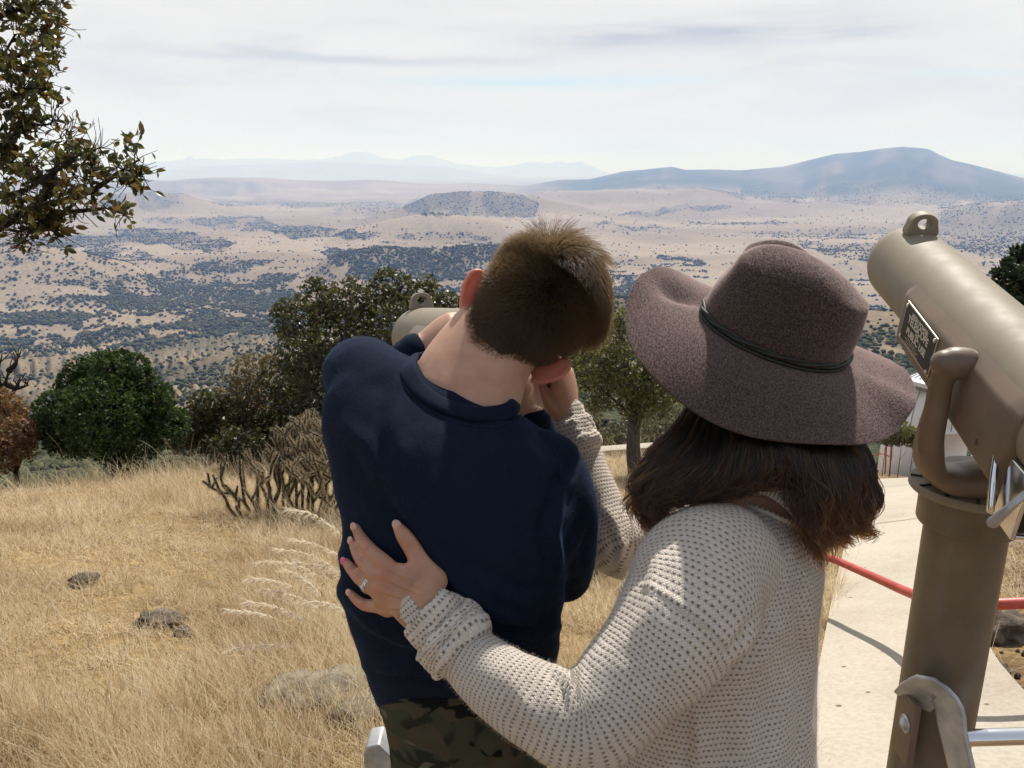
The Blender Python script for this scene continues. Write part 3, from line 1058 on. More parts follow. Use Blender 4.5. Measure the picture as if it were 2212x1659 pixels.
    for k in range(m_):
        a = 2 * pi * k / m_
        x, z = .0255 * cos(a), .030 + .0245 * sin(a)
        if sin(a) < 0:
            q = -sin(a)
            x = .0255 * cos(a) * (1 + .75 * q * q) + .006 * np.sign(cos(a)) * q
            z = .030 - .036 * q
        outer.append((x, z))
    V = []
    for y in (-.0125, .0125):
        V += [(x, y, z) for x, z in outer] + [(x, y, z) for x, z in hole]
    f = []
    for k in range(m_):
        l = (k + 1) % m_
        f += [(k, l, m_ + l, m_ + k), (2 * m_ + l, 2 * m_ + k, 3 * m_ + k, 3 * m_ + l), (l, k, 2 * m_ + k, 2 * m_ + l), (m_ + k, m_ + l, 3 * m_ + l, 3 * m_ + k)]
    V, f = fuse([(np.array(V), f)], .0016, 2)
    V[:, 2] = V[:, 2] * .78 + r - .005; V[:, 1] += .372
    mk('sighting_loop', T(V), f, tan_paint, **kw)
    # name plate, left side
    Mp = Mh @ Matrix.Translation((-.0818, .083, -.0165)) @ Matrix(((0, 0, -1, 0), (-1, 0, 0, 0), (0, 1, 0, 0), (0, 0, 0, 1))) @ Matrix.Rotation(radians(-3), 4, 'Z')
    V, f = box((0, 0, .0006), .142, .070, .0022, bevel=.0007)
    pl = mk('name_plate', xf(V, Mp), f, plate_metal, smooth=False, **kw)
    V, f = box((0, 0, .0019), .135, .063, .0012)
    mk('plate_field', xf(V, Mp), f, plate_dark, pl, smooth=False, local=True)
    for x in (-.064, .064):
        for y in (-.0285, .0285):
            V, f = lathe([(0, .0026), (.0042, .0026), (.0034, .0044), (0, .0048)], 14)
            mk('screw', xf(V, Mp @ Matrix.Translation((x, y, 0))), f, plate_metal, pl, local=True)

    def text(body, size, y, x=0):
        cu = bpy.data.curves.new('lettering', 'FONT')
        cu.body = body; cu.size = size; cu.align_x = 'CENTER'; cu.align_y = 'CENTER'; cu.extrude = .0004; cu.offset = size * .010
        to = bpy.data.objects.new('lettering', cu); COL.objects.link(to)
        me = bpy.data.meshes.new_from_object(to.evaluated_get(bpy.context.evaluated_depsgraph_get()))
        bpy.data.objects.remove(to)
        V = np.zeros(len(me.vertices) * 3); me.vertices.foreach_get('co', V); V = V.reshape(-1, 3)
        fs = [tuple(p.vertices) for p in me.polygons]
        bpy.data.meshes.remove(me)
        V = V + np.array((x, y, .0029))
        mk('lettering', xf(V, Mp), fs, plate_letter, pl, smooth=False, local=True)
    text('HIGH POWER', .0118, .0235)
    text('TELESCOPE', .0185, .0115, -.002)
    text('FOR', .007, .0012)
    text('PUBLIC USE', .0172, -.0085)
    g = random.Random(3)
    strokes = []
    for y, wd in ((-.0185, .046), (-.0222, .062), (-.0259, .052), (-.0292, .066)):
        x = -wd / 2
        while x < wd / 2:
            l = g.uniform(.0012, .0026)
            strokes.append(box((x + l / 2 - .012, y + g.uniform(-.0003, .0003), .0027), l, g.uniform(.0010, .0019), .0006))
            x += l + g.choice((.0009, .0009, .003))
    V, f = join(strokes)
    mk('worn_small_print', xf(V, Mp), f, plate_metal, pl, smooth=False, local=True)
    # eyepiece and coin mechanism at the back
    V, f = lathe([(0, -.345), (.026, -.345), (.03, -.34), (.031, -.32), (.042, -.31), (.044, -.296), (0, -.29)], 40)
    V[:, 1], V[:, 2] = V[:, 2].copy(), -V[:, 1].copy()
    mk('eyepiece', T(V), f, rubber, **kw)
    V, f = box((0, -.265, -.085), .13, .05, .085, bevel=.006)
    cb = mk('coin_box', T(V), f, black_plate, **kw)
    V, f = join([box((-.068, -.268, -.085), .006, .054, .094, bevel=.0015), box((.068, -.268, -.085), .006, .054, .094, bevel=.0015),
                 box((0, -.293, -.042), .130, .006, .006, bevel=.0015), box((0, -.293, -.128), .130, .006, .006, bevel=.0015),
                 box((.03, -.2925, -.085), .03, .004, .012, bevel=.001)])
    mk('coin_frame', T(V), f, chrome, cb, local=True)
    V, f = tube([(-.076, -.215, -.045), (-.079, -.232, -.08), (-.08, -.25, -.118)], [.0042, .005, .0052], 12, 12)[:2]
    mk('chrome_bar', T(V), f, chrome, cb, local=True)
    V, f = tube([(-.07, -.292, -.06), (-.085, -.298, -.075), (-.093, -.285, -.112)], [.0045, .005, .0075], 14, 12)[:2]
    mk('coin_lever', T(V), f, steel, cb, local=True)
    return root


def add_step(root, rz, top, length, flip=1):
    """Folding steel foot rest bolted on the post."""
    Rz = Matrix.Rotation(rz, 4, 'Z')
    pts = [(-.058, -.022, top - .062), (-.062, -.055, top - .02), (-.056, -.072, top), (-.040, -.088, top - .012), (-.034, -.105, top - .05), (-.018, -.135, top - .13), (0.0, -.17, top - .25), (.004, -.18, top - .40)]
    V, f = tube(pts, [(.004, .03), (.004, .03), (.0042, .03), (.0045, .029), (.0045, .027), (.0045, .026), (.0045, .026), (.0045, .026)], 50, 14, up=(0, -.6, 1), ex=7, round_ends=False)[:2]
    br = mk('step_bracket', xf(V, Rz), f, steel, root, local=True)
    V, f = box((-.069, -.035, top - .10), .012, .06, .12, bevel=.003)
    mk('mount_block', xf(V, Rz), f, cast_paint, br, local=True)
    V, f = join([lathe([(0, 0), (.011, 0), (.011, .006), (.008, .009), (0, .010)], 6, Matrix.Translation((-.074, -.045, top - .088)) @ Matrix.Rotation(-pi / 2, 4, 'Y')),
                 lathe([(0, 0), (.016, 0), (.016, .002), (0, .002)], 24, Matrix.Translation((-.0755, -.045, top - .088)) @ Matrix.Rotation(-pi / 2, 4, 'Y'))])
    mk('bolt', xf(V, Rz), f, steel, br, local=True)
    V, f = tube([(-.02, -.112, top - .062), (length * .5, -.105, top - .06), (length, -.10, top - .058)], .0135, 8, 24)[:2]
    mk('foot_bar', xf(V, Rz), f, chrome, br, local=True)


TP = Vector((0.747, 1.187, 0))
tel = make_telescope(TP, radians(-5.8), radians(13), 'tan coin telescope tilted up beside the woman, its PUBLIC USE plate facing us')
add_step(tel, radians(5.8), 0.925, .42)
tel2 = make_telescope((-0.095, 1.576, -0.075), radians(20), radians(-9), 'tan coin telescope mostly hidden behind the boy in the navy sweatshirt')
I2 = (Matrix.Translation((-0.095, 1.576, -0.075)) @ Matrix.Rotation(radians(20), 4, 'Z')).inverted()
tp_ = P(838, 1600, 1.72)
V, f = tube([Vector((-0.095, 1.576, tp_.z - .02)), tp_ + Vector((.02, 0, -.03))], .014, 8, 20)[:2]
fb = mk('foot_bar', xf(V, I2), f, chrome, tel2, local=True)
q = P(822, 1640, 1.70)
prof_ = [(-.030, -.16), (.030, -.16), (.030, .030), (.004, .062), (-.022, .056), (-.030, .036)]
V, f = poly_prism(prof_, -.03, .03)
V = V[:, [1, 0, 2]]
V, f = bevel_mesh(V, f, .004, 2)
mk('step_bracket', xf(V + np.array(q), I2), f, steel, fb, local=True)

# ================================================================== path, rails, dome, walls
conc, nt, b = mat('concrete', rough=0.9, spec=0.15)
n = nz(nt, 1.2, 6, 0.6)
n2_ = nz(nt, 45, 5, 0.7)
cc = mix(nt, 0.35, ramp(nt, n, [(0.3, (0.27, 0.23, 0.185)), (0.5, (0.37, 0.325, 0.265)), (0.75, (0.44, 0.39, 0.325))]), ramp(nt, n2_, [(0.3, (0.33, 0.28, 0.22)), (0.6, (0.55, 0.49, 0.41))]))
spots = ramp(nt, nd(nt, 'TexVoronoi', Vector=objco(nt), Scale=7.0).outputs['Distance'], [(0.07, (1, 1, 1)), (0.10, (0, 0, 0))])
cc = mix(nt, math_(nt, 'MULTIPLY', spots, ramp(nt, nz(nt, 2.3, 2), [(0.5, (0, 0, 0)), (0.56, (0.85, 0.85, 0.85))])), cc, (0.10, 0.08, 0.06))
lk(nt, cc, b.inputs['Base Color'])
bump(nt, b, nz(nt, 160, 5, 0.7), 0.25, 0.004)
crackm, nt, b = mat('crack_dirt', (0.13, 0.10, 0.075), 0.95)

def on_slope(px, py):
    v = FW + RT * ((px - CX) / F) + UP * ((CY - py) / F)
    t = (-.28 * (0 - 1.05) - 1.75 + .0) / (v.z + .28 * v.y)
    return CAM + v * t


lp = [on_slope(x - 22, y) for x, y in [(1762, 1659), (1782, 1500), (1800, 1400), (1822, 1290), (1848, 1180), (1872, 1080), (1893, 1005), (1897, 985)]]
rp = [on_slope(x, y) for x, y in [(2262, 1659), (2165, 1560), (2105, 1460), (2062, 1330), (2035, 1200), (2010, 1090), (1990, 1005), (1985, 985)]]
lp = [lp[0] + (lp[0] - lp[2]) * 1.1] + lp
rp = [rp[0] + (rp[0] - rp[2]) * 1.1] + rp
LP_ = spl([list(q)[:2] for q in lp], np.linspace(0, 1, 60), chord([list(q)[:2] for q in lp]))
RP_ = spl([list(q)[:2] for q in rp], np.linspace(0, 1, 60), chord([list(q)[:2] for q in rp]))
V = []
nw = 9
for i_ in range(60):
    row = [LP_[i_] * (1 - t) + RP_[i_] * t for t in np.linspace(0, 1, nw)]
    zz = hfun(np.array([q[0] for q in row]), np.array([q[1] for q in row]))
    zm = float(np.max(zz)) * .6 + float(np.mean(zz)) * .4 + .08
    row3 = [(q[0], q[1], zm) for q in row]
    V += [(row3[0][0], row3[0][1], zm - .25)] + row3 + [(row3[-1][0], row3[-1][1], zm - .25)]
V = np.array(V)
m_ = nw + 2
path_z = V.reshape(60, m_, 3)
f = grid_faces(60, m_, closed=False)
pth = mk('concrete_path', V, [q[::-1] for q in f], conc, sharp=50)
tag(pth, 'pale concrete footpath running downhill past the right hand telescope', kind='structure')
strips = []
for row, w_, j in ((50.3, .012, 0), (34.5, .007, .02), (24.0, .008, .05)):
    i0 = int(row); a, b_ = path_z[i0, 1:-1], path_z[i0 + 1, 1:-1]
    q = a + (b_ - a) * (row - i0)
    dirv = (b_ - a) / np.linalg.norm(b_ - a, axis=1)[:, None]
    wob_ = np.array([R.uniform(-j, j) for _ in q])[:, None]
    q = q + dirv * wob_ + np.array((0, 0, .005))
    if j: q, dirv = q[1:-2], dirv[1:-2]
    vv = np.concatenate([q - dirv * w_, q + dirv * w_])
    k_ = len(q)
    strips.append((vv, [(x, x + 1, x + 1 + k_, x + k_) for x in range(k_ - 1)]))
V, f = join(strips)
cr = mk('path_joint', V, f, crackm, smooth=False)
tag(cr, 'thin dark joints and cracks across the concrete path', kind='structure')

red, nt, b = mat('red_paint', (0.42, 0.055, 0.035), 0.45, spec=0.4)
lk(nt, ramp(nt, nz(nt, 18, 6, 0.7), [(0.3, (0.27, 0.04, 0.028)), (0.5, (0.42, 0.06, 0.04)), (0.75, (0.5, 0.10, 0.07))]), b.inputs['Base Color'])
bump(nt, b, nz(nt, 90, 4), 0.2, 0.003)
rail_pts = [P(1690, 1165, 5.3), P(1788, 1203, 4.75), P(1880, 1243, 4.2), P(1975, 1285, 3.6), P(2035, 1305, 3.25), P(2075, 1309, 3.12), P(2135, 1306, 3.08), P(2225, 1302, 3.05), P(2420, 1297, 3.02)]
root = empty('red_handrail', (rail_pts[4].x, rail_pts[4].y, ground_z(rail_pts[4].x, rail_pts[4].y)), 'red painted pipe rail bending behind the right hand telescope post', 'railing')
V, f, _ = tube(rail_pts, .0225, 90, 20)
mk('rail', V, f, red, root)
for q in (rail_pts[0], rail_pts[4], rail_pts[8]):
    V, f, _ = tube([(q.x, q.y, ground_z(q.x, q.y) - .1), (q.x, q.y, q.z)], .02, 6, 16)
    mk('rail_post', V, f, red, root)

q1, q2 = ground_at(1912, 1022), ground_at(1922, 1027)
root = empty('red_railing', q1, 'small red railing standing at the far end of the concrete path', 'railing')
D1 = (q1 - CAM).dot(FW)
for q, ty_ in ((q1, 942), (q2, 950)):
    d_ = (q - CAM).dot(FW)
    top = P(proj(q)[0] + 4, ty_, d_)
    V, f, _ = tube([q - Vector((0, 0, .1)), top], .033, 6, 14)
    mk('rail_post', V, f, red, root)
V, f, _ = tube([P(1872, 948, D1 + .6), P(1916, 942, D1), P(1928, 950, D1 - .1)], .033, 12, 14)
mk('rail', V, f, red, root)
V, f, _ = tube([P(1876, 985, D1 + .6), P(1914, 982, D1), P(1924, 988, D1 - .1)], .025, 12, 12)
mk('rail', V, f, red, root)

white, nt, b = mat('white_dome_paint', (0.78, 0.79, 0.8), 0.4, spec=0.35)
lk(nt, ramp(nt, nz(nt, .9, 5), [(0.3, (0.68, 0.69, 0.71)), (0.7, (0.8, 0.81, 0.82))]), b.inputs['Base Color'])
seam, nt, b = mat('dome_seam', (0.22, 0.24, 0.27), 0.5)
dc = P(1998, 935, 42)
dz = ground_z(dc.x, dc.y)
root = empty('observatory_dome', (dc.x, dc.y, dz), 'white ribbed observatory dome behind the woman and the tan telescope', 'dome')
Rd, wall_h = 2.05, 1.2
zb = dc.z - .6
pr = [(Rd, dz - zb - .3), (Rd, 0), (Rd * .985, wall_h), (Rd * 1.03, wall_h + .02), (Rd * 1.03, wall_h + .12)] + [(Rd * 1.0 * cos(a), wall_h + .14 + (3.95 - wall_h) * .96 * sin(a)) for a in np.linspace(0, pi / 2 - .03, 18)]
V, f = lathe(pr, 64, Matrix.Translation((dc.x, dc.y, zb)))
mk('dome_shell', V, f, white, root)
for kk in range(20):
    a0 = 2 * pi * kk / 20 + .09
    pts = [(dc.x + (Rd * 1.003 * cos(a)) * cos(a0), dc.y + (Rd * 1.003 * cos(a)) * sin(a0), zb + wall_h + .14 + (3.95 - wall_h) * .963 * sin(a)) for a in np.linspace(0.02, 1.45, 14)]
    V, f, _ = tube(pts, .022, 30, 6)
    mk('dome_rib', V, f, seam, root)
V, f = box((dc.x - 1.25, dc.y - 1.0, zb + 3.62), 1.5, 1.2, .22, Matrix.Rotation(radians(14), 3, 'Y'), bevel=.03)
mk('shutter', V, f, white, root)
V, f = box((dc.x - 1.2, dc.y - 1.0, zb + 3.40), 1.3, 1.0, .16, Matrix.Rotation(radians(14), 3, 'Y'))
mk('shutter_track', V, f, seam, root)

kz = ground_at(1290, 992)
kz2 = ground_at(1470, 990)
mid_k = (kz + kz2) / 2
root_k = empty('low_wall', mid_k, 'low pale concrete kerb wall behind the tree between the heads', 'wall')
dk_ = (kz - CAM).dot(FW)
A_, B_ = P(1240, 975, dk_ + .4), P(1500, 956, dk_ + 1.2)
dv = (B_ - A_); L_ = dv.length
V, f = box((0, 0, 0), L_, .28, .24, bevel=.015)
Mx = Matrix.Translation((A_ + B_) / 2 - Vector((0, 0, .1))) @ dv.to_track_quat('X', 'Z').to_matrix().to_4x4()
mk('wall_block', xf(V, Mx), f, conc, root_k)
V, f = box((0, 0, -.32), L_, .22, .4)
mk('wall_footing', xf(V, Mx), f, conc, root_k)
wq = ground_at(2098, 1000)
pd = P(2098, 985, (wq - CAM).dot(FW))
V, f = box((pd.x, pd.y, pd.z), .75, .5, .34, bevel=.02)
s_ = mk('concrete_block', V, f, white, org=(pd.x, pd.y, pd.z - .17))
tag(s_, 'small pale block seen through the yoke of the tan telescope', 'block')

# ================================================================== rocks
rockm, nt, b = mat('lichen_rock', rough=0.92, spec=0.12)
n = nz(nt, 7, 8, 0.7)
rc_ = ramp(nt, n, [(0.28, (0.06, 0.05, 0.04)), (0.44, (0.21, 0.175, 0.13)), (0.58, (0.37, 0.315, 0.24)), (0.74, (0.52, 0.46, 0.37))])
rc_ = mix(nt, ramp(nt, nz(nt, 2.6, 5, 0.7), [(0.55, (0, 0, 0)), (0.66, (0.6, 0.6, 0.6))]), rc_, (0.47, 0.36, 0.16))
lk(nt, rc_, b.inputs['Base Color'])
bump(nt, b, nz(nt, 22, 8, 0.75), 0.8, 0.05)
dirt_rock, nt, b = mat('brown_rock', rough=0.92, spec=0.12)
lk(nt, ramp(nt, nz(nt, 9, 8, 0.7), [(0.3, (0.05, 0.04, 0.034)), (0.5, (0.17, 0.135, 0.105)), (0.72, (0.33, 0.27, 0.21))]), b.inputs['Base Color'])
bump(nt, b, nz(nt, 24, 8, 0.75), 0.8, 0.05)


def rock_mesh(seed, sx, sy, sz, sub=4):
    bm = bmesh.new(); bmesh.ops.create_icosphere(bm, subdivisions=sub, radius=1.0)
    off = Vector((seed * 3.1, seed * 1.7, 0))
    for v in bm.verts:
        q = v.co.normalized()
        n_ = mnoise.fractal(q * 1.3 + off, 0.7, 2.1, 5)
        c_ = mnoise.cell(q * 1.6 + off) * .18
        v.co = q * (1 + .34 * n_ + c_)
        v.co.x *= sx; v.co.y *= sy; v.co.z *= sz
    bm.verts.index_update()
    V = np.array([tuple(v.co) for v in bm.verts]); f = [tuple(v.index for v in q.verts) for q in bm.faces]
    bm.free()
    return V, f


def rock(px, py, wpx, hpx, seed, m, label, group=None, depth=.7, sink=.25, rz=0):
    g = ground_at(px, py)
    d = (g - CAM).dot(FW)
    sx, sz = wpx / F * d / 2, hpx / F * d / 2 * 1.2
    V, f = rock_mesh(seed, sx, sx * depth, sz)
    V = xf(V, Matrix.Translation(g + Vector((0, sx * depth * .3, sz * (1 - sink * 2)))) @ Matrix.Rotation(rz, 4, 'Z'))
    o = mk('rock', V, f, m, org=g)
    return tag(o, label, 'rock', group)


rock(690, 1545, 260, 100, 1, rockm, 'broad pale tilted boulder in the dry grass left of the boy', None, .8, .5, .3)
rock(770, 1590, 130, 75, 2, rockm, 'grey white lichen rock in front of the broad boulder, by the camouflage trousers', None, .8, .3)
rock(178, 1268, 58, 26, 3, dirt_rock, 'small grey boulder alone in the golden grass far from the boy', None, .8, .2)
rock(340, 1354, 96, 26, 4, dirt_rock, 'dark low rock in the middle of the golden grass', None, .7, .25)
rock(395, 1374, 40, 20, 14, rockm, 'small tan stone beside the dark low rock in the grass', None, .7, .25)
rock(1290, 1255, 110, 60, 5, rockm, 'pale rock below the woman\'s bent right elbow', None, .8, .25)
rock(2170, 1385, 130, 70, 6, dirt_rock, 'largest dark rock right of the telescope post below the red rail', None, .8, .3)
rock(2150, 1470, 70, 40, 7, dirt_rock, 'flat brown rock between the largest dark rock and the path edge', None, .8, .3)
for q, (px, py, w_, h_) in enumerate([(1880, 1046, 26, 22), (1885, 1028, 22, 18), (1874, 1065, 30, 24), (1869, 1085, 30, 24)]):
    rock(px, py, w_, h_, 20 + q, dirt_rock, 'brown kerb stone in the row edging the path left side', 'stones edging the path')
for q in range(9):
    rock(1936 + q * 8 + R.uniform(-2, 2), 994 + q * 2.6, R.uniform(11, 17), R.uniform(7, 11), 30 + q, rockm if q % 3 else dirt_rock, 'flat stone in the low row across the far end of the path', 'stones across the path end')
gr = random.Random(5)
for q in range(46):
    px = gr.uniform(2090, 2290); py = gr.uniform(1100, 1640)
    if px < 2110 + max(0, (py - 1450)) * .75 + 12: continue
    rock(px, py, gr.uniform(8, 26), gr.uniform(6, 16), 50 + q, dirt_rock if gr.random() < .75 else rockm, 'small loose brown stone on the dry dirt right of the path', 'loose stones right of the path', .8, .3, gr.uniform(0, 3))
# ================================================================== cloth and skin materials
navy, nt, b = mat('navy_fleece', (0.016, 0.027, 0.066), 0.95, spec=0.08)
n = nz(nt, 900, 2, 0.7)
n_ = nz(nt, 60, 4, 0.6)
lk(nt, mix(nt, 0.5, ramp(nt, n, [(0.3, (0.0045, 0.0065, 0.012)), (0.55, (0.0095, 0.014, 0.027)), (0.75, (0.022, 0.032, 0.06))]), ramp(nt, n_, [(0.3, (0.007, 0.011, 0.021)), (0.7, (0.011, 0.017, 0.034))])), b.inputs['Base Color'])
b.inputs['Sheen Weight'].default_value = 0.12
b.inputs['Sheen Roughness'].default_value = 0.35
b.inputs['Sheen Tint'].default_value = (0.25, 0.4, 0.85, 1)
bump(nt, b, math_(nt, 'ADD', nz(nt, 700, 2), math_(nt, 'MULTIPLY', nz(nt, 60, 3), 1.5)), 0.35, 0.0025)

camo, nt, b = mat('camouflage_cloth', (0.03, 0.03, 0.02), 0.95, spec=0.1)
oc = objco(nt)
def blob(sc, off, lo, hi):
    v = nd(nt, 'VectorMath', {'operation': 'MULTIPLY_ADD'}, i0=oc, i1=(sc, sc, sc * 1.5), i2=(off, off * .7, off * .3)).outputs[0]
    t = nd(nt, 'TexNoise', Vector=v, Scale=1.0, Detail=2.5, Roughness=0.5, Distortion=0.9).outputs['Fac']
    return ramp(nt, t, [(lo, (0, 0, 0)), (hi, (1, 1, 1))])
cc = mix(nt, blob(9, 3, .47, .49), (0.024, 0.027, 0.018), (0.05, 0.053, 0.032))
cc = mix(nt, blob(11, 11, .54, .56), cc, (0.07, 0.056, 0.037))
cc = mix(nt, blob(12, 27, .60, .62), cc, (0.12, 0.115, 0.083))
cc = mix(nt, blob(13, 41, .60, .62), cc, (0.009, 0.009, 0.009))
lk(nt, cc, b.inputs['Base Color'])
bump(nt, b, math_(nt, 'ADD', nz(nt, 500, 2), math_(nt, 'MULTIPLY', nz(nt, 26, 4), 3)), 0.3, 0.004)


def skin_mat(name, cols, red_):
    m, nt, b = mat(name, cols[1], 0.48, spec=0.35)
    n = nz(nt, 26, 5, 0.6)
    c = ramp(nt, n, [(0.3, cols[0]), (0.5, cols[1]), (0.72, cols[2])])
    c = mix(nt, ramp(nt, nd(nt, 'TexVoronoi', Vector=objco(nt), Scale=55.0).outputs['Distance'], [(0.03, (.5, .5, .5)), (0.06, (0, 0, 0))]), c, tuple(x * .6 for x in cols[0]))
    at_ = nd(nt, 'Attribute', {'attribute_name': 'flush_glow'}).outputs['Fac']
    c = mix(nt, at_, c, red_)
    lk(nt, c, b.inputs['Base Color'])
    b.inputs['Subsurface Weight'].default_value = 0.35
    b.inputs['Subsurface Radius'].default_value = (1.0, 0.28, 0.14)
    b.inputs['Subsurface Scale'].default_value = 0.016
    bump(nt, b, math_(nt, 'ADD', nz(nt, 700, 3, 0.7), nz(nt, 130, 4, 0.7)), 0.16, 0.0015)
    return m


boy_skin = skin_mat('fair_skin', [(0.46, 0.25, 0.17), (0.52, 0.30, 0.205), (0.56, 0.34, 0.24)], (0.62, 0.20, 0.14))
fem_skin = skin_mat('tanned_skin', [(0.37, 0.19, 0.12), (0.43, 0.235, 0.15), (0.48, 0.275, 0.18)], (0.47, 0.17, 0.12))
white_cloth, nt, b = mat('white_cotton', (0.75, 0.76, 0.82), 0.9)
shoe_m, nt, b = mat('shoe_canvas', (0.05, 0.05, 0.055), 0.8)
sole_m, nt, b = mat('shoe_sole', (0.55, 0.54, 0.5), 0.7)
eye_w, nt, b = mat('eye_white', (0.7, 0.68, 0.65), 0.3)
eye_d, nt, b = mat('iris', (0.05, 0.03, 0.02), 0.2)
lip_m, nt, b = mat('lips', (0.42, 0.14, 0.11), 0.45)


def hair_mat(name, melanin, redness, rnd=0.35, rough=0.32):
    m = bpy.data.materials.new(name); m.use_nodes = True
    nt = m.node_tree; nt.nodes.clear()
    h = nt.nodes.new('ShaderNodeBsdfHairPrincipled')
    h.parametrization = 'MELANIN'
    for k_, v in (('Melanin', melanin), ('Melanin Redness', redness), ('Random Color', rnd), ('Roughness', rough), ('Radial Roughness', 0.45)):
        if k_ in h.inputs: h.inputs[k_].default_value = v
    o = nt.nodes.new('ShaderNodeOutputMaterial')
    nt.links.new(h.outputs[0], o.inputs['Surface'])
    return m


def flush_glow(o, centres, V):
    a = o.data.attributes.new('flush_glow', 'FLOAT', 'POINT')
    f_ = np.zeros(len(V))
    for c, r_, s_ in centres:
        d = np.linalg.norm(V - np.array(c), axis=1)
        f_ = np.maximum(f_, s_ * np.clip(1.3 - d / r_, 0, 1))
    a.data.foreach_set('value', f_.astype(np.float32))


def refine(V, fs, sel, cuts=2):
    """Finer faces where sel(centre) holds, for small wrinkles."""
    bm = bmesh.new()
    vs = [bm.verts.new(tuple(v)) for v in V]
    for f in fs: bm.faces.new([vs[i] for i in f])
    ed = {e for f in bm.faces if sel(f.calc_center_median()) for e in f.edges}
    bmesh.ops.subdivide_edges(bm, edges=list(ed), cuts=cuts, use_grid_fill=True, smooth=0.0)
    bm.verts.index_update()
    V2 = np.array([tuple(v.co) for v in bm.verts]); f2 = [tuple(v.index for v in f.verts) for f in bm.faces]
    bm.free()
    return V2, f2


def hand(W, D, N, thumb, curls, scale=1.0, spread=0.10, thumb_out=0.6):
    """Palm, four fingers and a thumb. W wrist, D towards the fingers, N out of the back of the hand, thumb: side sign."""
    D = D.normalized(); N = (N - D * N.dot(D)).normalized(); S = D.cross(N) * thumb
    s = scale; out = []
    out.append(tube([W - D * .01 * s, W + D * .03 * s, W + D * .065 * s, W + D * .088 * s], [(.027 * s, .019 * s), (.034 * s, .0165 * s), (.040 * s, .0145 * s), (.037 * s, .012 * s)], 14, 20, up=S)[:2])
    L = [(.040, .025, .020), (.044, .028, .021), (.041, .026, .021), (.032, .020, .018)]
    for k_ in range(4):
        o = (1.5 - k_) / 1.5
        base = W + D * ((.086 - .006 * abs(o - .3)) * s) + S * (o * .029 * s)
        d = (D + S * (o * spread)).normalized()
        pts = [base - d * .02 * s, base]
        ang = 0
        for j_ in range(3):
            ang += curls[k_][j_]
            v = d * cos(ang) - N * sin(ang)
            pts.append(pts[-1] + v * (L[k_][j_] * s))
        r_ = [.0092, .0090, .0082, .0074, .0058] if k_ < 3 else [.008, .0078, .007, .0063, .005]
        out.append(tube(pts, [q * s for q in r_], 22, 12)[:2])
    b0 = W + D * .018 * s + S * .022 * s - N * .004 * s
    d = (D * .75 + S * thumb_out - N * .25).normalized()
    b1 = b0 + d * .042 * s
    d2 = (D * .95 + S * (thumb_out * .35) - N * .25).normalized()
    out.append(tube([b0, b1, b1 + d2 * .032 * s, b1 + d2 * .058 * s], [.0135 * s, .0115 * s, .0095 * s, .0065 * s], 20, 12)[:2])
    return out


def cuff_mesh(keys, ruff, seed, m=48, n=28, amp=.002):
    """keys: list of (centre, radius); axis runs along the centres. Thick turned-back knit edge."""
    pts = [k_[0] for k_ in keys]
    V, f, UV = tube(pts, [k_[1] for k_ in keys], n, m, up=tuple(FW), round_ends=True)
    N = vnormals(V, f)
    off = np.array([mnoise.fractal(Vector(v) * ruff + Vector((seed, 0, 0)), .6, 2, 3) for v in V])
    return V + N * (off * amp)[:, None], f, UV


# ================================================================== the boy
B0 = Vector((-0.06, 1.0, 0.30))
# sweatshirt: sections across the back, left and right edge in the picture, depth of the middle, half depth
SEC = [((802, 1486), (1180, 1492), 1.105, .102), ((776, 1405), (1205, 1425), 1.10, .112), ((738, 1318), (1210, 1345), 1.09, .118), ((729, 1252), (1214, 1290), 1.085, .118),
       ((742, 1150), (1222, 1235), 1.085, .114), ((722, 1052), (1238, 1165), 1.09, .112), ((700, 940), (1246, 1090), 1.10, .108), ((702, 858), (1246, 1020), 1.115, .098),
       ((725, 800), (1228, 985), 1.13, .085), ((768, 765), (1190, 945), 1.14, .072), ((840, 762), (1140, 905), 1.15, .058), ((900, 778), (1090, 872), 1.155, .048)]
keys = []
HF = Vector((0, 1, 0))
for (lx, ly), (rx, ry), d, hb in SEC:
    a, c = P(lx, ly, d), P(rx, ry, d)
    keys.append(((a + c) / 2, (c - a) / 2, ((a + c) / 2 - CAM).normalized() * hb))
keys = [(keys[0][0] - Vector((0, 0, .015)), keys[0][1] * .97, keys[0][2] * .97)] + keys
tor = loft(keys, 70, 56, ex=2.25)
la = tube([P(835, 870, 1.13), P(790, 818, 1.155), P(785, 812, 1.23), P(805, 850, 1.34), P(840, 900, 1.44)], [.075, .062, .058, .054, .05], 28, 24)
lf = tube([P(840, 900, 1.44), P(865, 840, 1.43), P(885, 782, 1.415)], [.05, .045, .038], 16, 22)
ra = tube([P(1180, 1010, 1.12), P(1212, 1080, 1.11), P(1222, 1180, 1.125), P(1215, 1235, 1.16)], [.055, .052, .047, .045], 26, 24)
rf = tube([P(1213, 1232, 1.16), P(1190, 1130, 1.24), P(1165, 1010, 1.26), P(1160, 945, 1.255)], [.045, .042, .036, .033], 26, 22)
hemb = loft([(keys[0][0] + Vector((0, 0, .004)), keys[0][1] * 1.0, keys[0][2] * 1.0), (keys[0][0] - Vector((0, 0, .02)), keys[0][1] * .985, keys[0][2] * .985)], 8, 56, ex=2.25)
SV, SF = fuse([tor, la, lf, ra, rf, hemb], 0.0062, 14)
SN = vnormals(SV, SF)
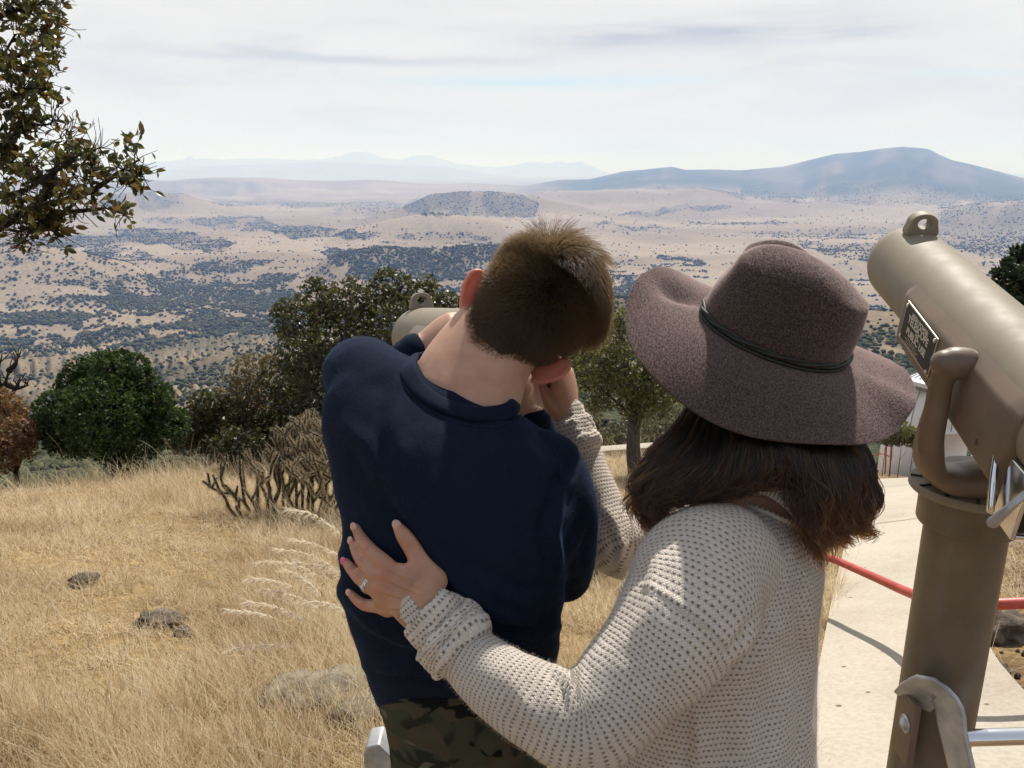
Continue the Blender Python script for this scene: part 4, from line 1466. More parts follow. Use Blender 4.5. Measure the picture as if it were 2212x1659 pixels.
SV = creases(SV, SN, [
    ([(872, 1080), (930, 1190), (990, 1270), (1080, 1330), (1190, 1352)], 16, 0.0145),
    ([(845, 1010), (865, 1075), (905, 1150)], 21, 0.0068),
    ([(735, 1180), (750, 1245), (735, 1280)], 13, 0.0068),
    ([(728, 1268), (800, 1340), (860, 1375), (960, 1400)], 19, 0.0102),
    ([(1212, 1290), (1120, 1300), (1010, 1240)], 18, 0.0085),
    ([(1205, 1360), (1090, 1400), (960, 1420)], 18, 0.0085),
    ([(780, 1440), (900, 1452), (1050, 1460), (1190, 1452)], 8, 0.0068),
    ([(880, 790), (860, 850), (850, 930), (880, 1020)], 21, 0.0051),
    ([(1110, 905), (1150, 1000), (1165, 1100)], 21, 0.0068),
    ([(1250, 1010), (1205, 1060), (1190, 1150), (1210, 1240)], 14, 0.0102),
    ([(1262, 1120), (1235, 1180), (1240, 1240)], 10, 0.0059),
    ([(720, 900), (790, 960), (850, 1080)], 24, 0.0068),
])
NZ_ = noise3(SV, 9.0, 3)
SV = SV + SN * (NZ_ * .0028)[:, None]
SWB = BVHTree.FromPolygons([tuple(v) for v in SV], SF)


def on_shirt(px, py, lift=0.0):
    v = (FW + RT * ((px - CX) / F) + UP * ((CY - py) / F))
    vn = v.normalized()
    h = SWB.ray_cast(CAM, vn)
    if h[0] is None: return None
    return h[0] - vn * lift


# head frame
E_ = (RT * .74 - UP * .67).normalized()
U_ = (RT * .66 + UP * .75 + FW * .16)
U_ = (U_ - E_ * U_.dot(E_)).normalized()
Fh = E_.cross(U_)
if Fh.dot(FW) < 0: Fh = -Fh
HC = P(1166, 650, 1.175)


def hp(e, f, u): return HC + E_ * e + Fh * f + U_ * u


AXH = (E_, Fh, U_)
bparts = [ball(HC, .0745, .092, .092, AXH), ball(hp(0, -.008, -.03), .069, .078, .085, AXH), ball(hp(0, .035, -.085), .056, .062, .062, AXH),
          ball(hp(0, .078, -.115), .024, .024, .022, AXH), ball(hp(0, .090, -.02), .045, .02, .03, AXH)]
bparts += [tube([hp(0, .094, -.032), hp(0, .108, -.058), hp(0, .108, -.066)], [.008, .0115, .010], 10, 12)[:2]]
bparts += [ball(hp(s_ * .034, .078, -.05), .02, .018, .014, AXH, 10, 14) for s_ in (-1, 1)]
bparts += [tube([P(1000, 905, 1.13), P(1030, 850, 1.13), P(1068, 770, 1.15), hp(0, -.005, -.06)], [(.081, .062), (.067, .057), (.059, .056), (.058, .058)], 24, 28, up=tuple(E_))[:2], tube([P(962, 850, 1.13), P(985, 790, 1.14), P(1025, 720, 1.155)], [.058, .050, .041], 16, 22)[:2]]
# ears
for sg, (tx_, ty_), (lx_, ly_) in ((-1, (1034, 578), (992, 676)), (1, (1238, 786), (1160, 836))):
    dep = 1.165 if sg < 0 else 1.175
    top, lob = P(tx_, ty_, dep), P(lx_, ly_, dep)
    ax = (top - lob).normalized()
    o_ = (E_ * sg * .85 - Fh * .52); o_ = (o_ - ax * o_.dot(ax)).normalized()
    t_ = ax.cross(o_).normalized()
    c = (top + lob) / 2 - E_ * sg * (.005 if sg < 0 else .008)
    hl = (top - lob).length / 2
    c_at = c - o_ * .004
    bparts.append(ball(c_at, .0165, .0042, hl * .92, (o_, t_, ax), 14, 20))
    rim = [c - o_ * .012 + ax * hl * .55, c - o_ * .002 + ax * hl * .93, c + o_ * .010 + ax * hl * .82, c + o_ * .0155 + ax * hl * .35, c + o_ * .0125 - ax * hl * .25, c + o_ * .005 - ax * hl * .7, c - o_ * .004 - ax * hl * .95]
    bparts.append(tube(rim, [.0036, .0042, .0044, .0042, .0038, .0046, .0048], 26, 10)[:2])
# trunk and arms under the cloth
ik = [(c + HF * .004, a * q_, b_ * q_) for (c, a, b_), q_ in zip(keys, [.72, .74, .8] + [.87] * 20)]
bparts.append(loft(ik, 40, 32, ex=2.2)[:2])
bparts.append(tube([P(800, 835, 1.13), P(775, 820, 1.20), P(805, 850, 1.34), P(840, 898, 1.44)], [.05, .05, .042, .036], 20, 18)[:2])
LW = P(903, 752, 1.405)
bparts.append(tube([P(840, 898, 1.44), P(868, 830, 1.43), LW], [.036, .032, .025], 16, 18)[:2])
bparts.append(tube([P(1180, 1010, 1.12), P(1212, 1080, 1.11), P(1220, 1180, 1.125), P(1215, 1230, 1.16)], [.045, .042, .037, .034], 20, 18)[:2])
RW = P(1152, 905, 1.25)
bparts.append(tube([P(1213, 1230, 1.16), P(1188, 1130, 1.24), P(1165, 1000, 1.258), RW], [.034, .032, .028, .0235], 20, 18)[:2])
bparts += hand(LW, P(985, 694, 1.39) - LW, (-FW * .75 - RT * .3 + UP * .6), 1, [(.5, .9, .5), (.55, .95, .5), (.6, 1.0, .5), (.65, 1.0, .5)], .86, .05, .45)
bparts += hand(RW, P(1120, 820, 1.26) - RW, (-FW * .75 + RT * .6), -1, [(.4, .9, .6), (.45, .95, .6), (.5, 1.0, .6), (.55, 1.0, .6)], .88, .08, .5)
# legs and feet inside the trousers
hipL, hipR = P(942, 1590, 1.13), P(1080, 1595, 1.13)
fz = 0.30
legs = []
for h_ in (hipL, hipR):
    k_ = Vector((h_.x * .95, h_.y + .03, fz + .40)); a_ = Vector((h_.x * .95, h_.y + .0, fz + .07))
    legs.append((h_, k_, a_))
    bparts.append(tube([h_ + Vector((0, 0, .08)), k_, a_], [.052, .046, .034], 24, 18)[:2])
    bparts.append(tube([a_ - Vector((0, .03, .03)), a_ + Vector((0, .06, -.035)), a_ + Vector((0, .14, -.045))], [.03, .034, .026], 12, 16)[:2])
BV, BF = fuse(bparts, 0.0029, 4)
# even out the back of the head and the nape
q_ = np.array([t if len(t) == 4 else (t[0], t[1], t[2], t[2]) for t in BF])
rv = BV - np.array(HC)
ev, fv_, uv_ = rv @ np.array(E_), rv @ np.array(Fh), rv @ np.array(U_)
wt = ss(.02, -.01, fv_ - .25 * uv_) * ss(-.19, -.15, uv_) * ss(.0875, .079, np.abs(ev)) * (np.linalg.norm(rv, axis=1) < .21) * (fv_ > -.16)
wt = np.maximum(wt, ss(.03, .05, uv_) * (np.linalg.norm(rv, axis=1) < .2))[:, None] * .6
cntv = np.zeros(len(BV)); np.add.at(cntv, q_.ravel(), 1)
for _ in range(60):
    fc_ = BV[q_].mean(1)
    acc = np.zeros_like(BV)
    for k_ in range(4): np.add.at(acc, q_[:, k_], fc_)
    BV = BV * (1 - wt) + acc / np.maximum(cntv, 1)[:, None] * wt
boy = mk('person', BV, BF, boy_skin, org=B0)
tag(boy, 'boy in a navy sweatshirt and camouflage trousers bending to look through a telescope', 'person')
flush_glow(boy, [(P(1012, 628, 1.165), .042, .8), (P(1200, 812, 1.175), .042, .75)], BV)  # redder ears: own flush plus backlit glow painted into the skin colour
swm = mk('sweatshirt', SV, SF, navy, boy)

# collar and undershirt
ring = [P(890, 774, 1.155), P(880, 797, 1.10), P(905, 840, 1.058), P(955, 874, 1.038), P(1020, 893, 1.04), P(1075, 893, 1.055), P(1108, 880, 1.09), P(1105, 845, 1.17), P(1040, 800, 1.215), P(950, 770, 1.205)]
ring = ring + [ring[0]]


def snap(q, lift):
    """Pull a point that lies over the shirt onto it."""
    h = on_shirt(*proj(q)[:2])
    return q if h is None or abs((h - q).length) > .06 else h - (h - CAM).normalized() * lift


r2 = [snap(q, .004) if i_ in (1, 2, 3, 4, 5) else q for i_, q in enumerate(ring[:-1])]
r2.append(r2[0])
KR = spl([list(q) for q in r2], np.linspace(0, 1, 90))
cen = np.mean(KR, axis=0)
ncol = 16
axis = np.array((U_ * .6 + UP * .6 + RT * -.1).normalized())
Vc = []
for q in KR[:-1]:
    o_ = q - cen; o_ -= axis * (o_ @ axis); o_ /= np.linalg.norm(o_)
    T1 = axis * .72 - o_ * .69          # band leans towards the neck
    T2 = axis * .69 + o_ * .72
    for j_ in range(ncol):
        a = 2 * pi * j_ / ncol
        Vc.append(q + T1 * (.0125 * np.sign(cos(a)) * abs(cos(a))**.7) + T2 * (.0048 * np.sign(sin(a)) * abs(sin(a))**.8))
nk = len(KR) - 1
fc = [(i_ * ncol + j_, i_ * ncol + (j_ + 1) % ncol, ((i_ + 1) % nk) * ncol + (j_ + 1) % ncol, ((i_ + 1) % nk) * ncol + j_) for i_ in range(nk) for j_ in range(ncol)]
mk('collar', np.array(Vc), fc, navy, swm)
KU = [np.array(q) + axis * .004 - (np.array(q) - cen) * .075 for q in KR[9:24]]
Vc = []
for q in KU:
    o_ = q - cen; o_ -= axis * (o_ @ axis); o_ /= np.linalg.norm(o_)
    for j_ in range(8):
        a = 2 * pi * j_ / 8
        Vc.append(q - axis * .002 + axis * (.0045 * cos(a)) + o_ * (.0018 * sin(a)))
mk('undershirt', np.array(Vc), grid_faces(len(KU), 8), white_cloth, boy)
for pts, rr_ in (([P(878, 792, 1.418), P(890, 770, 1.41), P(896, 762, 1.408)], [.040, .0385, .035]), ([P(1162, 962, 1.257), P(1158, 935, 1.252), P(1155, 920, 1.25)], [.0345, .034, .031])):
    V, f, _ = tube(pts, rr_, 10, 24)
    mk('cuff', V, f, navy, swm)

for line in ([(868, 792), (874, 836), (905, 868), (955, 902), (1020, 921), (1085, 921), (1118, 905)], [(1168, 935), (1200, 985), (1214, 1050), (1208, 1130)]):
    q_ = [on_shirt(*p) for p in line]
    q_ = [q for q in q_ if q is not None]
    V, f, _ = tube(q_, .0016, 60, 6)
    mk('seam', V, f, navy, swm)
# trousers
hk = []
for (lx, ly), (rx, ry), d, hb in [((818, 1466), (1172, 1472), 1.11, .095), ((816, 1500), (1174, 1505), 1.115, .100), ((832, 1560), (1174, 1560), 1.12, .102), ((848, 1630), (1172, 1630), 1.125, .098), ((866, 1700), (1160, 1700), 1.13, .08)]:
    a, c = P(lx, ly, d), P(rx, ry, d)
    hk.append(((a + c) / 2, (c - a) / 2, (((a + c) / 2 - CAM).normalized() * .6 + HF * .4).normalized() * hb))
tp = [loft(hk, 30, 48, ex=2.3)[:2]]
for h_, k_, a_ in legs:
    tp.append(tube([h_ - Vector((0, 0, .0)), h_ * .5 + k_ * .5, k_, a_ + Vector((0, 0, .02))], [.068, .070, .064, .058], 30, 24)[:2])
TV, TF = fuse(tp, 0.0065, 6)
TN = vnormals(TV, TF)
TV = creases(TV, TN, [([(1000, 1520), (1060, 1560), (1120, 1570)], 12, .005), ([(1010, 1600), (1060, 1570), (1080, 1500)], 9, -.004), ([(850, 1560), (930, 1600), (1010, 1600)], 14, .006), ([(1030, 1659), (1075, 1600), (1150, 1590)], 14, .006), ([(860, 1640), (950, 1640), (1010, 1620)], 12, .005)])
tr_o = mk('trousers', TV, TF, camo, boy)
TB = BVHTree.FromPolygons([tuple(v) for v in TV], TF)


def on_trousers(px, py, lift=.001):
    v = (FW + RT * ((px - CX) / F) + UP * ((CY - py) / F)).normalized()
    h = TB.ray_cast(CAM, v)
    return None if h[0] is None else h[0] - v * lift


for nm, line, rr_ in (('seam', [(1082, 1492), (1084, 1520), (1086, 1545), (1098, 1580), (1108, 1600)], .0016), ('pocket_flap', [(825, 1505), (880, 1512), (950, 1512), (1002, 1509), (1004, 1498)], .0022), ('waistband', [(820, 1498), (900, 1498), (1000, 1500), (1080, 1501), (1165, 1500)], .0018)):
    pts = [on_trousers(*q) for q in line]
    pts = [q for q in pts if q is not None]
    if len(pts) > 2:
        V, f, _ = tube(pts, rr_, 24, 6)
        mk(nm, V, f, camo, tr_o)
for h_, k_, a_ in legs:
    V, f = fuse([tube([a_ + Vector((0, -.045, -.03)), a_ + Vector((0, .04, -.025)), a_ + Vector((0, .12, -.045)), a_ + Vector((0, .155, -.05))], [.038, .042, .036, .024], 14, 18)[:2], tube([a_ + Vector((0, -.02, .03)), a_ + Vector((0, -.01, -.03))], .042, 8, 18)[:2]], .006, 3)
    sh = mk('shoe', V, f, shoe_m, boy)
    V, f = box(a_ + Vector((0, .055, -.062)), .085, .25, .022, bevel=.01, seg=3)
    mk('sole', V, f, sole_m, sh, smooth=False)
V, f = box((B0.x, B0.y + .12, .112), .62, .62, .224, bevel=.012)
st = mk('concrete_step', V, f, conc, org=(B0.x, B0.y + .12, 0), sharp=40)
tag(st, 'low concrete step the boy stands on in front of his telescope', 'step')

# face (turned away from us)
for s_ in (-1, 1):
    V, f = ball(hp(s_ * .031, .088, -.03), .0115, ax=AXH, n=12, m=16)
    e = mk('eye', V, f, eye_w, boy)
    V, f = ball(hp(s_ * .031, .0955, -.03), .0052, .0045, .0052, AXH, 8, 12)
    mk('iris', V, f, eye_d, e)
V, f, _ = tube([hp(-.02, .093, -.092), hp(0, .099, -.09), hp(.02, .093, -.092)], [(.003, .003), (.006, .005), (.003, .003)], 12, 8)
mk('mouth', V, f, lip_m, boy)

# hair: rooted on the scalp
hairm = bpy.data.materials.new('boy_hair'); hairm.use_nodes = True
nt = hairm.node_tree; b = nt.nodes['Principled BSDF']
hi_ = nt.nodes.new('ShaderNodeHairInfo')
lk(nt, ramp(nt, hi_.outputs['Random'], [(0, (0.050, 0.034, 0.021)), (.5, (0.088, 0.060, 0.037)), (1, (0.14, 0.098, 0.060))]), b.inputs['Base Color'])
b.inputs['Roughness'].default_value = .42; b.inputs['Specular IOR Level'].default_value = .55
tl = nd(nt, 'BsdfTranslucent'); tl.inputs[0].default_value = (0.42, 0.28, 0.145, 1)
mx = nd(nt, 'MixShader', i0=.30); lk(nt, b.outputs[0], mx.inputs[1]); lk(nt, tl.outputs[0], mx.inputs[2])
lk(nt, mx.outputs[0], nt.nodes['Material Output'].inputs[0])
scalp_m, nt, b = mat('scalp_hair', (0.035, 0.024, 0.016), 0.85)
tri = np.array([(q[0], q[1], q[2]) for q in BF] + [(q[0], q[2], q[3]) for q in BF])
A3, B3, C3 = BV[tri[:, 0]], BV[tri[:, 1]], BV[tri[:, 2]]
cenT = (A3 + B3 + C3) / 3
rel = cenT - np.array(HC)
e_c, f_c, u_c = rel @ np.array(E_), rel @ np.array(Fh), rel @ np.array(U_)


def hairline(e):
    return np.interp(e, [-.09, -.072, -.05, -.03, .012, .03, .05, .066, .09], [-.060, -.092, -.122, -.137, -.136, -.118, -.100, -.080, -.055])


def in_hair(e, f, u):
    back_ = (u > hairline(e)) & (f < .02 + np.clip(u, -.05, .09) * .35)
    top_ = (u > .035) & (f < .078)
    ear_ = (np.abs(np.abs(e) - .09) < .022) & (u < -.03) & (u > -.115) & (f > -.045)
    return (back_ | top_) & ~ear_ & (np.abs(e) < .088) & (np.sqrt(e**2 + f**2 + u**2) < .175)


okT = in_hair(e_c, f_c, u_c)
area = np.linalg.norm(np.cross(B3 - A3, C3 - A3), axis=1) * okT * (.18 + .82 * ss(0, .024, u_c - hairline(e_c)))


def scatter_tri(n, wts, g):
    ix = g.choice(len(wts), n, p=wts / wts.sum())
    r1, r2_ = np.sqrt(g.random(n))[:, None], g.random(n)[:, None]
    nrm = np.cross(B3[ix] - A3[ix], C3[ix] - A3[ix]); nrm /= np.linalg.norm(nrm, axis=1)[:, None]
    out_ = np.sign((nrm * (cenT[ix] - np.array(HC))).sum(1))[:, None]
    return A3[ix] * (1 - r1) + B3[ix] * r1 * (1 - r2_) + C3[ix] * r1 * r2_, nrm * out_


g = np.random.default_rng(5)
n_h = 46000
root_p, root_n = scatter_tri(n_h, area, g)
kp0 = None
rel = root_p - np.array(HC)
e_c, f_c, u_c = rel @ np.array(E_), rel @ np.array(Fh), rel @ np.array(U_)
En, Fn, Un = np.array(E_), np.array(Fh), np.array(U_)
topw = ss(-.004, .076, u_c + .25 * f_c - .10 * np.abs(e_c + .02))            # long hair on top
length = (.010 + .012 * ss(-.11, .0, u_c)) * (1 - topw) + (.070 + .02 * g.random(n_h)) * topw
length *= (.30 + .70 * ss(0, .035, u_c - hairline(e_c))) * g.uniform(.75, 1.15, n_h) * (1 - .35 * topw * ss(-.02, -.05, e_c))
# combing: short hair lies down and back, the top is swept from a parting on the left over to the right and forward
down = -Un[None] * 1.0 + Fn[None] * .0 + En[None] * np.clip(e_c / .07, -1, 1)[:, None] * .35 + root_n * .42
# whorl at the crown
part = e_c + .03
swp = En[None] * (.95 * np.clip(part / .03 + 1.0, .35, 1))[:, None] + Fn[None] * .45 + Un[None] * (.10 * (part > -.004))[:, None] + root_n * .24
D0 = down * (1 - topw)[:, None] + swp * topw[:, None] + g.normal(0, 1, (n_h, 3)) * (.08 + .03 * topw)[:, None]
D0 /= np.linalg.norm(D0, axis=1)[:, None]
K_ = 7
PT = np.zeros((n_h, K_, 3)); PT[:, 0] = root_p - root_n * .0015
d_ = D0.copy()
Cn = np.array(HC)
grav = np.array((0, 0, -1.0))
for k_ in range(1, K_):
    st_ = (length / (K_ - 1))[:, None]
    d_ = d_ + (grav * .16 + Fn * .02)[None] * topw[:, None] - Un[None] * (.14 * topw * (e_c > -.02))[:, None]
    q = PT[:, k_ - 1] + d_ * st_
    # keep off the skull
    r_ = q - Cn
    sc_ = np.sqrt(((r_ @ En) / .0790)**2 + ((r_ @ Fn) / .0965)**2 + ((r_ @ Un) / .0975)**2)
    push = np.where((sc_ < 1) & ((r_ @ Un) > -.09), 1 + (1 / np.maximum(sc_, .5) - 1) * ss(-.085, .01, r_ @ Un), 1)
    q = Cn + r_ * push[:, None]
    d_ = q - PT[:, k_ - 1]; d_ /= np.linalg.norm(d_, axis=1)[:, None]
    PT[:, k_] = PT[:, k_ - 1] + d_ * st_
hairs('hair', PT, .00030 + .00010 * topw, hairm, boy, taper=.3)
# a close dark layer so that no scalp shines through
vv = BV - np.array(HC)
okV = in_hair(vv @ En, vv @ Fn, vv @ Un)
okV &= vv @ Un > hairline(vv @ En) + .022
fs_ = [q for q in BF if all(okV[list(q)])]
ids = sorted({i_ for q in fs_ for i_ in q}); mp = {a: i_ for i_, a in enumerate(ids)}
BN = vnormals(BV, BF)
mk('scalp_layer', (BV + BN * .0012)[ids], [tuple(mp[i_] for i_ in q) for q in fs_], scalp_m, boy)

fuzz('lint', SV, SF, 42000, .0032, .00008, fibre_mat('navy_fibre', (0.035, 0.06, 0.13)), swm, 3, .8)
# ================================================================== the woman
W0 = Vector((0.30, 1.02, 0.0))


def knit_mat(name, pu, pv, ribs=False):
    m, nt, b = mat(name, (0.55, 0.48, 0.41), 0.95, spec=0.08)
    uv = nt.nodes.new('ShaderNodeTexCoord').outputs['UV']
    wn = nd(nt, 'TexNoise', Vector=objco(nt), Scale=70.0, Detail=2.0).outputs['Color']
    wv = nd(nt, 'VectorMath', {'operation': 'MULTIPLY_ADD'}, i0=wn, i1=(pu * .45, pv * .45, 0), i2=uv).outputs[0]
    wn2 = nd(nt, 'TexNoise', Vector=objco(nt), Scale=16.0, Detail=2.0).outputs['Color']
    wv = nd(nt, 'VectorMath', {'operation': 'MULTIPLY_ADD'}, i0=wn2, i1=(pu * 1.6, pv * 1.6, 0), i2=wv).outputs[0]
    sx = nd(nt, 'SeparateXYZ', i0=wv)
    u = math_(nt, 'DIVIDE', sx.outputs[0], pu); v = math_(nt, 'DIVIDE', sx.outputs[1], pv)
    if ribs:
        h = math_(nt, 'ABSOLUTE', math_(nt, 'SINE', math_(nt, 'MULTIPLY', u, pi)))
        h = math_(nt, 'POWER', h, 0.6)
        hole = math_(nt, 'SUBTRACT', 1.0, h)
    else:
        row = math_(nt, 'FLOOR', v)
        u2 = math_(nt, 'ADD', u, math_(nt, 'MULTIPLY', math_(nt, 'MODULO', row, 2.0), 0.5))
        fu = math_(nt, 'SUBTRACT', math_(nt, 'FRACT', u2), 0.5); fv = math_(nt, 'SUBTRACT', math_(nt, 'FRACT', v), 0.5)
        d2 = math_(nt, 'ADD', math_(nt, 'POWER', math_(nt, 'DIVIDE', fu, 0.34), 2.0), math_(nt, 'POWER', math_(nt, 'DIVIDE', fv, 0.23), 2.0))
        hole = math_(nt, 'POWER', 2.718, math_(nt, 'MULTIPLY', d2, -1.0))
        # two legs of every stitch meet in a V; thin shadow between neighbouring strands
        vv = math_(nt, 'ADD', v, math_(nt, 'MULTIPLY', math_(nt, 'ABSOLUTE', fu), 1.1))
        strand = math_(nt, 'POWER', math_(nt, 'ABSOLUTE', math_(nt, 'SINE', math_(nt, 'MULTIPLY', vv, 2 * pi))), 0.6)
        h = math_(nt, 'ADD', math_(nt, 'MULTIPLY', math_(nt, 'SUBTRACT', 1.0, hole), 0.8), math_(nt, 'MULTIPLY', strand, 0.35))
        rowv = math_(nt, 'ADD', nd(nt, 'TexNoise', Vector=objco(nt), Scale=120.0, Detail=1.0).outputs['Fac'], 0.45)
        hole = math_(nt, 'ADD', math_(nt, 'MULTIPLY', hole, rowv), math_(nt, 'MULTIPLY', math_(nt, 'SUBTRACT', 1.0, strand), 0.42))
    fib = nz(nt, 1100, 3, 0.7)
    base = mix(nt, ramp(nt, nz(nt, 9, 3), [(0.35, (0, 0, 0)), (0.65, (1, 1, 1))]), (0.66, 0.585, 0.51), (0.74, 0.665, 0.59))
    base = mix(nt, 1.0, base, ramp(nt, fib, [(0.3, (0.82, 0.80, 0.78)), (0.65, (1.1, 1.1, 1.1))]), 'MULTIPLY')
    hf = nd(nt, 'MapRange', {'interpolation_type': 'SMOOTHSTEP'}, Value=hole, From_Min=0.3 if not ribs else 0.4, From_Max=0.95, To_Max=0.9 if not ribs else 0.5).outputs[0]
    lk(nt, mix(nt, hf, base, (0.19, 0.145, 0.11)), b.inputs['Base Color'])
    b.inputs['Sheen Weight'].default_value = 0.15
    hh = math_(nt, 'ADD', h, math_(nt, 'MULTIPLY', fib, 0.25))
    bump(nt, b, hh, 1.0, 0.003)
    return m


PU, PV = .0066, .0064
knit = knit_mat('cream_waffle_knit', PU, PV)
rib = knit_mat('cream_rib_knit', .0052, .0052, True)


def per_round(C, p=PU): return max(2, round(C / p / 2) * 2) * p


def reuv(L, n, m, p=PU):
    """Constant stitch count round a loft of n rings and m columns: u in metres of the mean round."""
    V, f, UV = L
    k_ = len(V) - 2
    n = k_ // m
    VV = V[:k_].reshape(n, m, 3)
    C = per_round(float(np.sqrt(((np.roll(VV, -1, 1) - VV)**2).sum(2)).sum(1).mean()), p)
    U = UV.copy()
    U[:k_, 0] = np.tile(np.arange(m) / m * C, n)
    return V, f, U, C, m, n


def transfer(V, fs, srcs):
    """UVs of a fused surface from the nearest source loft, face by face."""
    trees = []
    for (Vs, f_s, U, C, m, n) in srcs:
        q = [t for t in f_s if len(t) == 4]
        trees.append((BVHTree.FromPolygons([tuple(v) for v in Vs], q), q, Vs, U, C))
    cen_ = np.array([V[list(t)].mean(0) for t in fs])
    out = []
    cache = {}

    def at(s, vi):
        key = (s, vi)
        if key in cache: return cache[key]
        tr, q, Vs, U, C = trees[s]
        loc, nn, fi, dd = tr.find_nearest(Vector(V[vi]))
        a, b_, c_, d_ = q[fi]
        pa, pb, pd = Vs[a], Vs[b_], Vs[d_]
        e1, e2 = pb - pa, pd - pa
        r_ = np.array(loc) - pa
        s1 = np.clip((r_ @ e1) / (e1 @ e1 + 1e-12), 0, 1); s2 = np.clip((r_ @ e2) / (e2 @ e2 + 1e-12), 0, 1)
        ub = U[b_].copy()
        if ub[0] < U[a][0]: ub[0] += C
        cache[key] = (U[a] + (ub - U[a]) * s1 + (U[d_] - U[a]) * s2, C)
        return cache[key]
    near_ = np.zeros(len(fs), int); best = np.full(len(fs), 1e9)
    for s, (tr, *_r) in enumerate(trees):
        for i_, c in enumerate(cen_):
            d = tr.find_nearest(Vector(c))[3]
            if d is not None and d < best[i_] - (0.004 if s == 0 else 0):
                best[i_] = d; near_[i_] = s
    for i_, t in enumerate(fs):
        us = [at(int(near_[i_]), v) for v in t]
        mx = max(q[0][0] for q in us)
        for q, C in us:
            out.append((q[0] + (C if mx - q[0] > C / 2 else 0), q[1]))
    return np.array(out), near_


# ---- sweater
FH = Vector((0, 1, 0))
Sx = (RT * .66 + FH * .75)                # from the near left shoulder to the far right one
Bx = (RT * .75 - FH * .66)
TS = [((1545, 1800), 1.08, .190, .130), ((1542, 1659), 1.085, .178, .125), ((1540, 1540), 1.09, .172, .122), ((1538, 1440), 1.09, .172, .122), ((1545, 1350), 1.09, .172, .124),
      ((1560, 1270), 1.09, .172, .124), ((1580, 1200), 1.09, .165, .112), ((1598, 1150), 1.09, .148, .094), ((1618, 1112), 1.095, .118, .076), ((1640, 1082), 1.10, .084, .064), ((1655, 1062), 1.105, .064, .056)]
tk_ = []
for (px, py), d, a_, b_ in TS:
    c = P(px, py, d)
    vr = (c - CAM).normalized()
    tlt = Vector((0, 0, -.28))
    tk_.append((c, (Sx + tlt * .75).normalized() * a_, (Bx - tlt * .66).normalized() * b_))
T_ = reuv(loft(tk_, 90, 80, ex=2.2), 90, 80)
lsp = [P(1562, 1208, 1.02), P(1512, 1248, .965), P(1468, 1338, .915), P(1370, 1465, .885), P(1262, 1560, .872), P(1155, 1520, .882), P(1050, 1450, .915), P(972, 1385, .95)]
lsr = [.080, .082, .075, .060, .054, .047, .041, .033]
LS = reuv(tube(lsp, lsr, 110, 52, up=tuple(FW), round_ends=False), 110, 52)
rsp = [P(1640, 1165, 1.24), P(1500, 1160, 1.28), P(1400, 1175, 1.27), P(1332, 1180, 1.255), P(1296, 1105, 1.27), P(1262, 1020, 1.29), P(1240, 955, 1.305)]
rsr = [.075, .062, .055, .049, .044, .039, .036]
RS = reuv(tube(rsp, rsr, 90, 48, up=tuple(FW), round_ends=False), 90, 48)
KV, KF = fuse([T_, LS, RS], 0.0048, 7)
UVs, srcid = transfer(KV, KF, [T_, LS, RS])
KN = vnormals(KV, KF)
KV = creases(KV, KN, [
    ([(1195, 1440), (1232, 1480), (1238, 1530), (1232, 1570)], 9, .010),
    ([(1262, 1450), (1256, 1490), (1252, 1560)], 10, .006),
    ([(1160, 1600), (1110, 1560), (1090, 1500)], 22, -.004),
    ([(1372, 1258), (1440, 1285), (1520, 1345), (1592, 1412)], 6, .0035),
    ([(1650, 1330), (1612, 1390), (1570, 1440)], 12, .008),
    ([(1690, 1340), (1640, 1420), (1570, 1480)], 20, .006),
    ([(1745, 1210), (1752, 1400), (1740, 1659)], 14, .006),
    ([(1500, 1530), (1506, 1600), (1500, 1700)], 10, .006),
    ([(1700, 1480), (1690, 1580), (1670, 1700)], 22, .005),
    ([(1600, 1500), (1610, 1600), (1600, 1700)], 24, .004),
    ([(1330, 1150), (1345, 1180), (1335, 1230)], 9, .007),
    ([(1300, 1090), (1330, 1140), (1345, 1165)], 12, .005),
    ([(1420, 1200), (1410, 1290), (1370, 1390)], 20, .006),
])
KV = KV + KN * (noise3(KV, 11.0, 3) * .0026)[:, None]
# open the neckline at the back
npx, npy, nd_ = proj_np(KV)
neck_poly = [(1556, 1072), (1600, 1084), (1645, 1102), (1690, 1122), (1718, 1132), (1752, 1138), (1735, 1085), (1690, 1040), (1640, 1015), (1580, 1015)]
inn = in_poly(npx, npy, neck_poly) & (nd_ < 1.2)
topm = npy < 1045
drop = inn | (topm & (npx > 1540) & (npx < 1800) & (np.arange(len(KV)) >= 0) & (nd_ < 1.3) & (srcid.size > 0))
keepf = [i_ for i_, t in enumerate(KF) if not all(drop[list(t)])]
lo_ = np.concatenate([[0], np.cumsum([len(t) for t in KF])])
UV2 = np.concatenate([UVs[lo_[i_]:lo_[i_ + 1]] for i_ in keepf])
KF2 = [KF[i_] for i_ in keepf]
used = sorted({a for t in KF2 for a in t}); mp = np.full(len(KV), -1); mp[used] = np.arange(len(used))

# ---- body under the clothes
HW = P(1662, 815, 1.10)                     # middle of the head
faceW = (FW * .80 - RT * .52 - UP * .30).normalized()
upW = (UP * .86 - FW * .42 + RT * .28); upW = (upW - faceW * upW.dot(faceW)).normalized()
sideW = faceW.cross(upW).normalized()
AXW = (sideW, faceW, upW)


def wp(e, f, u): return HW + sideW * e + faceW * f + upW * u


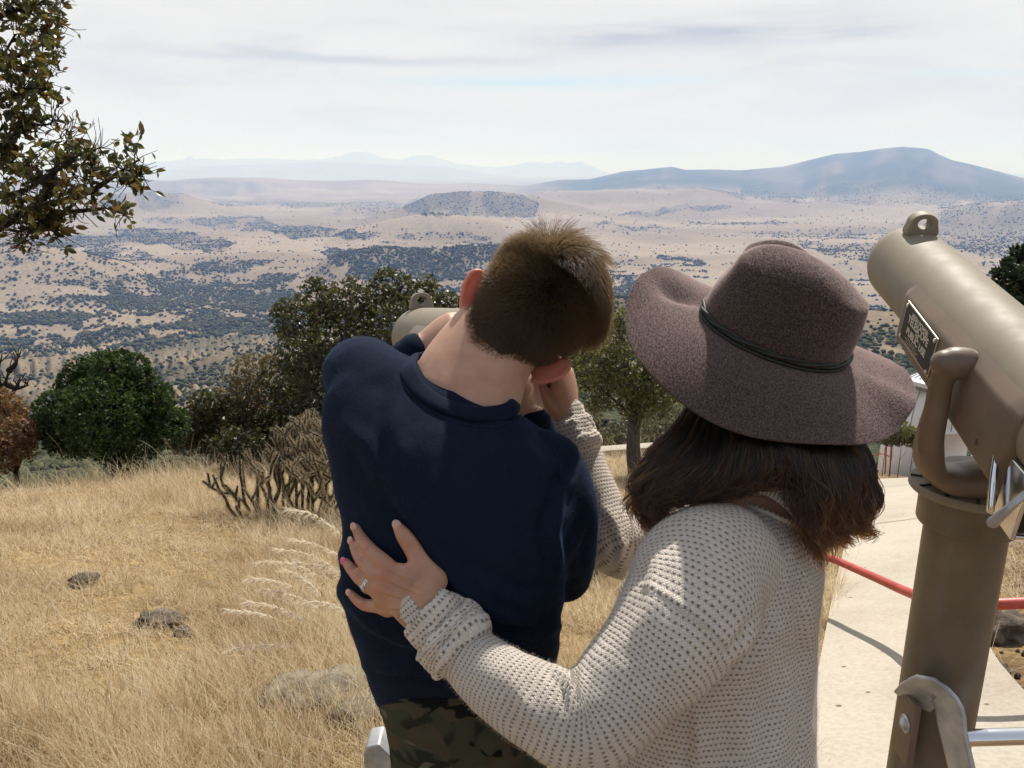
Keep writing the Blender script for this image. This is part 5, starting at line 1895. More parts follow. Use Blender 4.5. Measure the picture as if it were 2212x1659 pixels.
wparts = [ball(HW, .068, .086, .078, AXW), ball(wp(0, .035, -.085), .055, .06, .065, AXW), ball(wp(0, .08, -.115), .022, .022, .02, AXW), ball(wp(0, .088, -.02), .045, .02, .03, AXW),
          tube([wp(0, .094, -.035), wp(0, .110, -.060), wp(0, .108, -.068)], [.008, .011, .009], 10, 12)[:2]]
wparts += [ball(wp(s_ * .034, .076, -.05), .02, .018, .014, AXW, 10, 14) for s_ in (-1, 1)]
wparts += [ball(wp(s_ * .078, -.005, -.045), .008, .018, .030, AXW, 10, 14) for s_ in (-1, 1)]
wparts.append(tube([wp(0, -.02, -.06), P(1660, 960, 1.10), P(1650, 1060, 1.105), P(1640, 1120, 1.10)], [.058, .05, .056, .07], 24, 28)[:2])
wparts.append(loft([(c + (c - CAM).normalized() * .004, a * .90, b_ * .87) for c, a, b_ in tk_], 50, 40, ex=2.2)[:2])
# upper back skin shown in the open neckline
wparts.append(ball(P(1640, 1120, 1.075), .095, .05, .06, ((RT * .93 - UP * .36).normalized(), FW, (UP * .93 + RT * .36).normalized())))
wparts.append(tube(lsp[:-1] + [P(945, 1358, .965)], [r_ * .7 for r_ in lsr[:4]] + [.036, .033, .030, .027], 60, 24, up=tuple(FW))[:2])
wparts.append(tube(rsp[:-1] + [P(1228, 915, 1.31)], [r_ * .72 for r_ in rsr[:3]] + [.034, .031, .028, .026], 50, 24, up=tuple(FW))[:2])


# left hand, spread on the boy's back: every joint lies on the shirt
def h8(x, y): return (708 + x * .2133, 1106 + y * .2133)


def on(x, y, lift):
    q = on_shirt(*h8(x, y), lift)
    return q if q is not None else P(*h8(x, y), .97)


fing = {
    'index': ([(640, 590), (585, 535), (420, 375), (335, 262), (285, 160)], [.0118, .0112, .0093, .0080, .0062], [.020, .020, .0125, .0085, .0062]),
    'middle': ([(600, 690), (520, 640), (345, 480), (288, 380), (252, 300)], [.0115, .0110, .0090, .0077, .0060], [.021, .021, .0145, .0095, .006]),
    'ring': ([(580, 850), (490, 790), (315, 655), (240, 575), (182, 505)], [.0112, .0106, .0088, .0075, .0060], [.020, .0195, .0135, .009, .006]),
    'little': ([(610, 985), (530, 955), (375, 940), (285, 880), (232, 822)], [.0105, .0096, .0077, .0066, .0054], [.018, .0165, .012, .008, .0055]),
    'thumb': ([(1075, 700), (955, 540), (845, 345), (765, 230), (712, 150)], [.0175, .0135, .0112, .0102, .0072], [.018, .0145, .012, .0105, .0078]),
}
hparts = []
JOINT = {}
for nm, (pp, rr_, ll_) in fing.items():
    pts = [on(x, y, l_) for (x, y), l_ in zip(pp, ll_)]
    JOINT[nm] = pts
    hparts.append(tube(pts, rr_, 34, 16)[:2])
    hparts += [ball(pts[2], rr_[2] * 1.06, n=10, m=14)]
wr = P(945, 1358, .962)
for (x, y), l_, r_ in (((600, 640), .020, .0135), ((560, 760), .0215, .0135), ((560, 870), .021, .013), ((620, 960), .018, .012)):
    a = on(x, y, l_)
    hparts.append(tube([a, a * .5 + on(870, 900, .024) * .5, wr], [r_, .0165, .022], 20, 14)[:2])
hparts.append(tube([on(720, 700, .021), on(860, 850, .024), wr], [(.030, .0125), (.034, .0145), (.027, .019)], 20, 20, up=tuple((UP + RT * .8)))[:2])
hparts.append(tube([JOINT['thumb'][0], on(1010, 800, .024), wr], [.0165, .02, .022], 16, 14)[:2])
hparts.append(tube([JOINT['thumb'][1] * .6 + JOINT['thumb'][0] * .4, on(860, 640, .016), on(740, 590, .018)], [.009, .0095, .0095], 14, 12)[:2])
wparts += hparts
# right hand up beside the boy's face
RWW = P(1228, 915, 1.31)
wparts += hand(RWW, P(1212, 790, 1.30) - RWW, (RT * .75 - FW * .5), -1, [(.35, .8, .5), (.4, .85, .5), (.45, .9, .5), (.5, .9, .5)], .95, .06, .35)
# hips and legs
hc_ = P(1542, 1800, 1.09)
WL = []
for s_ in (-1, 1):
    h_ = Vector((hc_.x + s_ * .075 * .7, hc_.y + s_ * .06, hc_.z - .04)); k_ = Vector((h_.x, h_.y + .02, .46)); a_ = Vector((h_.x, h_.y, .075))
    WL.append((h_, k_, a_))
    wparts.append(tube([h_, k_, a_], [.08, .052, .036], 24, 18)[:2])
    wparts.append(tube([a_ + Vector((0, -.03, -.03)), a_ + Vector((-.01, .07, -.035)), a_ + Vector((-.02, .15, -.05))], [.032, .036, .028], 12, 16)[:2])
WV, WF = fuse(wparts, 0.0027, 3)
hc8 = on(620, 620, .02)
WV, WF = refine(WV, WF, lambda c: (c - hc8).length < .115 and proj(c)[2] < 1.03, 2)
WN = vnormals(WV, WF)
for _ in range(3):                       # relax the new faces
    acc = np.zeros_like(WV); cnt = np.zeros(len(WV))
    for t in WF:
        m_c = WV[list(t)].mean(0)
        for a in t: acc[a] += m_c; cnt[a] += 1
    near_h = np.linalg.norm(WV - np.array(hc8), axis=1) < .11
    WV[near_h] = WV[near_h] * .45 + (acc[near_h] / cnt[near_h][:, None]) * .55
WN = vnormals(WV, WF)
# wrinkles over the finger joints
wl = []
for nm in ('index', 'middle', 'ring', 'little', 'thumb'):
    for k_ in ((2, 3) if nm != 'thumb' else (2,)):
        a, b_ = proj(JOINT[nm][k_])[:2], proj(JOINT[nm][k_ + 1])[:2]
        dx, dy = b_[0] - a[0], b_[1] - a[1]; l_ = sqrt(dx * dx + dy * dy); dx, dy = dx / l_, dy / l_
        for o_ in (-3.2, 0, 3.2):
            wl.append(([(a[0] + dx * o_ - dy * 10, a[1] + dy * o_ + dx * 10), (a[0] + dx * o_ + dy * 10, a[1] + dy * o_ - dx * 10)], 1.5, -.0009))
for nm, (x1, y1) in (('index', (930, 760)), ('middle', (930, 830)), ('ring', (920, 900)), ('little', (900, 990))):
    a = proj(JOINT[nm][1])[:2]; c = h8(x1, y1)
    wl.append(([a, ((a[0] + c[0]) / 2, (a[1] + c[1]) / 2 + 1), c], 4.0, .0011))
wl += [([h8(800, 330), h8(835, 345), h8(800, 360)], 2.0, -.001), ([h8(700, 560), h8(760, 640), h8(900, 700)], 2.2, .0007), ([h8(640, 820), h8(740, 830), h8(860, 960)], 2.2, .0007), ([h8(730, 500), h8(800, 560), h8(905, 605)], 2.0, -.0008)]
WV = creases(WV, WN, wl)
woman = mk('person', WV, WF, fem_skin, org=W0)
tag(woman, 'long haired woman in cream knit sweater and brown felt hat, hand on the boy', 'person')
flush_glow(woman, [(JOINT[nm][k_], .016, .55) for nm in ('index', 'middle', 'ring', 'little', 'thumb') for k_ in (2, 4)] + [(on(600, 640, .02), .02, .5), (on(560, 760, .02), .02, .5)], WV)
swt = mk('sweater', KV[used], [tuple(int(mp[a]) for a in t) for t in KF2], knit, woman, uv=UV2)

fuzz('wool_fuzz', KV[used], [tuple(int(mp[a]) for a in t) for t in KF2], 60000, .0042, .00009, fibre_mat('wool_fibre', (0.62, 0.55, 0.48)), swt, 4, .8)

# nails
nail_m, nt, b = mat('nail', (0.56, 0.33, 0.25), 0.25, spec=0.5)
nail_pink, nt, b = mat('pink_nail_varnish', (0.65, 0.06, 0.2), 0.2, spec=0.6)
WB = BVHTree.FromPolygons([tuple(v) for v in WV], WF)
for nm in ('index', 'middle', 'ring', 'little', 'thumb'):
    a, b_ = JOINT[nm][3], JOINT[nm][4]
    ax = (b_ - a).normalized()
    r_ = fing[nm][1][4]
    c = b_ + ax * r_ * .1
    side = -RT if nm in ('index', 'middle', 'ring', 'little') else Vector((0, 0, 0))
    look = ((CAM - c).normalized() + side * .55).normalized()
    look = (look - ax * look.dot(ax)).normalized()
    h = WB.ray_cast(c + look * .03, -look)
    q = h[0] if h[0] is not None else c + look * r_
    V, f = ball(q - look * .0008, r_ * .80, .0016, r_ * 1.05, (ax.cross(look).normalized(), look, ax), 10, 16)
    mk('nail', V, f, nail_pink if nm == 'ring' else nail_m, woman)
# ring: two bands and a stone
silver, nt, b = mat('white_gold', (0.75, 0.73, 0.70), 0.18, 1.0)
gem, nt, b = mat('clear_stone', (0.95, 0.95, 0.98), 0.03, spec=0.8, Transmission_Weight=0.6, IOR=2.2)
pts = JOINT['ring']
ax = (pts[2] - pts[1]).normalized()
rc_ = pts[1] * .64 + pts[2] * .36
look = ((CAM - rc_).normalized()); look = (look - ax * look.dot(ax)).normalized(); sd_ = ax.cross(look)
rgo = []
for o_ in (-.0014, .0014):
    pr = [rc_ + ax * o_ + look * (cos(t) * .0107) + sd_ * (sin(t) * .0107) for t in np.linspace(0, 2 * pi, 37)]
    rgo.append(tube(pr, [.0011] * 37, 80, 8, round_ends=False)[:2])
V, f = join(rgo)
rg = mk('wedding_ring', V, f, silver, woman)
gd_ = (look * .8 - sd_ * .6).normalized() if (-sd_).dot(RT) < 0 else (look * .8 + sd_ * .6).normalized()
V, f = ball(rc_ + gd_ * .0122, .0030, n=5, m=8)
mk('stone', V, f, gem, rg, smooth=False)

# cuffs
for keys_, sd2, nm in (
    ([(P(908, 1308, .955), .027), (P(914, 1313, .955), .0335), (P(928, 1326, .953), .0385), (P(950, 1348, .952), .040), (P(968, 1366, .95), .039), (P(985, 1384, .947), .034)], 3, 'a'),
    ([(P(950, 1349, .951), .034), (P(957, 1356, .950), .0445), (P(970, 1370, .948), .0485), (P(990, 1390, .943), .0475), (P(1004, 1404, .938), .0445), (P(1011, 1412, .936), .036)], 7, 'b'),
    ([(P(1228, 898, 1.31), .028), (P(1231, 910, 1.309), .034), (P(1236, 930, 1.306), .0375), (P(1243, 955, 1.302), .0375), (P(1248, 970, 1.30), .036)], 11, 'c'),
    ([(P(1238, 940, 1.304), .036), (P(1242, 952, 1.302), .043), (P(1250, 975, 1.298), .042), (P(1254, 985, 1.296), .0355)], 15, 'd')):
    V, f, U = cuff_mesh(keys_, 34, sd2, m=64, n=40, amp=.0042)
    U = U.copy(); nr_ = (len(V) - 2) // 64
    U[:nr_ * 64, 0] = np.tile(np.arange(64) / 64 * per_round(2 * pi * .038, PU), nr_)
    me_uv = U
    o = mk('cuff', V, f, knit, swt, uv=me_uv)
V, f, _ = tube([P(925, 1378, .945), P(905, 1378, .942), P(892, 1372, .942), P(887, 1365, .943)], [(.010, .006), (.009, .005), (.008, .005), (.005, .004)], 14, 16)
mk('cuff_corner', V, f, knit, swt, uv=np.stack([V[:, 0], V[:, 2]], 1))

# ribbed collar band and the edge of the neckline
def ribbon(pts, half, thick, name, m, parent, n=90, rows=14, axes=None):
    K = spl([list(q) for q in pts], np.linspace(0, 1, n), chord([list(q) for q in pts]))
    T, A, Bn = frames(K, tuple(axes))
    al = np.concatenate([[0], np.cumsum(np.linalg.norm(np.diff(K, axis=0), axis=1))])
    V, U = [], []
    for i_ in range(n):
        for j_ in range(rows):
            a = 2 * pi * j_ / rows
            V.append(K[i_] + A[i_] * (half * np.sign(cos(a)) * abs(cos(a))**.7) + Bn[i_] * (thick * np.sign(sin(a)) * abs(sin(a))**.8))
            U.append((al[i_], half * cos(a)))
    V = np.array(V)
    c0 = len(V)
    V = np.concatenate([V, K[:1], K[-1:]]); U += [(0, 0), (al[-1], 0)]
    return mk(name, V, grid_faces(n, rows, True, c0, c0 + 1), m, parent, uv=np.array(U))


upc = (UP * .55 - FW * .75 + RT * .25)
cpts = [P(1530, 1085, 1.12), P(1562, 1066, 1.065), P(1600, 1052, 1.035), P(1650, 1052, 1.022), P(1695, 1078, 1.022), P(1726, 1112, 1.03), P(1746, 1150, 1.05), P(1752, 1190, 1.09)]
ribbon(cpts, .0115, .0042, 'collar', rib, swt, axes=(UP * .8 - FW * .4 + RT * .3))
epts = [P(1540, 1082, 1.06), P(1560, 1073, 1.045), P(1600, 1085, 1.025), P(1645, 1103, 1.015), P(1690, 1123, 1.012), P(1725, 1136, 1.02), P(1752, 1150, 1.04)]
KB = BVHTree.FromPolygons([tuple(v) for v in KV], KF)
e2 = []
for q in epts:
    v = (q - CAM).normalized(); h = KB.ray_cast(CAM, v)
    e2.append(h[0] - v * .001 if h[0] is not None and (h[0] - q).length < .12 else q)
ribbon(e2, .0045, .0038, 'neckline_edge', knit, swt, axes=(UP + RT * .3))

# trousers and shoes, below the picture
denim, nt, b = mat('denim', (0.03, 0.04, 0.07), 0.9)
tp = [ball(hc_, .15, .115, .13, ((RT * .8 + FH * .6).normalized(), (FH * .8 - RT * .6).normalized(), Vector((0, 0, 1))))]
for h_, k_, a_ in WL:
    tp.append(tube([h_ + Vector((0, 0, .03)), k_, a_ + Vector((0, 0, .03))], [.098, .066, .05], 24, 20)[:2])
V, f = fuse(tp, .008, 5)
mk('trousers', V, f, denim, woman)
for h_, k_, a_ in WL:
    V, f = fuse([tube([a_ + Vector((0, -.045, -.03)), a_ + Vector((-.005, .05, -.03)), a_ + Vector((-.02, .15, -.045)), a_ + Vector((-.022, .18, -.05))], [.038, .042, .036, .022], 14, 18)[:2], tube([a_ + Vector((0, -.02, .05)), a_ + Vector((0, -.01, -.03))], .043, 8, 18)[:2]], .006, 3)
    mk('shoe', V, f, shoe_m, woman)
for s_ in (-1, 1):
    V, f = ball(wp(s_ * .031, .087, -.03), .0115, ax=AXW, n=12, m=16)
    e = mk('eye', V, f, eye_w, woman)
    V, f = ball(wp(s_ * .031, .0945, -.03), .0052, .0045, .0052, AXW, 8, 12)
    mk('iris', V, f, eye_d, e)
V, f, _ = tube([wp(-.022, .091, -.092), wp(0, .098, -.09), wp(.022, .091, -.092)], [(.003, .003), (.0065, .005), (.003, .003)], 12, 8)
mk('mouth', V, f, lip_m, woman)

# ================================================================== the hat
felt, nt, b = mat('brown_felt', (0.13, 0.09, 0.085), 0.95, spec=0.05)
n = nz(nt, 210, 5, 0.75)
n_ = nz(nt, 30, 4, 0.65)
cc = ramp(nt, n, [(0.3, (0.033, 0.024, 0.023)), (0.5, (0.043, 0.032, 0.030)), (0.7, (0.057, 0.043, 0.041))])
lk(nt, mix(nt, 1.0, cc, ramp(nt, n_, [(0.3, (0.82, 0.8, 0.8)), (0.7, (1.12, 1.1, 1.1))]), 'MULTIPLY'), b.inputs['Base Color'])
b.inputs['Sheen Weight'].default_value = 0.22
b.inputs['Sheen Roughness'].default_value = 0.4
b.inputs['Sheen Tint'].default_value = (0.9, 0.78, 0.75, 1)
bump(nt, b, math_(nt, 'ADD', nz(nt, 320, 4, 0.75), math_(nt, 'MULTIPLY', nz(nt, 45, 3), 1.5)), 0.5, 0.0022)
cord, nt, b = mat('dark_leather_cord', (0.022, 0.024, 0.024), 0.55, spec=0.3)

HO = P(1668, 728, 1.09)
Zh = (UP * .857 - FW * .515 + RT * .27).normalized()
Xh = (RT - Zh * RT.dot(Zh)).normalized()
Yh = Zh.cross(Xh).normalized()
MH = Matrix(((Xh.x, Yh.x, Zh.x, HO.x), (Xh.y, Yh.y, Zh.y, HO.y), (Xh.z, Yh.z, Zh.z, HO.z), (0, 0, 0, 1)))
AB, BB = .1035, .090             # head opening
hat_root = empty('felt_hat', HO, org=HO)
hat_root.parent = woman
hat_root.location = HO - W0
ORG[hat_root.name] = HO
m_ = 128
th = np.linspace(0, 2 * pi, m_, endpoint=False)


def crown_pt(t, s):
    """t angle, s 0 at the band .. 1 at the middle of the top."""
    H = .123
    if s < .55:
        q = s / .55
        k_ = 1 + .018 * sin(pi * q) - .085 * q**1.5
        z = H * .80 * q
    else:
        q = (s - .55) / .45
        k_ = (1 + .0 - .085) * (1 - q) ** .62 if q < 1 else 0
        z = H * (.80 + .20 * (1 - (1 - q)**2.4))
    x, y = AB * k_ * cos(t), BB * k_ * sin(t)
    if s > .3:
        f_ = min(1, (s - .3) / .35)
        # crease along the crown, front pinch to the left
        dl = y - .030 + .10 * x
        z -= f_ * .030 * exp(-(dl / .021)**2) * float(ss(-.092, -.03, x)) * float(ss(.115, .06, x) if x > .06 else 1)
        z += f_ * .006 * exp(-((x + .035) / .05)**2)
        z -= f_ * .016 * float(ss(-.01, .09, x))
    # hollow pressed in the left front wall
    pin = exp(-((t - 2.75) / .33)**2) * exp(-((s - .52) / .2)**2)
    x += .015 * pin; z -= .004 * pin
    return x, y, z


S_ = np.concatenate([np.linspace(0, .5, 18), np.linspace(.53, .97, 26), [.999]])
V = [crown_pt(t, s) for s in S_ for t in th]
f = grid_faces(len(S_), m_, True, None, len(V))
V.append(tuple(np.mean(V[-m_:], axis=0)))
V = xf(np.array(V), MH)
cw = mk('crown', V, f, felt, hat_root)
md = cw.modifiers.new('t', 'SOLIDIFY'); md.thickness = .0032; md.offset = -1
felt_fibre = fibre_mat('felt_fibre', (0.60, 0.465, 0.445), .5)
fz = [q for q in f if len(q) == 4]
fuzz('felt_nap', V, fz, 150000, .0020, .00005, felt_fibre, cw, 5, .9)


def brim_pt(t, q):
    """q 0 at the opening .. 1 at the edge."""
    wdt = .098 + .004 * cos(2 * t)
    ct, st_ = cos(t), sin(t)
    x = (AB + .001 + wdt * q) * ct; y = (BB + .001 + wdt * q) * st_
    dro = .056 * (max(0, -sin(t + .42)))**1.2 + .014 * max(0, ct)**2 - .004 * max(0, -ct)**2 + .012 * max(0, st_)
    z = -dro * q**1.55 - .004 * q
    z += q**1.7 * (.0135 * sin(2.0 * t + 2.6) * .6 + .010 * sin(3 * t + .9) + .0045 * sin(5 * t + 2.0))
    # dip on the left, fold on the right
    z -= .016 * exp(-((t - 2.60) / .20)**2) * exp(-((q - .45) / .35)**2)
    z += .010 * exp(-((((t - 5.75 + pi) % (2 * pi)) - pi) / .16)**2) * q**1.2
    return x, y, z


Q_ = np.linspace(0, 1, 34)
V = xf(np.array([brim_pt(t, q) for q in Q_ for t in th]), MH)
bw = mk('brim', V, grid_faces(len(Q_), m_), felt, hat_root)
md = bw.modifiers.new('t', 'SOLIDIFY'); md.thickness = .0034; md.offset = 0
N0 = vnormals(V, grid_faces(len(Q_), m_))
fuzz('felt_nap', V + N0 * (.0017 if N0[:, 2].mean() > 0 else -.0017), grid_faces(len(Q_), m_) if N0[:, 2].mean() > 0 else [q[::-1] for q in grid_faces(len(Q_), m_)], 300000, .0020, .00005, felt_fibre, bw, 6, .9)
# two twisted cords round the crown
cd = []
for ph in (0, pi):
    pts = []
    for t in np.linspace(0, 2 * pi, 181):
        tw = 7 * t + ph
        x, y, z = crown_pt(t, .052 + .012 * sin(tw) + .022)
        k_ = 1.022 + .014 * cos(tw)
        pts.append(Vector(xf(np.array([(x * k_, y * k_, z)]), MH)[0]))
    cd.append(tube(pts, [.0026] * len(pts), 360, 8, round_ends=False)[:2])
pts = [Vector(xf(np.array([(lambda c: (c[0] * 1.02, c[1] * 1.02, c[2]))(crown_pt(t, .03))]), MH)[0]) for t in np.linspace(0, 2 * pi, 121)]
cd.append(tube(pts, [.0026] * len(pts), 240, 8, round_ends=False)[:2])
V, f = join(cd)
mk('hat_cord', V, f, cord, hat_root)

# ================================================================== her hair
whair = hair_mat('woman_hair', 0.80, 0.52, 0.4, .28)
nt = whair.node_tree
hi_ = nt.nodes.new('ShaderNodeHairInfo')
lk(nt, nd(nt, 'MapRange', Value=hi_.outputs['Intercept'], From_Min=.35, From_Max=1.0, To_Min=.91, To_Max=.68).outputs[0], nt.nodes['Principled Hair BSDF'].inputs['Melanin'])
GUIDES = [  # left edge lock to the right edge: (px, py, depth)
    [(1492, 862, 1.07), (1450, 930, 1.05), (1405, 985, 1.045), (1375, 1035, 1.04), (1385, 1085, 1.03), (1408, 1135, 1.02)],
    [(1505, 868, 1.05), (1475, 940, 1.03), (1425, 995, 1.02), (1390, 1040, 1.015), (1398, 1090, 1.01), (1424, 1146, 1.0)],
    [(1530, 872, 1.03), (1512, 945, 1.01), (1462, 1005, .995), (1412, 1045, .99), (1412, 1085, .99), (1432, 1125, .985)],
    [(1552, 878, 1.02), (1545, 950, 1.0), (1510, 1010, .985), (1460, 1050, .985), (1440, 1070, .985), (1436, 1090, .985)],
    [(1575, 885, 1.01), (1572, 955, .99), (1548, 1020, .98), (1515, 1058, .985), (1480, 1075, .99), (1450, 1082, .995)],
    [(1600, 890, 1.0), (1600, 955, .98), (1588, 1020, .975), (1570, 1055, .98), (1545, 1075, .99), (1515, 1085, 1.0)],
    [(1625, 897, .995), (1630, 960, .975), (1620, 1015, .97), (1606, 1045, .975), (1596, 1062, .98), (1580, 1072, .99)],
    [(1655, 905, .99), (1662, 960, .97), (1660, 1010, .965), (1655, 1035, .97), (1640, 1048, .975), (1615, 1052, .985)],
    [(1672, 910, .99), (1684, 960, .97), (1690, 1005, .965), (1692, 1025, .97), (1688, 1035, .975), (1675, 1040, .985)],
    [(1688, 912, .985), (1702, 960, .965), (1720, 1015, .96), (1742, 1072, .965), (1756, 1130, .97), (1762, 1192, .97)],
    [(1715, 920, .985), (1730, 975, .965), (1745, 1030, .96), (1752, 1090, .965), (1758, 1145, .97), (1768, 1198, .975)],
    [(1745, 928, .99), (1765, 985, .97), (1782, 1045, .965), (1782, 1105, .97), (1778, 1150, .98), (1790, 1172, .985)],
    [(1775, 935, 1.0), (1800, 995, .985), (1815, 1055, .98), (1808, 1110, .985), (1800, 1145, .99), (1812, 1165, 1.0)],
    [(1805, 940, 1.015), (1832, 1000, 1.0), (1845, 1060, 1.0), (1838, 1110, 1.0), (1826, 1140, 1.005), (1836, 1160, 1.01)],
    [(1830, 942, 1.04), (1862, 1000, 1.03), (1872, 1060, 1.025), (1860, 1110, 1.025), (1850, 1140, 1.03), (1868, 1148, 1.03)],
    [(1845, 938, 1.07), (1878, 985, 1.06), (1888, 1040, 1.06), (1878, 1090, 1.06), (1864, 1125, 1.06), (1862, 1150, 1.06)],
]
GN = np.array([[list(P(*q)) for q in gd0] for gd0 in GUIDES])
ng = len(GN)
g = np.random.default_rng(9)


def locks(n, spread_d, wob, seed, umin=0.0, umax=1.0, len_lo=.75):
    g = np.random.default_rng(seed)
    nl = 96
    lock_u = np.sort(g.uniform(umin, umax, nl)); lock_w = g.normal(0, 1, nl)
    lock_l = g.uniform(len_lo, 1.12, nl)
    lk_ = g.integers(0, nl, n)
    k_ = 20
    t = np.linspace(0, 1, k_)
    du = g.normal(0, .020, n)
    u = np.clip(lock_u[lk_][:, None] + du[:, None] * (1 - .93 * t[None]**.9), 0, 1) * (ng - 1)
    i0 = np.clip(u.astype(int), 0, ng - 2); w_ = u - i0
    wb = np.where(w_.mean(1) > .5, .93, .07)[:, None] + g.uniform(-.07, .07, n)[:, None]
    w_ = np.where(i0 == 8, wb, w_)
    t2 = t[None] * (lock_l[lk_] * g.uniform(.9, 1.06, n))[:, None]
    ext = np.clip(t2 - 1, 0, 1)
    npt = GN.shape[1]
    tt = np.clip(t2, 0, 1) * (npt - 1)
    a = np.clip(tt.astype(int), 0, npt - 2); fr = (tt - a)[:, :, None]

    def pk(o_):
        j_ = np.clip(a + o_, 0, npt - 1)
        return GN[i0, j_] * (1 - w_[:, :, None]) + GN[i0 + 1, j_] * w_[:, :, None]
    p0, p1, p2, p3 = pk(-1), pk(0), pk(1), pk(2)
    X_ = .5 * (2 * p1 + (p2 - p0) * fr + (2 * p0 - 5 * p1 + 4 * p2 - p3) * fr**2 + (3 * p1 - p0 - 3 * p2 + p3) * fr**3)
    X_ = X_ + (p2 - p1) * (ext * (npt - 1))[:, :, None]
    view = X_ - np.array(CAM); view /= np.linalg.norm(view, axis=2)[:, :, None]
    dep = (g.uniform(0, 1, n) * spread_d)[:, None, None]
    X_ = X_ + view * dep * (0.35 + t[None, :, None] * .65)
    ph = g.uniform(0, 6.28, nl)[lk_]; fq = g.uniform(1.2, 2.4, nl)[lk_]
    am = wob * (lock_w[lk_])[:, None]
    sway = am * np.sin(ph[:, None] + fq[:, None] * t[None] * 5) * t[None]**1.2
    X_ += sway[:, :, None] * np.array(RT)[None, None] + (np.roll(sway, 1, 0) * .4)[:, :, None] * np.array(FW)[None, None]
    jit = g.normal(0, 1, (n, 1, 3)) * .0022 + np.cumsum(g.normal(0, 1, (n, k_, 3)), 1) * .00055
    return X_ + jit * t[None, :, None]**.5


PTs = np.concatenate([locks(9000, .045, .010, 1, len_lo=.62), locks(5000, .012, .014, 2, len_lo=.7), locks(1300, .02, .018, 3, len_lo=.95)])
hairs('hair', PTs, .00050, whair, woman, taper=.4)
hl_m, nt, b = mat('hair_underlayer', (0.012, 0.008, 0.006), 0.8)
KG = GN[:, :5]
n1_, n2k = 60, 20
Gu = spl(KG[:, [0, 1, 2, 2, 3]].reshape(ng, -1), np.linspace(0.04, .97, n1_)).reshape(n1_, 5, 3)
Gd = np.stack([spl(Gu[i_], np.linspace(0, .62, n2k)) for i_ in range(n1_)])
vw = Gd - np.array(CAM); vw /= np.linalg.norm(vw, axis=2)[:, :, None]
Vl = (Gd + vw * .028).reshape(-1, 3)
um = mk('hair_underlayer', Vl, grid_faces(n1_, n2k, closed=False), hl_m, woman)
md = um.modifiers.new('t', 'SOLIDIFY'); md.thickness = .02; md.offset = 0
# ================================================================== trees and shrubs
bark, nt, b = mat('grey_bark', rough=0.95, spec=0.05)
lk(nt, ramp(nt, nz(nt, 30, 6, 0.7), [(0.3, (0.04, 0.034, 0.028)), (0.55, (0.11, 0.095, 0.08)), (0.75, (0.2, 0.18, 0.155))]), b.inputs['Base Color'])
bump(nt, b, nz(nt, 60, 5, .7), .6, .02)
dark_bark, nt, b = mat('dark_bark', rough=0.95, spec=0.05)
lk(nt, ramp(nt, nz(nt, 40, 6, 0.7), [(0.3, (0.014, 0.011, 0.009)), (0.7, (0.05, 0.042, 0.034))]), b.inputs['Base Color'])
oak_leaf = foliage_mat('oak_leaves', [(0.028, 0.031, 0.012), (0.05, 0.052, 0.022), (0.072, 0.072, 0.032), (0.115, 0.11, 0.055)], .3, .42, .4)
bright_oak = foliage_mat('lit_oak_leaves', [(0.04, 0.046, 0.015), (0.075, 0.08, 0.028), (0.11, 0.11, 0.042), (0.16, 0.15, 0.07)], .4, .42, .4)  # brighter copy of the oak leaves, sunlit look put into the colour
near_leaf = foliage_mat('near_oak_leaves', [(0.022, 0.026, 0.010), (0.045, 0.050, 0.018), (0.070, 0.070, 0.026), (0.095, 0.078, 0.030), (0.12, 0.068, 0.030)], .45, .35, .5)
juniper_leaf = foliage_mat('juniper_leaves', [(0.014, 0.026, 0.009), (0.027, 0.047, 0.014), (0.044, 0.072, 0.021), (0.072, 0.104, 0.034)], .3, .6, .2)
tan_leaf = foliage_mat('dry_tan_leaves', [(0.10, 0.075, 0.04), (0.16, 0.12, 0.07), (0.12, 0.10, 0.05), (0.2, 0.16, 0.10)], .3)
rust_leaf = foliage_mat('rusty_leaves', [(0.13, 0.06, 0.03), (0.2, 0.105, 0.055), (0.16, 0.10, 0.06), (0.27, 0.17, 0.10)], .35)
pine_leaf = foliage_mat('pine_needles', [(0.014, 0.024, 0.012), (0.028, 0.042, 0.02), (0.05, 0.066, 0.032)], .2, .5, .3)
brush_leaf = foliage_mat('grey_brush_leaves', [(0.05, 0.045, 0.03), (0.085, 0.075, 0.05), (0.12, 0.105, 0.07), (0.17, 0.14, 0.09)], .25)
sage_leaf = foliage_mat('yellow_green_leaves', [(0.09, 0.09, 0.035), (0.15, 0.14, 0.06), (0.2, 0.18, 0.09)], .35)


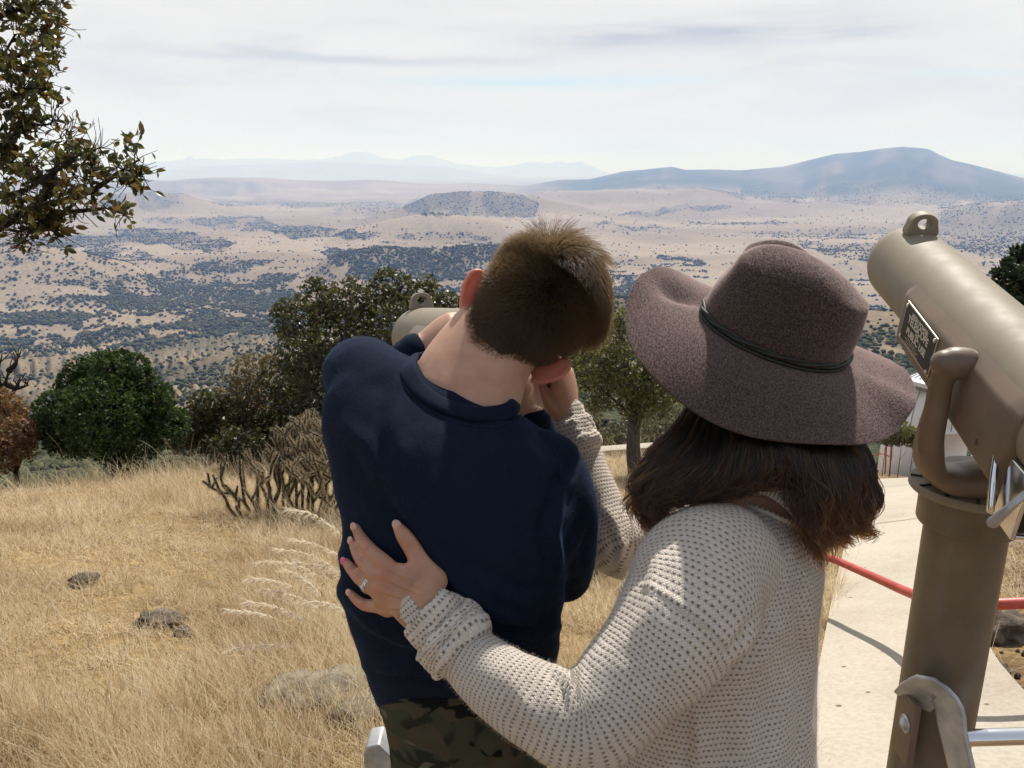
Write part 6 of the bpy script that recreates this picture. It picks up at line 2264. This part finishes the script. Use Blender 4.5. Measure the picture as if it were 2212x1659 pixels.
def tree(name, label, cat, base, blobs, depth, n_leaf, leaf, lmat, bmat, trunk=None, r0=.10, group=None, seed=1, gaps=.35, twig=10, shape=1.9, inner=.35, dd=.6):
    """blobs: (px, py, r px). Trunk, limbs to every clump, twigs, and leaves spread through the clumps."""
    g = np.random.default_rng(seed)
    rr_ = random.Random(seed)
    root = empty(name, base, label, cat, group)
    cs, rs = [], []
    for (bx_, by_, br_) in blobs:
        d = depth + rr_.uniform(-dd, dd)
        cs.append(P(bx_, by_, d)); rs.append(br_ / F * d)
    mid = sum(cs, Vector()) / len(cs)
    trunk = [Vector(base) - Vector((0, 0, .2))] + (trunk or [Vector(base) * .55 + mid * .45, Vector(base) * .25 + mid * .75])
    wood = [tube(trunk, [r0 * (1 - .55 * i_ / (len(trunk) - 1)) for i_ in range(len(trunk))], 30, 12)[:2]]
    tips = []
    for c, r_ in zip(cs, rs):
        k_ = rr_.choice(range(1, len(trunk)))
        a = trunk[k_]
        m1 = a.lerp(c, .5) + Vector((rr_.uniform(-.12, .12), rr_.uniform(-.12, .12), rr_.uniform(-.1, .15))) * (c - a).length
        wood.append(tube([a, m1, c], [r0 * .34, r0 * .2, r0 * .10], 14, 7)[:2])
        for _ in range(twig):
            v = Vector((g.normal(), g.normal(), g.normal() * .8 + .2)).normalized()
            e = c + v * r_ * rr_.uniform(.7, 1.12)
            m2 = c.lerp(e, .5) + Vector((g.normal(), g.normal(), g.normal())) * r_ * .12
            wood.append(tube([c.lerp(m1, rr_.uniform(0, .5)), m2, e], [r0 * .08, r0 * .055, r0 * .025], 8, 5)[:2])
            tips.append((m2, e, r_))
    V, f = join(wood)
    mk('trunk', V, f, bmat, root)
    # leaves: mostly round the twigs, thinner in the gaps
    w_ = np.array([r_**2 for r_ in rs]); w_ /= w_.sum()
    k_ = g.choice(len(cs), n_leaf, p=w_)
    C_ = np.array([list(c) for c in cs])[k_]; R_ = np.array(rs)[k_]
    d = g.normal(0, 1, (n_leaf, 3)); d /= np.linalg.norm(d, axis=1)[:, None]
    rad_ = (inner + (1.08 - inner) * g.random(n_leaf)**(1 / shape))
    Pn = C_ + d * (R_ * rad_)[:, None]
    # clumpy gaps
    sc_ = 2.2 / float(np.mean(rs))
    nn = np.array([mnoise.noise(Vector(p) * sc_) for p in Pn]) + .5 * np.array([mnoise.noise(Vector(p) * sc_ * 2.3) for p in Pn])
    keep = nn > np.quantile(nn, gaps)
    Pn = Pn[keep]
    V, f = leaf_quads(Pn, leaf, g)
    mk('crown', V, f, lmat, root, smooth=False)
    return root


def gbase(px, py): return ground_at(px, py)


b0 = P(800, 960, 15.2); b0.z = ground_z(b0.x, b0.y)
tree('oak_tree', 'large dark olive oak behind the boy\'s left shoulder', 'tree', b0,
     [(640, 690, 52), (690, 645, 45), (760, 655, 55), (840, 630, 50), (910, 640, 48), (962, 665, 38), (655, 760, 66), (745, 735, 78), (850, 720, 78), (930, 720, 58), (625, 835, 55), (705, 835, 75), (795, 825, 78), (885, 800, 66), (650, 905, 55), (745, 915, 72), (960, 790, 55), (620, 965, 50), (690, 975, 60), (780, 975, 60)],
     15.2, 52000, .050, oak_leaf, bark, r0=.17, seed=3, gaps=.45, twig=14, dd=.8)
b0 = P(548, 930, 16.0); b0.z = ground_z(b0.x, b0.y)
tree('dry_shrub', 'tan leafless looking shrub at the left foot of the large oak', 'shrub', b0, [(540, 805, 42), (505, 850, 38), (572, 858, 42), (530, 890, 40), (580, 790, 26), (500, 905, 36), (560, 915, 40)], 16.0, 6000, .045, tan_leaf, bark, r0=.06, seed=4, gaps=.5, twig=22)
b0 = P(485, 960, 15.0); b0.z = ground_z(b0.x, b0.y)
tree('dark_shrub', 'low dark green shrub between the juniper and the cactus', 'shrub', b0, [(445, 880, 38), (495, 905, 46), (545, 925, 44), (600, 930, 50), (420, 915, 34), (440, 950, 36), (500, 965, 44), (560, 970, 44), (400, 955, 30)], 15.0, 11000, .05, oak_leaf, bark, r0=.06, seed=5, gaps=.3, twig=12)
b0 = P(252, 1015, 13.6); b0.z = ground_z(b0.x, b0.y)
tree('juniper', 'rounded bright green juniper at the far edge of the golden grass', 'tree', b0,
     [(232, 828, 58), (172, 850, 50), (290, 838, 52), (118, 888, 44), (222, 900, 88), (322, 900, 58), (205, 800, 24), (262, 778, 24), (310, 812, 24), (148, 822, 22), (340, 870, 30), (100, 915, 30), (385, 905, 26), (368, 925, 42), (158, 925, 66), (275, 940, 74), (232, 795, 38), (290, 798, 34), (180, 806, 38), (130, 935, 40), (335, 860, 40), (250, 780, 22), (205, 783, 22)],
     (b0 - CAM).dot(FW), 64000, .036, juniper_leaf, dark_bark, r0=.12, seed=6, gaps=.46, twig=10, inner=.5, dd=.5)
b0 = P(30, 985, 13.6); b0.z = ground_z(b0.x, b0.y)
tree('rusty_bush', 'rusty brown leaved bush at the left edge beside the juniper', 'shrub', b0, [(15, 885, 40), (52, 930, 34), (-25, 900, 50), (20, 945, 44), (-40, 950, 50), (45, 965, 36), (0, 985, 40), (38, 895, 22), (-5, 860, 26), (68, 950, 18)], 13.6, 12000, .034, rust_leaf, dark_bark, r0=.07, seed=7, gaps=.35, twig=12)
# bare branches above it
root = empty('bare_tree', b0 + Vector((-.3, .5, 0)), 'bare dark branched dead tree at the left edge above the rusty bush', 'tree')
wood = []
rr_ = random.Random(4)
for (x0, y0), (x1, y1), (x2, y2) in (((-40, 960), (5, 850), (22, 790)), ((-5, 870), (30, 845), (44, 815)), ((5, 850), (-6, 810), (4, 770)), ((-30, 900), (-10, 840), (-25, 780)), ((20, 800), (34, 785), (38, 768)), ((12, 830), (40, 838), (62, 832))):
    a, m_, c_ = P(x0, y0, 13.9), P(x1, y1, 13.8), P(x2, y2, 13.9)
    wood.append(tube([a, m_, c_], [.055, .035, .010], 14, 8)[:2])
    for _ in range(7):
        s_ = m_.lerp(c_, rr_.random()); e = s_ + Vector((rr_.uniform(-.25, .25), rr_.uniform(-.1, .1), rr_.uniform(-.05, .3)))
        wood.append(tube([s_, s_.lerp(e, .5) + Vector((rr_.uniform(-.05, .05), 0, .03)), e], [.010, .007, .003], 6, 5)[:2])
V, f = join(wood)
mk('branches', V, f, dark_bark, root)
b0 = gbase(1378, 1032)
dT = (b0 - CAM).dot(FW)
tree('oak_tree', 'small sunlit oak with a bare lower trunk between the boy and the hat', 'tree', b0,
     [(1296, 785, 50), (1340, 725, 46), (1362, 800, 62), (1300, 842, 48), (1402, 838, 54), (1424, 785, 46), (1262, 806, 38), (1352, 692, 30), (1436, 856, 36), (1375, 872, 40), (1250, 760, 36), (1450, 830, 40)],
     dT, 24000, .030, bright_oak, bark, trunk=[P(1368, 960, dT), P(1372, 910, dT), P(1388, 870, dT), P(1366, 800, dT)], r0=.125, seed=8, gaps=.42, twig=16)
b0 = P(2330, 900, 9.5); b0.z = ground_z(b0.x, b0.y)
tree('pine_tree', 'dark pine reaching in at the right edge above the tan telescope', 'tree', b0,
     [(2158, 592, 17), (2150, 612, 10), (2178, 570, 14), (2205, 548, 20), (2196, 600, 26), (2192, 642, 30), (2225, 575, 26), (2225, 640, 40), (2255, 600, 50), (2290, 560, 60), (2270, 690, 60), (2320, 640, 70), (2330, 760, 80), (2182, 665, 16), (2128, 600, 6), (2165, 628, 12)],
     9.5, 22000, .040, pine_leaf, dark_bark, r0=.12, seed=9, gaps=.42, twig=14, dd=.3)
gq = random.Random(12)
for q in range(26):
    px = gq.uniform(1235, 1500); py = gq.uniform(885, 965)
    dpt = 17 + (965 - py) * .16
    b0 = P(px, py, dpt); zz = ground_z(b0.x, b0.y)
    if b0.z - zz > 1.6: b0.z = zz + .3
    s_ = gq.uniform(16, 30)
    r_ = tree('grey_brush', 'grey brown brush behind the low wall between the boy and the hat', 'shrub', (b0.x, b0.y, zz), [(px, py, s_), (px + s_ * .8, py + 4, s_ * .7), (px - s_ * .7, py + 5, s_ * .75)], dpt, 900, .055, brush_leaf, bark, r0=.03, group='brush behind the low wall', seed=40 + q, gaps=.25, twig=3)
for q, (px, py, s_, m_) in enumerate([(1950, 918, 22, sage_leaf), (1975, 930, 20, sage_leaf), (1930, 930, 18, brush_leaf), (1995, 935, 16, sage_leaf), (1915, 925, 18, brush_leaf)]):
    py += 12; b0 = P(px, py + s_, 26); zz = ground_z(b0.x, b0.y)
    tree('dome_bush', 'dry %s bush at the foot of the white dome' % ('yellow green' if m_ is sage_leaf else 'grey brown'), 'shrub', (b0.x, b0.y, zz), [(px, py, s_), (px + 10, py + 8, s_ * .8), (px - 9, py + 9, s_ * .8)], 26, 1300, .05, m_, bark, r0=.015, group='bushes at the foot of the dome' , seed=80 + q, gaps=.2, twig=5)

# ------------------------------------------------------------------ the oak branches hanging in at the upper left
g = np.random.default_rng(21); rr_ = random.Random(21)
root = empty('oak_tree', P(-420, 1500, 3.6), 'near oak whose leafy brown green branches hang in at the upper left', 'tree')
root.location.z = ground_z(root.location.x, root.location.y); ORG[root.name] = root.location.copy()
DL = 3.1
limbs = [
    [(-120, 560), (0, 490), (70, 452), (150, 430), (205, 408), (240, 385), (270, 365), (300, 345)],
    [(-100, 520), (-10, 480), (60, 470), (120, 462), (180, 455), (235, 452), (270, 462)],
    [(-60, 440), (0, 425), (60, 408), (110, 375), (150, 350), (180, 330), (215, 320)],
    [(40, 470), (90, 440), (110, 400), (125, 340), (140, 310), (150, 290)],
    [(-80, 380), (-10, 330), (30, 290), (60, 270), (100, 270), (125, 258)],
    [(-90, 250), (-20, 225), (30, 205), (70, 195), (100, 190)],
    [(-100, 160), (-20, 140), (40, 120), (90, 95), (120, 60), (130, 35)],
    [(-80, 60), (-10, 40), (40, 20), (80, 10), (110, -15)],
    [(0, 490), (40, 500), (70, 490), (50, 520), (38, 530)],
    [(60, 470), (90, 478), (110, 490), (125, 500)],
    [(200, 410), (195, 385), (200, 355), (205, 340)],
    [(240, 385), (262, 380), (290, 385), (305, 372)],
    [(-60, 330), (0, 350), (40, 362), (90, 350)],
    [(20, 290), (40, 240), (60, 190), (90, 150), (120, 130)],
    [(0, 130), (30, 80), (50, 40), (60, -20)],
]
wood, twigs = [], []
for li, L_ in enumerate(limbs):
    dd_ = DL + rr_.uniform(-.25, .25) if li else DL
    pts = [P(x, y, dd_ + .03 * i_) for i_, (x, y) in enumerate(L_)]
    r_ = .020 if li < 2 else (.011 if li < 8 else .006)
    wood.append(tube(pts, [r_ * (1 - .8 * i_ / (len(pts) - 1)) for i_ in range(len(pts))], 40, 8)[:2])
    Q = spl([list(q) for q in pts], np.linspace(.25, 1, 26), chord([list(q) for q in pts]))
    for q in Q:
        for _ in range(3 if li < 8 else 2):
            e = Vector(q) + Vector((rr_.gauss(.01, .05), rr_.gauss(0, .06), rr_.gauss(.015, .05)))
            m2 = Vector(q).lerp(e, .5) + Vector((rr_.gauss(0, .012), 0, rr_.gauss(0, .012)))
            wood.append(tube([Vector(q), m2, e], [.0022, .0016, .0009], 6, 5)[:2])
            twigs.append((Vector(q), m2, e))
for L_ in ([(85, 325), (110, 308), (135, 295), (150, 275), (155, 258)], [(110, 308), (130, 306), (150, 302)], [(130, 298), (135, 285), (145, 278)], [(155, 258), (150, 250)], [(150, 430), (190, 470), (210, 490)]):
    pts = [P(x, y, DL) for x, y in L_]
    wood.append(tube(pts, [.003] + [.0018] * (len(pts) - 1), 16, 5)[:2])
tb = [root.location - Vector((0, 0, .2)), root.location + Vector((.05, 0, 1.0)), P(-330, 700, 3.4), P(-220, 600, 3.2), P(-120, 540, 3.15)]
wood.append(tube(tb, [.13, .11, .075, .045, .022], 30, 12)[:2])
tb2 = [P(-330, 700, 3.4), P(-260, 400, 3.2), P(-180, 200, 3.1), P(-120, 40, 3.1), P(-80, -120, 3.1)]
wood.append(tube(tb2, [.07, .055, .045, .035, .02], 30, 12)[:2])
for y_, x_ in ((380, -80), (250, -90), (160, -100), (60, -80), (440, -60)):
    wood.append(tube([P(-200 - (y_ - 200) * .15, y_ + 60, 3.12), P(x_, y_, DL)], [.02, .010], 8, 7)[:2])
V, f = join(wood)
mk('limbs', V, f, dark_bark, root)


def leaf_blades(centres, dirs, size, g):
    """Folded pointed leaves: 8 vertices each."""
    n = len(centres)
    d = dirs / (np.linalg.norm(dirs, axis=1)[:, None] + 1e-9)
    s = g.normal(0, 1, (n, 3)); s -= d * (s * d).sum(1)[:, None]; s /= np.linalg.norm(s, axis=1)[:, None]
    u = np.cross(d, s)
    L = (size * g.uniform(.6, 1.25, n))[:, None]
    W = L * g.uniform(.20, .30, n)[:, None]
    fo = g.uniform(.15, .7, n)[:, None]; cu = g.uniform(-.25, .15, n)[:, None]
    def pt(a, w_): return centres + d * (L * a) + s * (W * w_) + u * (W * abs(w_) * fo + L * cu * a * a)
    V = np.stack([pt(0, 0), pt(.30, .85), pt(.62, .9), pt(1, 0), pt(.62, -.9), pt(.30, -.85), pt(.32, 0), pt(.66, 0)], 1).reshape(-1, 3)
    q = np.array([[0, 1, 6, 6], [1, 2, 7, 6], [2, 3, 7, 7], [0, 6, 5, 5], [6, 7, 4, 5], [7, 3, 4, 4]])
    f = []
    for i_ in range(n):
        o_ = i_ * 8
        f += [(o_, o_ + 1, o_ + 6), (o_ + 1, o_ + 2, o_ + 7, o_ + 6), (o_ + 2, o_ + 3, o_ + 7), (o_, o_ + 6, o_ + 5), (o_ + 6, o_ + 7, o_ + 4, o_ + 5), (o_ + 7, o_ + 3, o_ + 4)]
    return V, f


cen_, dr_ = [], []
for q, m2, e in twigs:
    px, py, _ = proj(e)
    thin = .55 if (px > 150 and py < 300) else 1
    for k_ in range(rr_.choice((3, 4, 5, 6))):
        if rr_.random() > thin: continue
        t_ = rr_.random()
        c = m2.lerp(e, t_) if rr_.random() < .8 else q.lerp(m2, t_)
        v = (e - q).normalized() * .5 + Vector((g.normal() * .6, g.normal() * .6, g.normal() * .6))
        cen_.append(list(c)); dr_.append(list(v))
# the full leafy mass along the left edge
for (bx_, by_, br_, cnt) in ((-10, 40, 75, 420), (40, 60, 50, 240), (95, 40, 35, 90), (20, 140, 70, 420), (85, 120, 40, 150), (110, 70, 22, 50), (10, 230, 65, 330), (75, 200, 35, 110), (5, 310, 55, 200), (45, 350, 40, 120), (100, 330, 35, 90), (150, 320, 45, 150), (200, 345, 40, 110), (262, 325, 28, 70), (278, 370, 35, 110), (285, 300, 14, 26), (100, 420, 55, 220), (40, 400, 40, 110), (170, 400, 45, 150), (215, 440, 30, 70), (255, 458, 26, 70), (60, 470, 55, 170), (130, 470, 40, 90), (80, 510, 26, 40), (38, 528, 14, 14), (120, 110, 20, 40), (122, 150, 14, 20)):
    for _ in range(cnt):
        a = rr_.uniform(0, 6.28); r_ = br_ * sqrt(rr_.random())
        c = P(bx_ + r_ * cos(a), by_ + r_ * sin(a), DL + rr_.gauss(0, .12))
        cen_.append(list(c)); dr_.append([g.normal() + .3, g.normal(), g.normal()])
cen_ = np.array(cen_)
nn = np.array([mnoise.noise(Vector(p) * 11) + .5 * mnoise.noise(Vector(p) * 26) for p in cen_])
kp = nn > .20
V, f = leaf_blades(cen_[kp], np.array(dr_)[kp], .043, g)
mk('leaves', V, f, near_leaf, root, smooth=False)

# ------------------------------------------------------------------ cholla
chm, nt, b = mat('cholla_skin', rough=0.85, spec=0.1)
lk(nt, ramp(nt, nz(nt, 45, 4, .7), [(0.3, (0.028, 0.027, 0.014)), (0.55, (0.07, 0.062, 0.034)), (0.75, (0.14, 0.115, 0.07))]), b.inputs['Base Color'])
bump(nt, b, nd(nt, 'TexVoronoi', Vector=objco(nt), Scale=60.0).outputs['Distance'], 1.0, .02)
spm, nt, b = mat('cactus_spines', (0.48, 0.39, 0.25), 0.7)
cb0 = gbase(640, 1115)
dC = (cb0 - CAM).dot(FW)
root = empty('cholla_cactus', cb0, 'spiny branching cholla cactus in the grass left of the boy', 'cactus')
rr_ = random.Random(31)
segs = []


def grow(p, d, n, r_):
    L_ = rr_.uniform(.10, .19)
    d = (d + Vector((rr_.gauss(0, .16), rr_.gauss(0, .16), rr_.gauss(.05, .10)))).normalized()
    e = p + d * L_
    segs.append((p, e, r_))
    if n <= 0: return
    k_ = rr_.choice((1, 1, 1, 2, 2)) if n > 1 else rr_.choice((1, 2, 3))
    for i_ in range(k_):
        a = rr_.uniform(0, 6.28)
        sp_ = rr_.uniform(.45, 1.3) if k_ > 1 else .2
        side_ = Vector((cos(a), sin(a) * .8, 0)) * sp_
        grow(p.lerp(e, rr_.uniform(.7, 1.0)), (d * .8 + side_ + Vector((0, 0, .38))).normalized(), n - 1, r_ * .93)


for (x, top) in ((530, 1010), (548, 985), (565, 965), (582, 955), (598, 950), (612, 945), (628, 935), (640, 925), (652, 905), (664, 890), (676, 875), (688, 858), (700, 848), (712, 850), (724, 862), (738, 880), (556, 1000), (605, 970), (648, 940), (690, 900), (520, 1040), (670, 920)):
    p0 = P(x + rr_.uniform(-5, 5), 1118, dC + rr_.uniform(-.35, .35)); p0.z = ground_z(p0.x, p0.y)
    nlev = int(np.clip((1118 - top) / 30, 3, 8))
    lean = Vector(((x - 655) / 260, rr_.uniform(-.2, .2), 1)).normalized()
    grow(p0, lean, nlev, .0165)
V, f = join([tube([a, a.lerp(e, .5), e], [r_ * .92, r_, r_ * .82], 6, 9)[:2] for a, e, r_ in segs])
mk('stems', V, f, chm, root)
SPN = []
for a, e, r_ in segs:
    ax = (e - a)
    for _ in range(int(170 * ax.length / .15)):
        t_ = rr_.random()
        v = Vector((rr_.gauss(0, 1), rr_.gauss(0, 1), rr_.gauss(0, 1))); v = (v - ax * (v.dot(ax) / ax.length_squared)).normalized()
        q = a.lerp(e, t_) + v * r_ * .9
        SPN.append([list(q), list(q + (v + ax.normalized() * rr_.uniform(-.2, .7)).normalized() * rr_.uniform(.012, .028))])
hairs('spines', np.array(SPN), .0009, spm, root, taper=.5)

# ================================================================== dry grass
def grass_mat(name, stops, transl=.4):
    m = bpy.data.materials.new(name); m.use_nodes = True
    nt = m.node_tree
    b = nt.nodes['Principled BSDF']; b.inputs['Roughness'].default_value = .6; b.inputs['Specular IOR Level'].default_value = .25
    hi = nt.nodes.new('ShaderNodeHairInfo')
    c = ramp(nt, hi.outputs['Random'], stops)
    c = mix(nt, 1.0, c, ramp(nt, nz(nt, .75, 5, .65), [(.30, (.70, .63, .56)), (.5, (1.0, 1.0, 1.02)), (.70, (1.18, 1.22, 1.32))]), 'MULTIPLY')
    lk(nt, c, b.inputs['Base Color'])
    tl = nd(nt, 'BsdfTranslucent'); lk(nt, c, tl.inputs[0])
    mx = nd(nt, 'MixShader', i0=transl); lk(nt, b.outputs[0], mx.inputs[1]); lk(nt, tl.outputs[0], mx.inputs[2])
    lk(nt, mx.outputs[0], nt.nodes['Material Output'].inputs[0])
    return m


straw_m = grass_mat('dry_straw', [(0, (0.20, 0.13, 0.06)), (.2, (0.46, 0.335, 0.18)), (.5, (0.68, 0.545, 0.335)), (.78, (0.78, 0.665, 0.45)), (1, (0.86, 0.79, 0.62))], .5)
plume_m = grass_mat('pale_plumes', [(0, (0.76, 0.67, 0.5)), (1, (0.88, 0.82, 0.68))], .55)
g = np.random.default_rng(77)
NG = 520000
ga_ = g.uniform(radians(-40), radians(36), NG)
gr_ = np.exp(g.uniform(np.log(2.0), np.log(16.5), NG))
gx_, gy_ = gr_ * np.sin(ga_), gr_ * np.cos(ga_)
gz_ = hfun(gx_, gy_)
px, py, _ = proj_np(np.stack([gx_, gy_, gz_], 1))
lpx = np.interp(py, [900, 985, 1005, 1080, 1180, 1290, 1400, 1500, 1659, 2400], [1890, 1897, 1893, 1872, 1848, 1822, 1800, 1782, 1762, 1690])
rpx = np.interp(py, [900, 985, 1090, 1200, 1330, 1460, 1560, 1659, 2400], [1985, 1985, 2010, 2035, 2062, 2105, 2165, 2262, 2700])
tuft = fbm(gx_ * 1.1, gy_ * 1.1, 3, 91) + .6 * fbm(gx_ * 4, gy_ * 4, 2, 93)
left_ = px < lpx - 8
right_ = (px > rpx + 10)
dens_ = np.where(left_, np.clip(.72 + 1.0 * tuft, .2, 1), np.where(right_, np.clip(-.05 + .9 * tuft, 0, .5), 0))
near_feet = (np.hypot(gx_ - .1, gy_ - 1.0) < 1.1)
dens_ = np.where(near_feet, 0, dens_)
kp = g.random(NG) < dens_
gx_, gy_, gz_, gr_, px, py, tuft, right_ = [q[kp] for q in (gx_, gy_, gz_, gr_, px, py, tuft, right_)]
n = len(gx_)
ln = g.uniform(.035, .13, n) * np.clip(1 + .9 * tuft, .5, 1.9) * (1 + .045 * gr_) * np.where(right_, .6, 1)
tall = g.random(n) < .05
ln = np.where(tall, ln * g.uniform(1.6, 3.0, n), ln)
crestm = (gr_ > 12.2) & (g.random(n) < .10) & (px < 1000)
ln = np.where(crestm, g.uniform(.25, .55, n), ln)
lean = g.normal(0, 1, (n, 2)) * np.where(tall | crestm, .30, .95)[:, None] + np.array((-.20, 0))
dirv = np.stack([lean[:, 0], lean[:, 1], np.ones(n)], 1); dirv /= np.linalg.norm(dirv, axis=1)[:, None]
kp_ = 5
PTg = np.zeros((n, kp_, 3)); PTg[:, 0] = np.stack([gx_, gy_, gz_ - .01], 1)
bend = np.stack([g.normal(-.15, .5, n), g.normal(0, .5, n), -g.uniform(.1, .9, n)], 1)
for k_ in range(1, kp_):
    dirv = dirv + bend * (.30 * k_ / kp_)
    dirv /= np.linalg.norm(dirv, axis=1)[:, None]
    PTg[:, k_] = PTg[:, k_ - 1] + dirv * (ln / (kp_ - 1))[:, None]
rad_ = np.where(tall, .0009, .0011) * (1 + .10 * gr_)
gr_o = hairs('grass', PTg, rad_ * .9, straw_m, org=(0, 0, 0), taper=.3)
tag(gr_o, 'golden dry grass covering the near hillside', kind='stuff')
print('grass', n)

PL_ = [[(615, 1098), (660, 1106), (700, 1126), (745, 1165), (800, 1290)], [(620, 1163), (680, 1176), (735, 1202), (790, 1300)], [(590, 1185), (660, 1196), (733, 1237), (790, 1340)],
       [(553, 1212), (620, 1216), (690, 1247), (770, 1350)], [(527, 1250), (600, 1256), (650, 1276), (700, 1310), (770, 1420)], [(612, 1228), (655, 1250), (690, 1285), (750, 1380)],
       [(525, 1300), (580, 1306), (640, 1332), (710, 1390), (780, 1500)], [(485, 1318), (540, 1321), (600, 1338), (680, 1390), (770, 1500)], [(487, 1405), (540, 1396), (610, 1394), (700, 1420), (790, 1500)],
       [(640, 1300), (690, 1300), (730, 1312), (780, 1380)], [(640, 1215), (690, 1222), (735, 1245), (790, 1330)], [(560, 1272), (620, 1282), (680, 1310), (760, 1400)]]
rr_ = random.Random(8)
for i_, L_ in enumerate(PL_):
    d = 2.25 + rr_.uniform(-.15, .2)
    pts = [P(x, y, d + .03 * k_) for k_, (x, y) in enumerate(L_)]
    base = Vector(pts[-1]); base.z = ground_z(base.x, base.y)
    pts = pts + [pts[-1].lerp(base, .5) + Vector((.0, 0, .1)), base]
    Q = spl([list(q) for q in pts], np.linspace(0, 1, 60), chord([list(q) for q in pts]))
    root = empty('feather_grass', base, 'pale feathery grass plume arching left beside the boy\'s waist', 'grass plume', 'feathery grass plumes beside the boy')
    V, f, _ = tube([Vector(q) for q in Q[::3]], [.0006 + .0010 * k_ / 20 for k_ in range(20)], 40, 5)
    mk('stalk', V, f, plume_m, root)
    S = []
    al = np.concatenate([[0], np.cumsum(np.linalg.norm(np.diff(Q, axis=0), axis=1))])
    Lp = rr_.uniform(.13, .19)
    for _ in range(150):
        s_ = rr_.random()**.9 * Lp
        k_ = int(np.searchsorted(al, s_)); k_ = min(max(k_, 1), len(Q) - 2)
        q = Vector(Q[k_]); tv = Vector(Q[k_ - 1] - Q[k_ + 1]).normalized()
        o_ = Vector((rr_.gauss(0, .25), rr_.gauss(0, .35), rr_.gauss(-.28, .25)))
        l_ = rr_.uniform(.012, .034) * (1 - .5 * s_ / Lp * .4)
        v = (tv + o_).normalized()
        S.append([list(q), list(q + v * l_ * .5), list(q + v * l_ + Vector((0, 0, -.003)))])
    hairs('plume', np.array(S), .0010, plume_m, root, taper=.4)
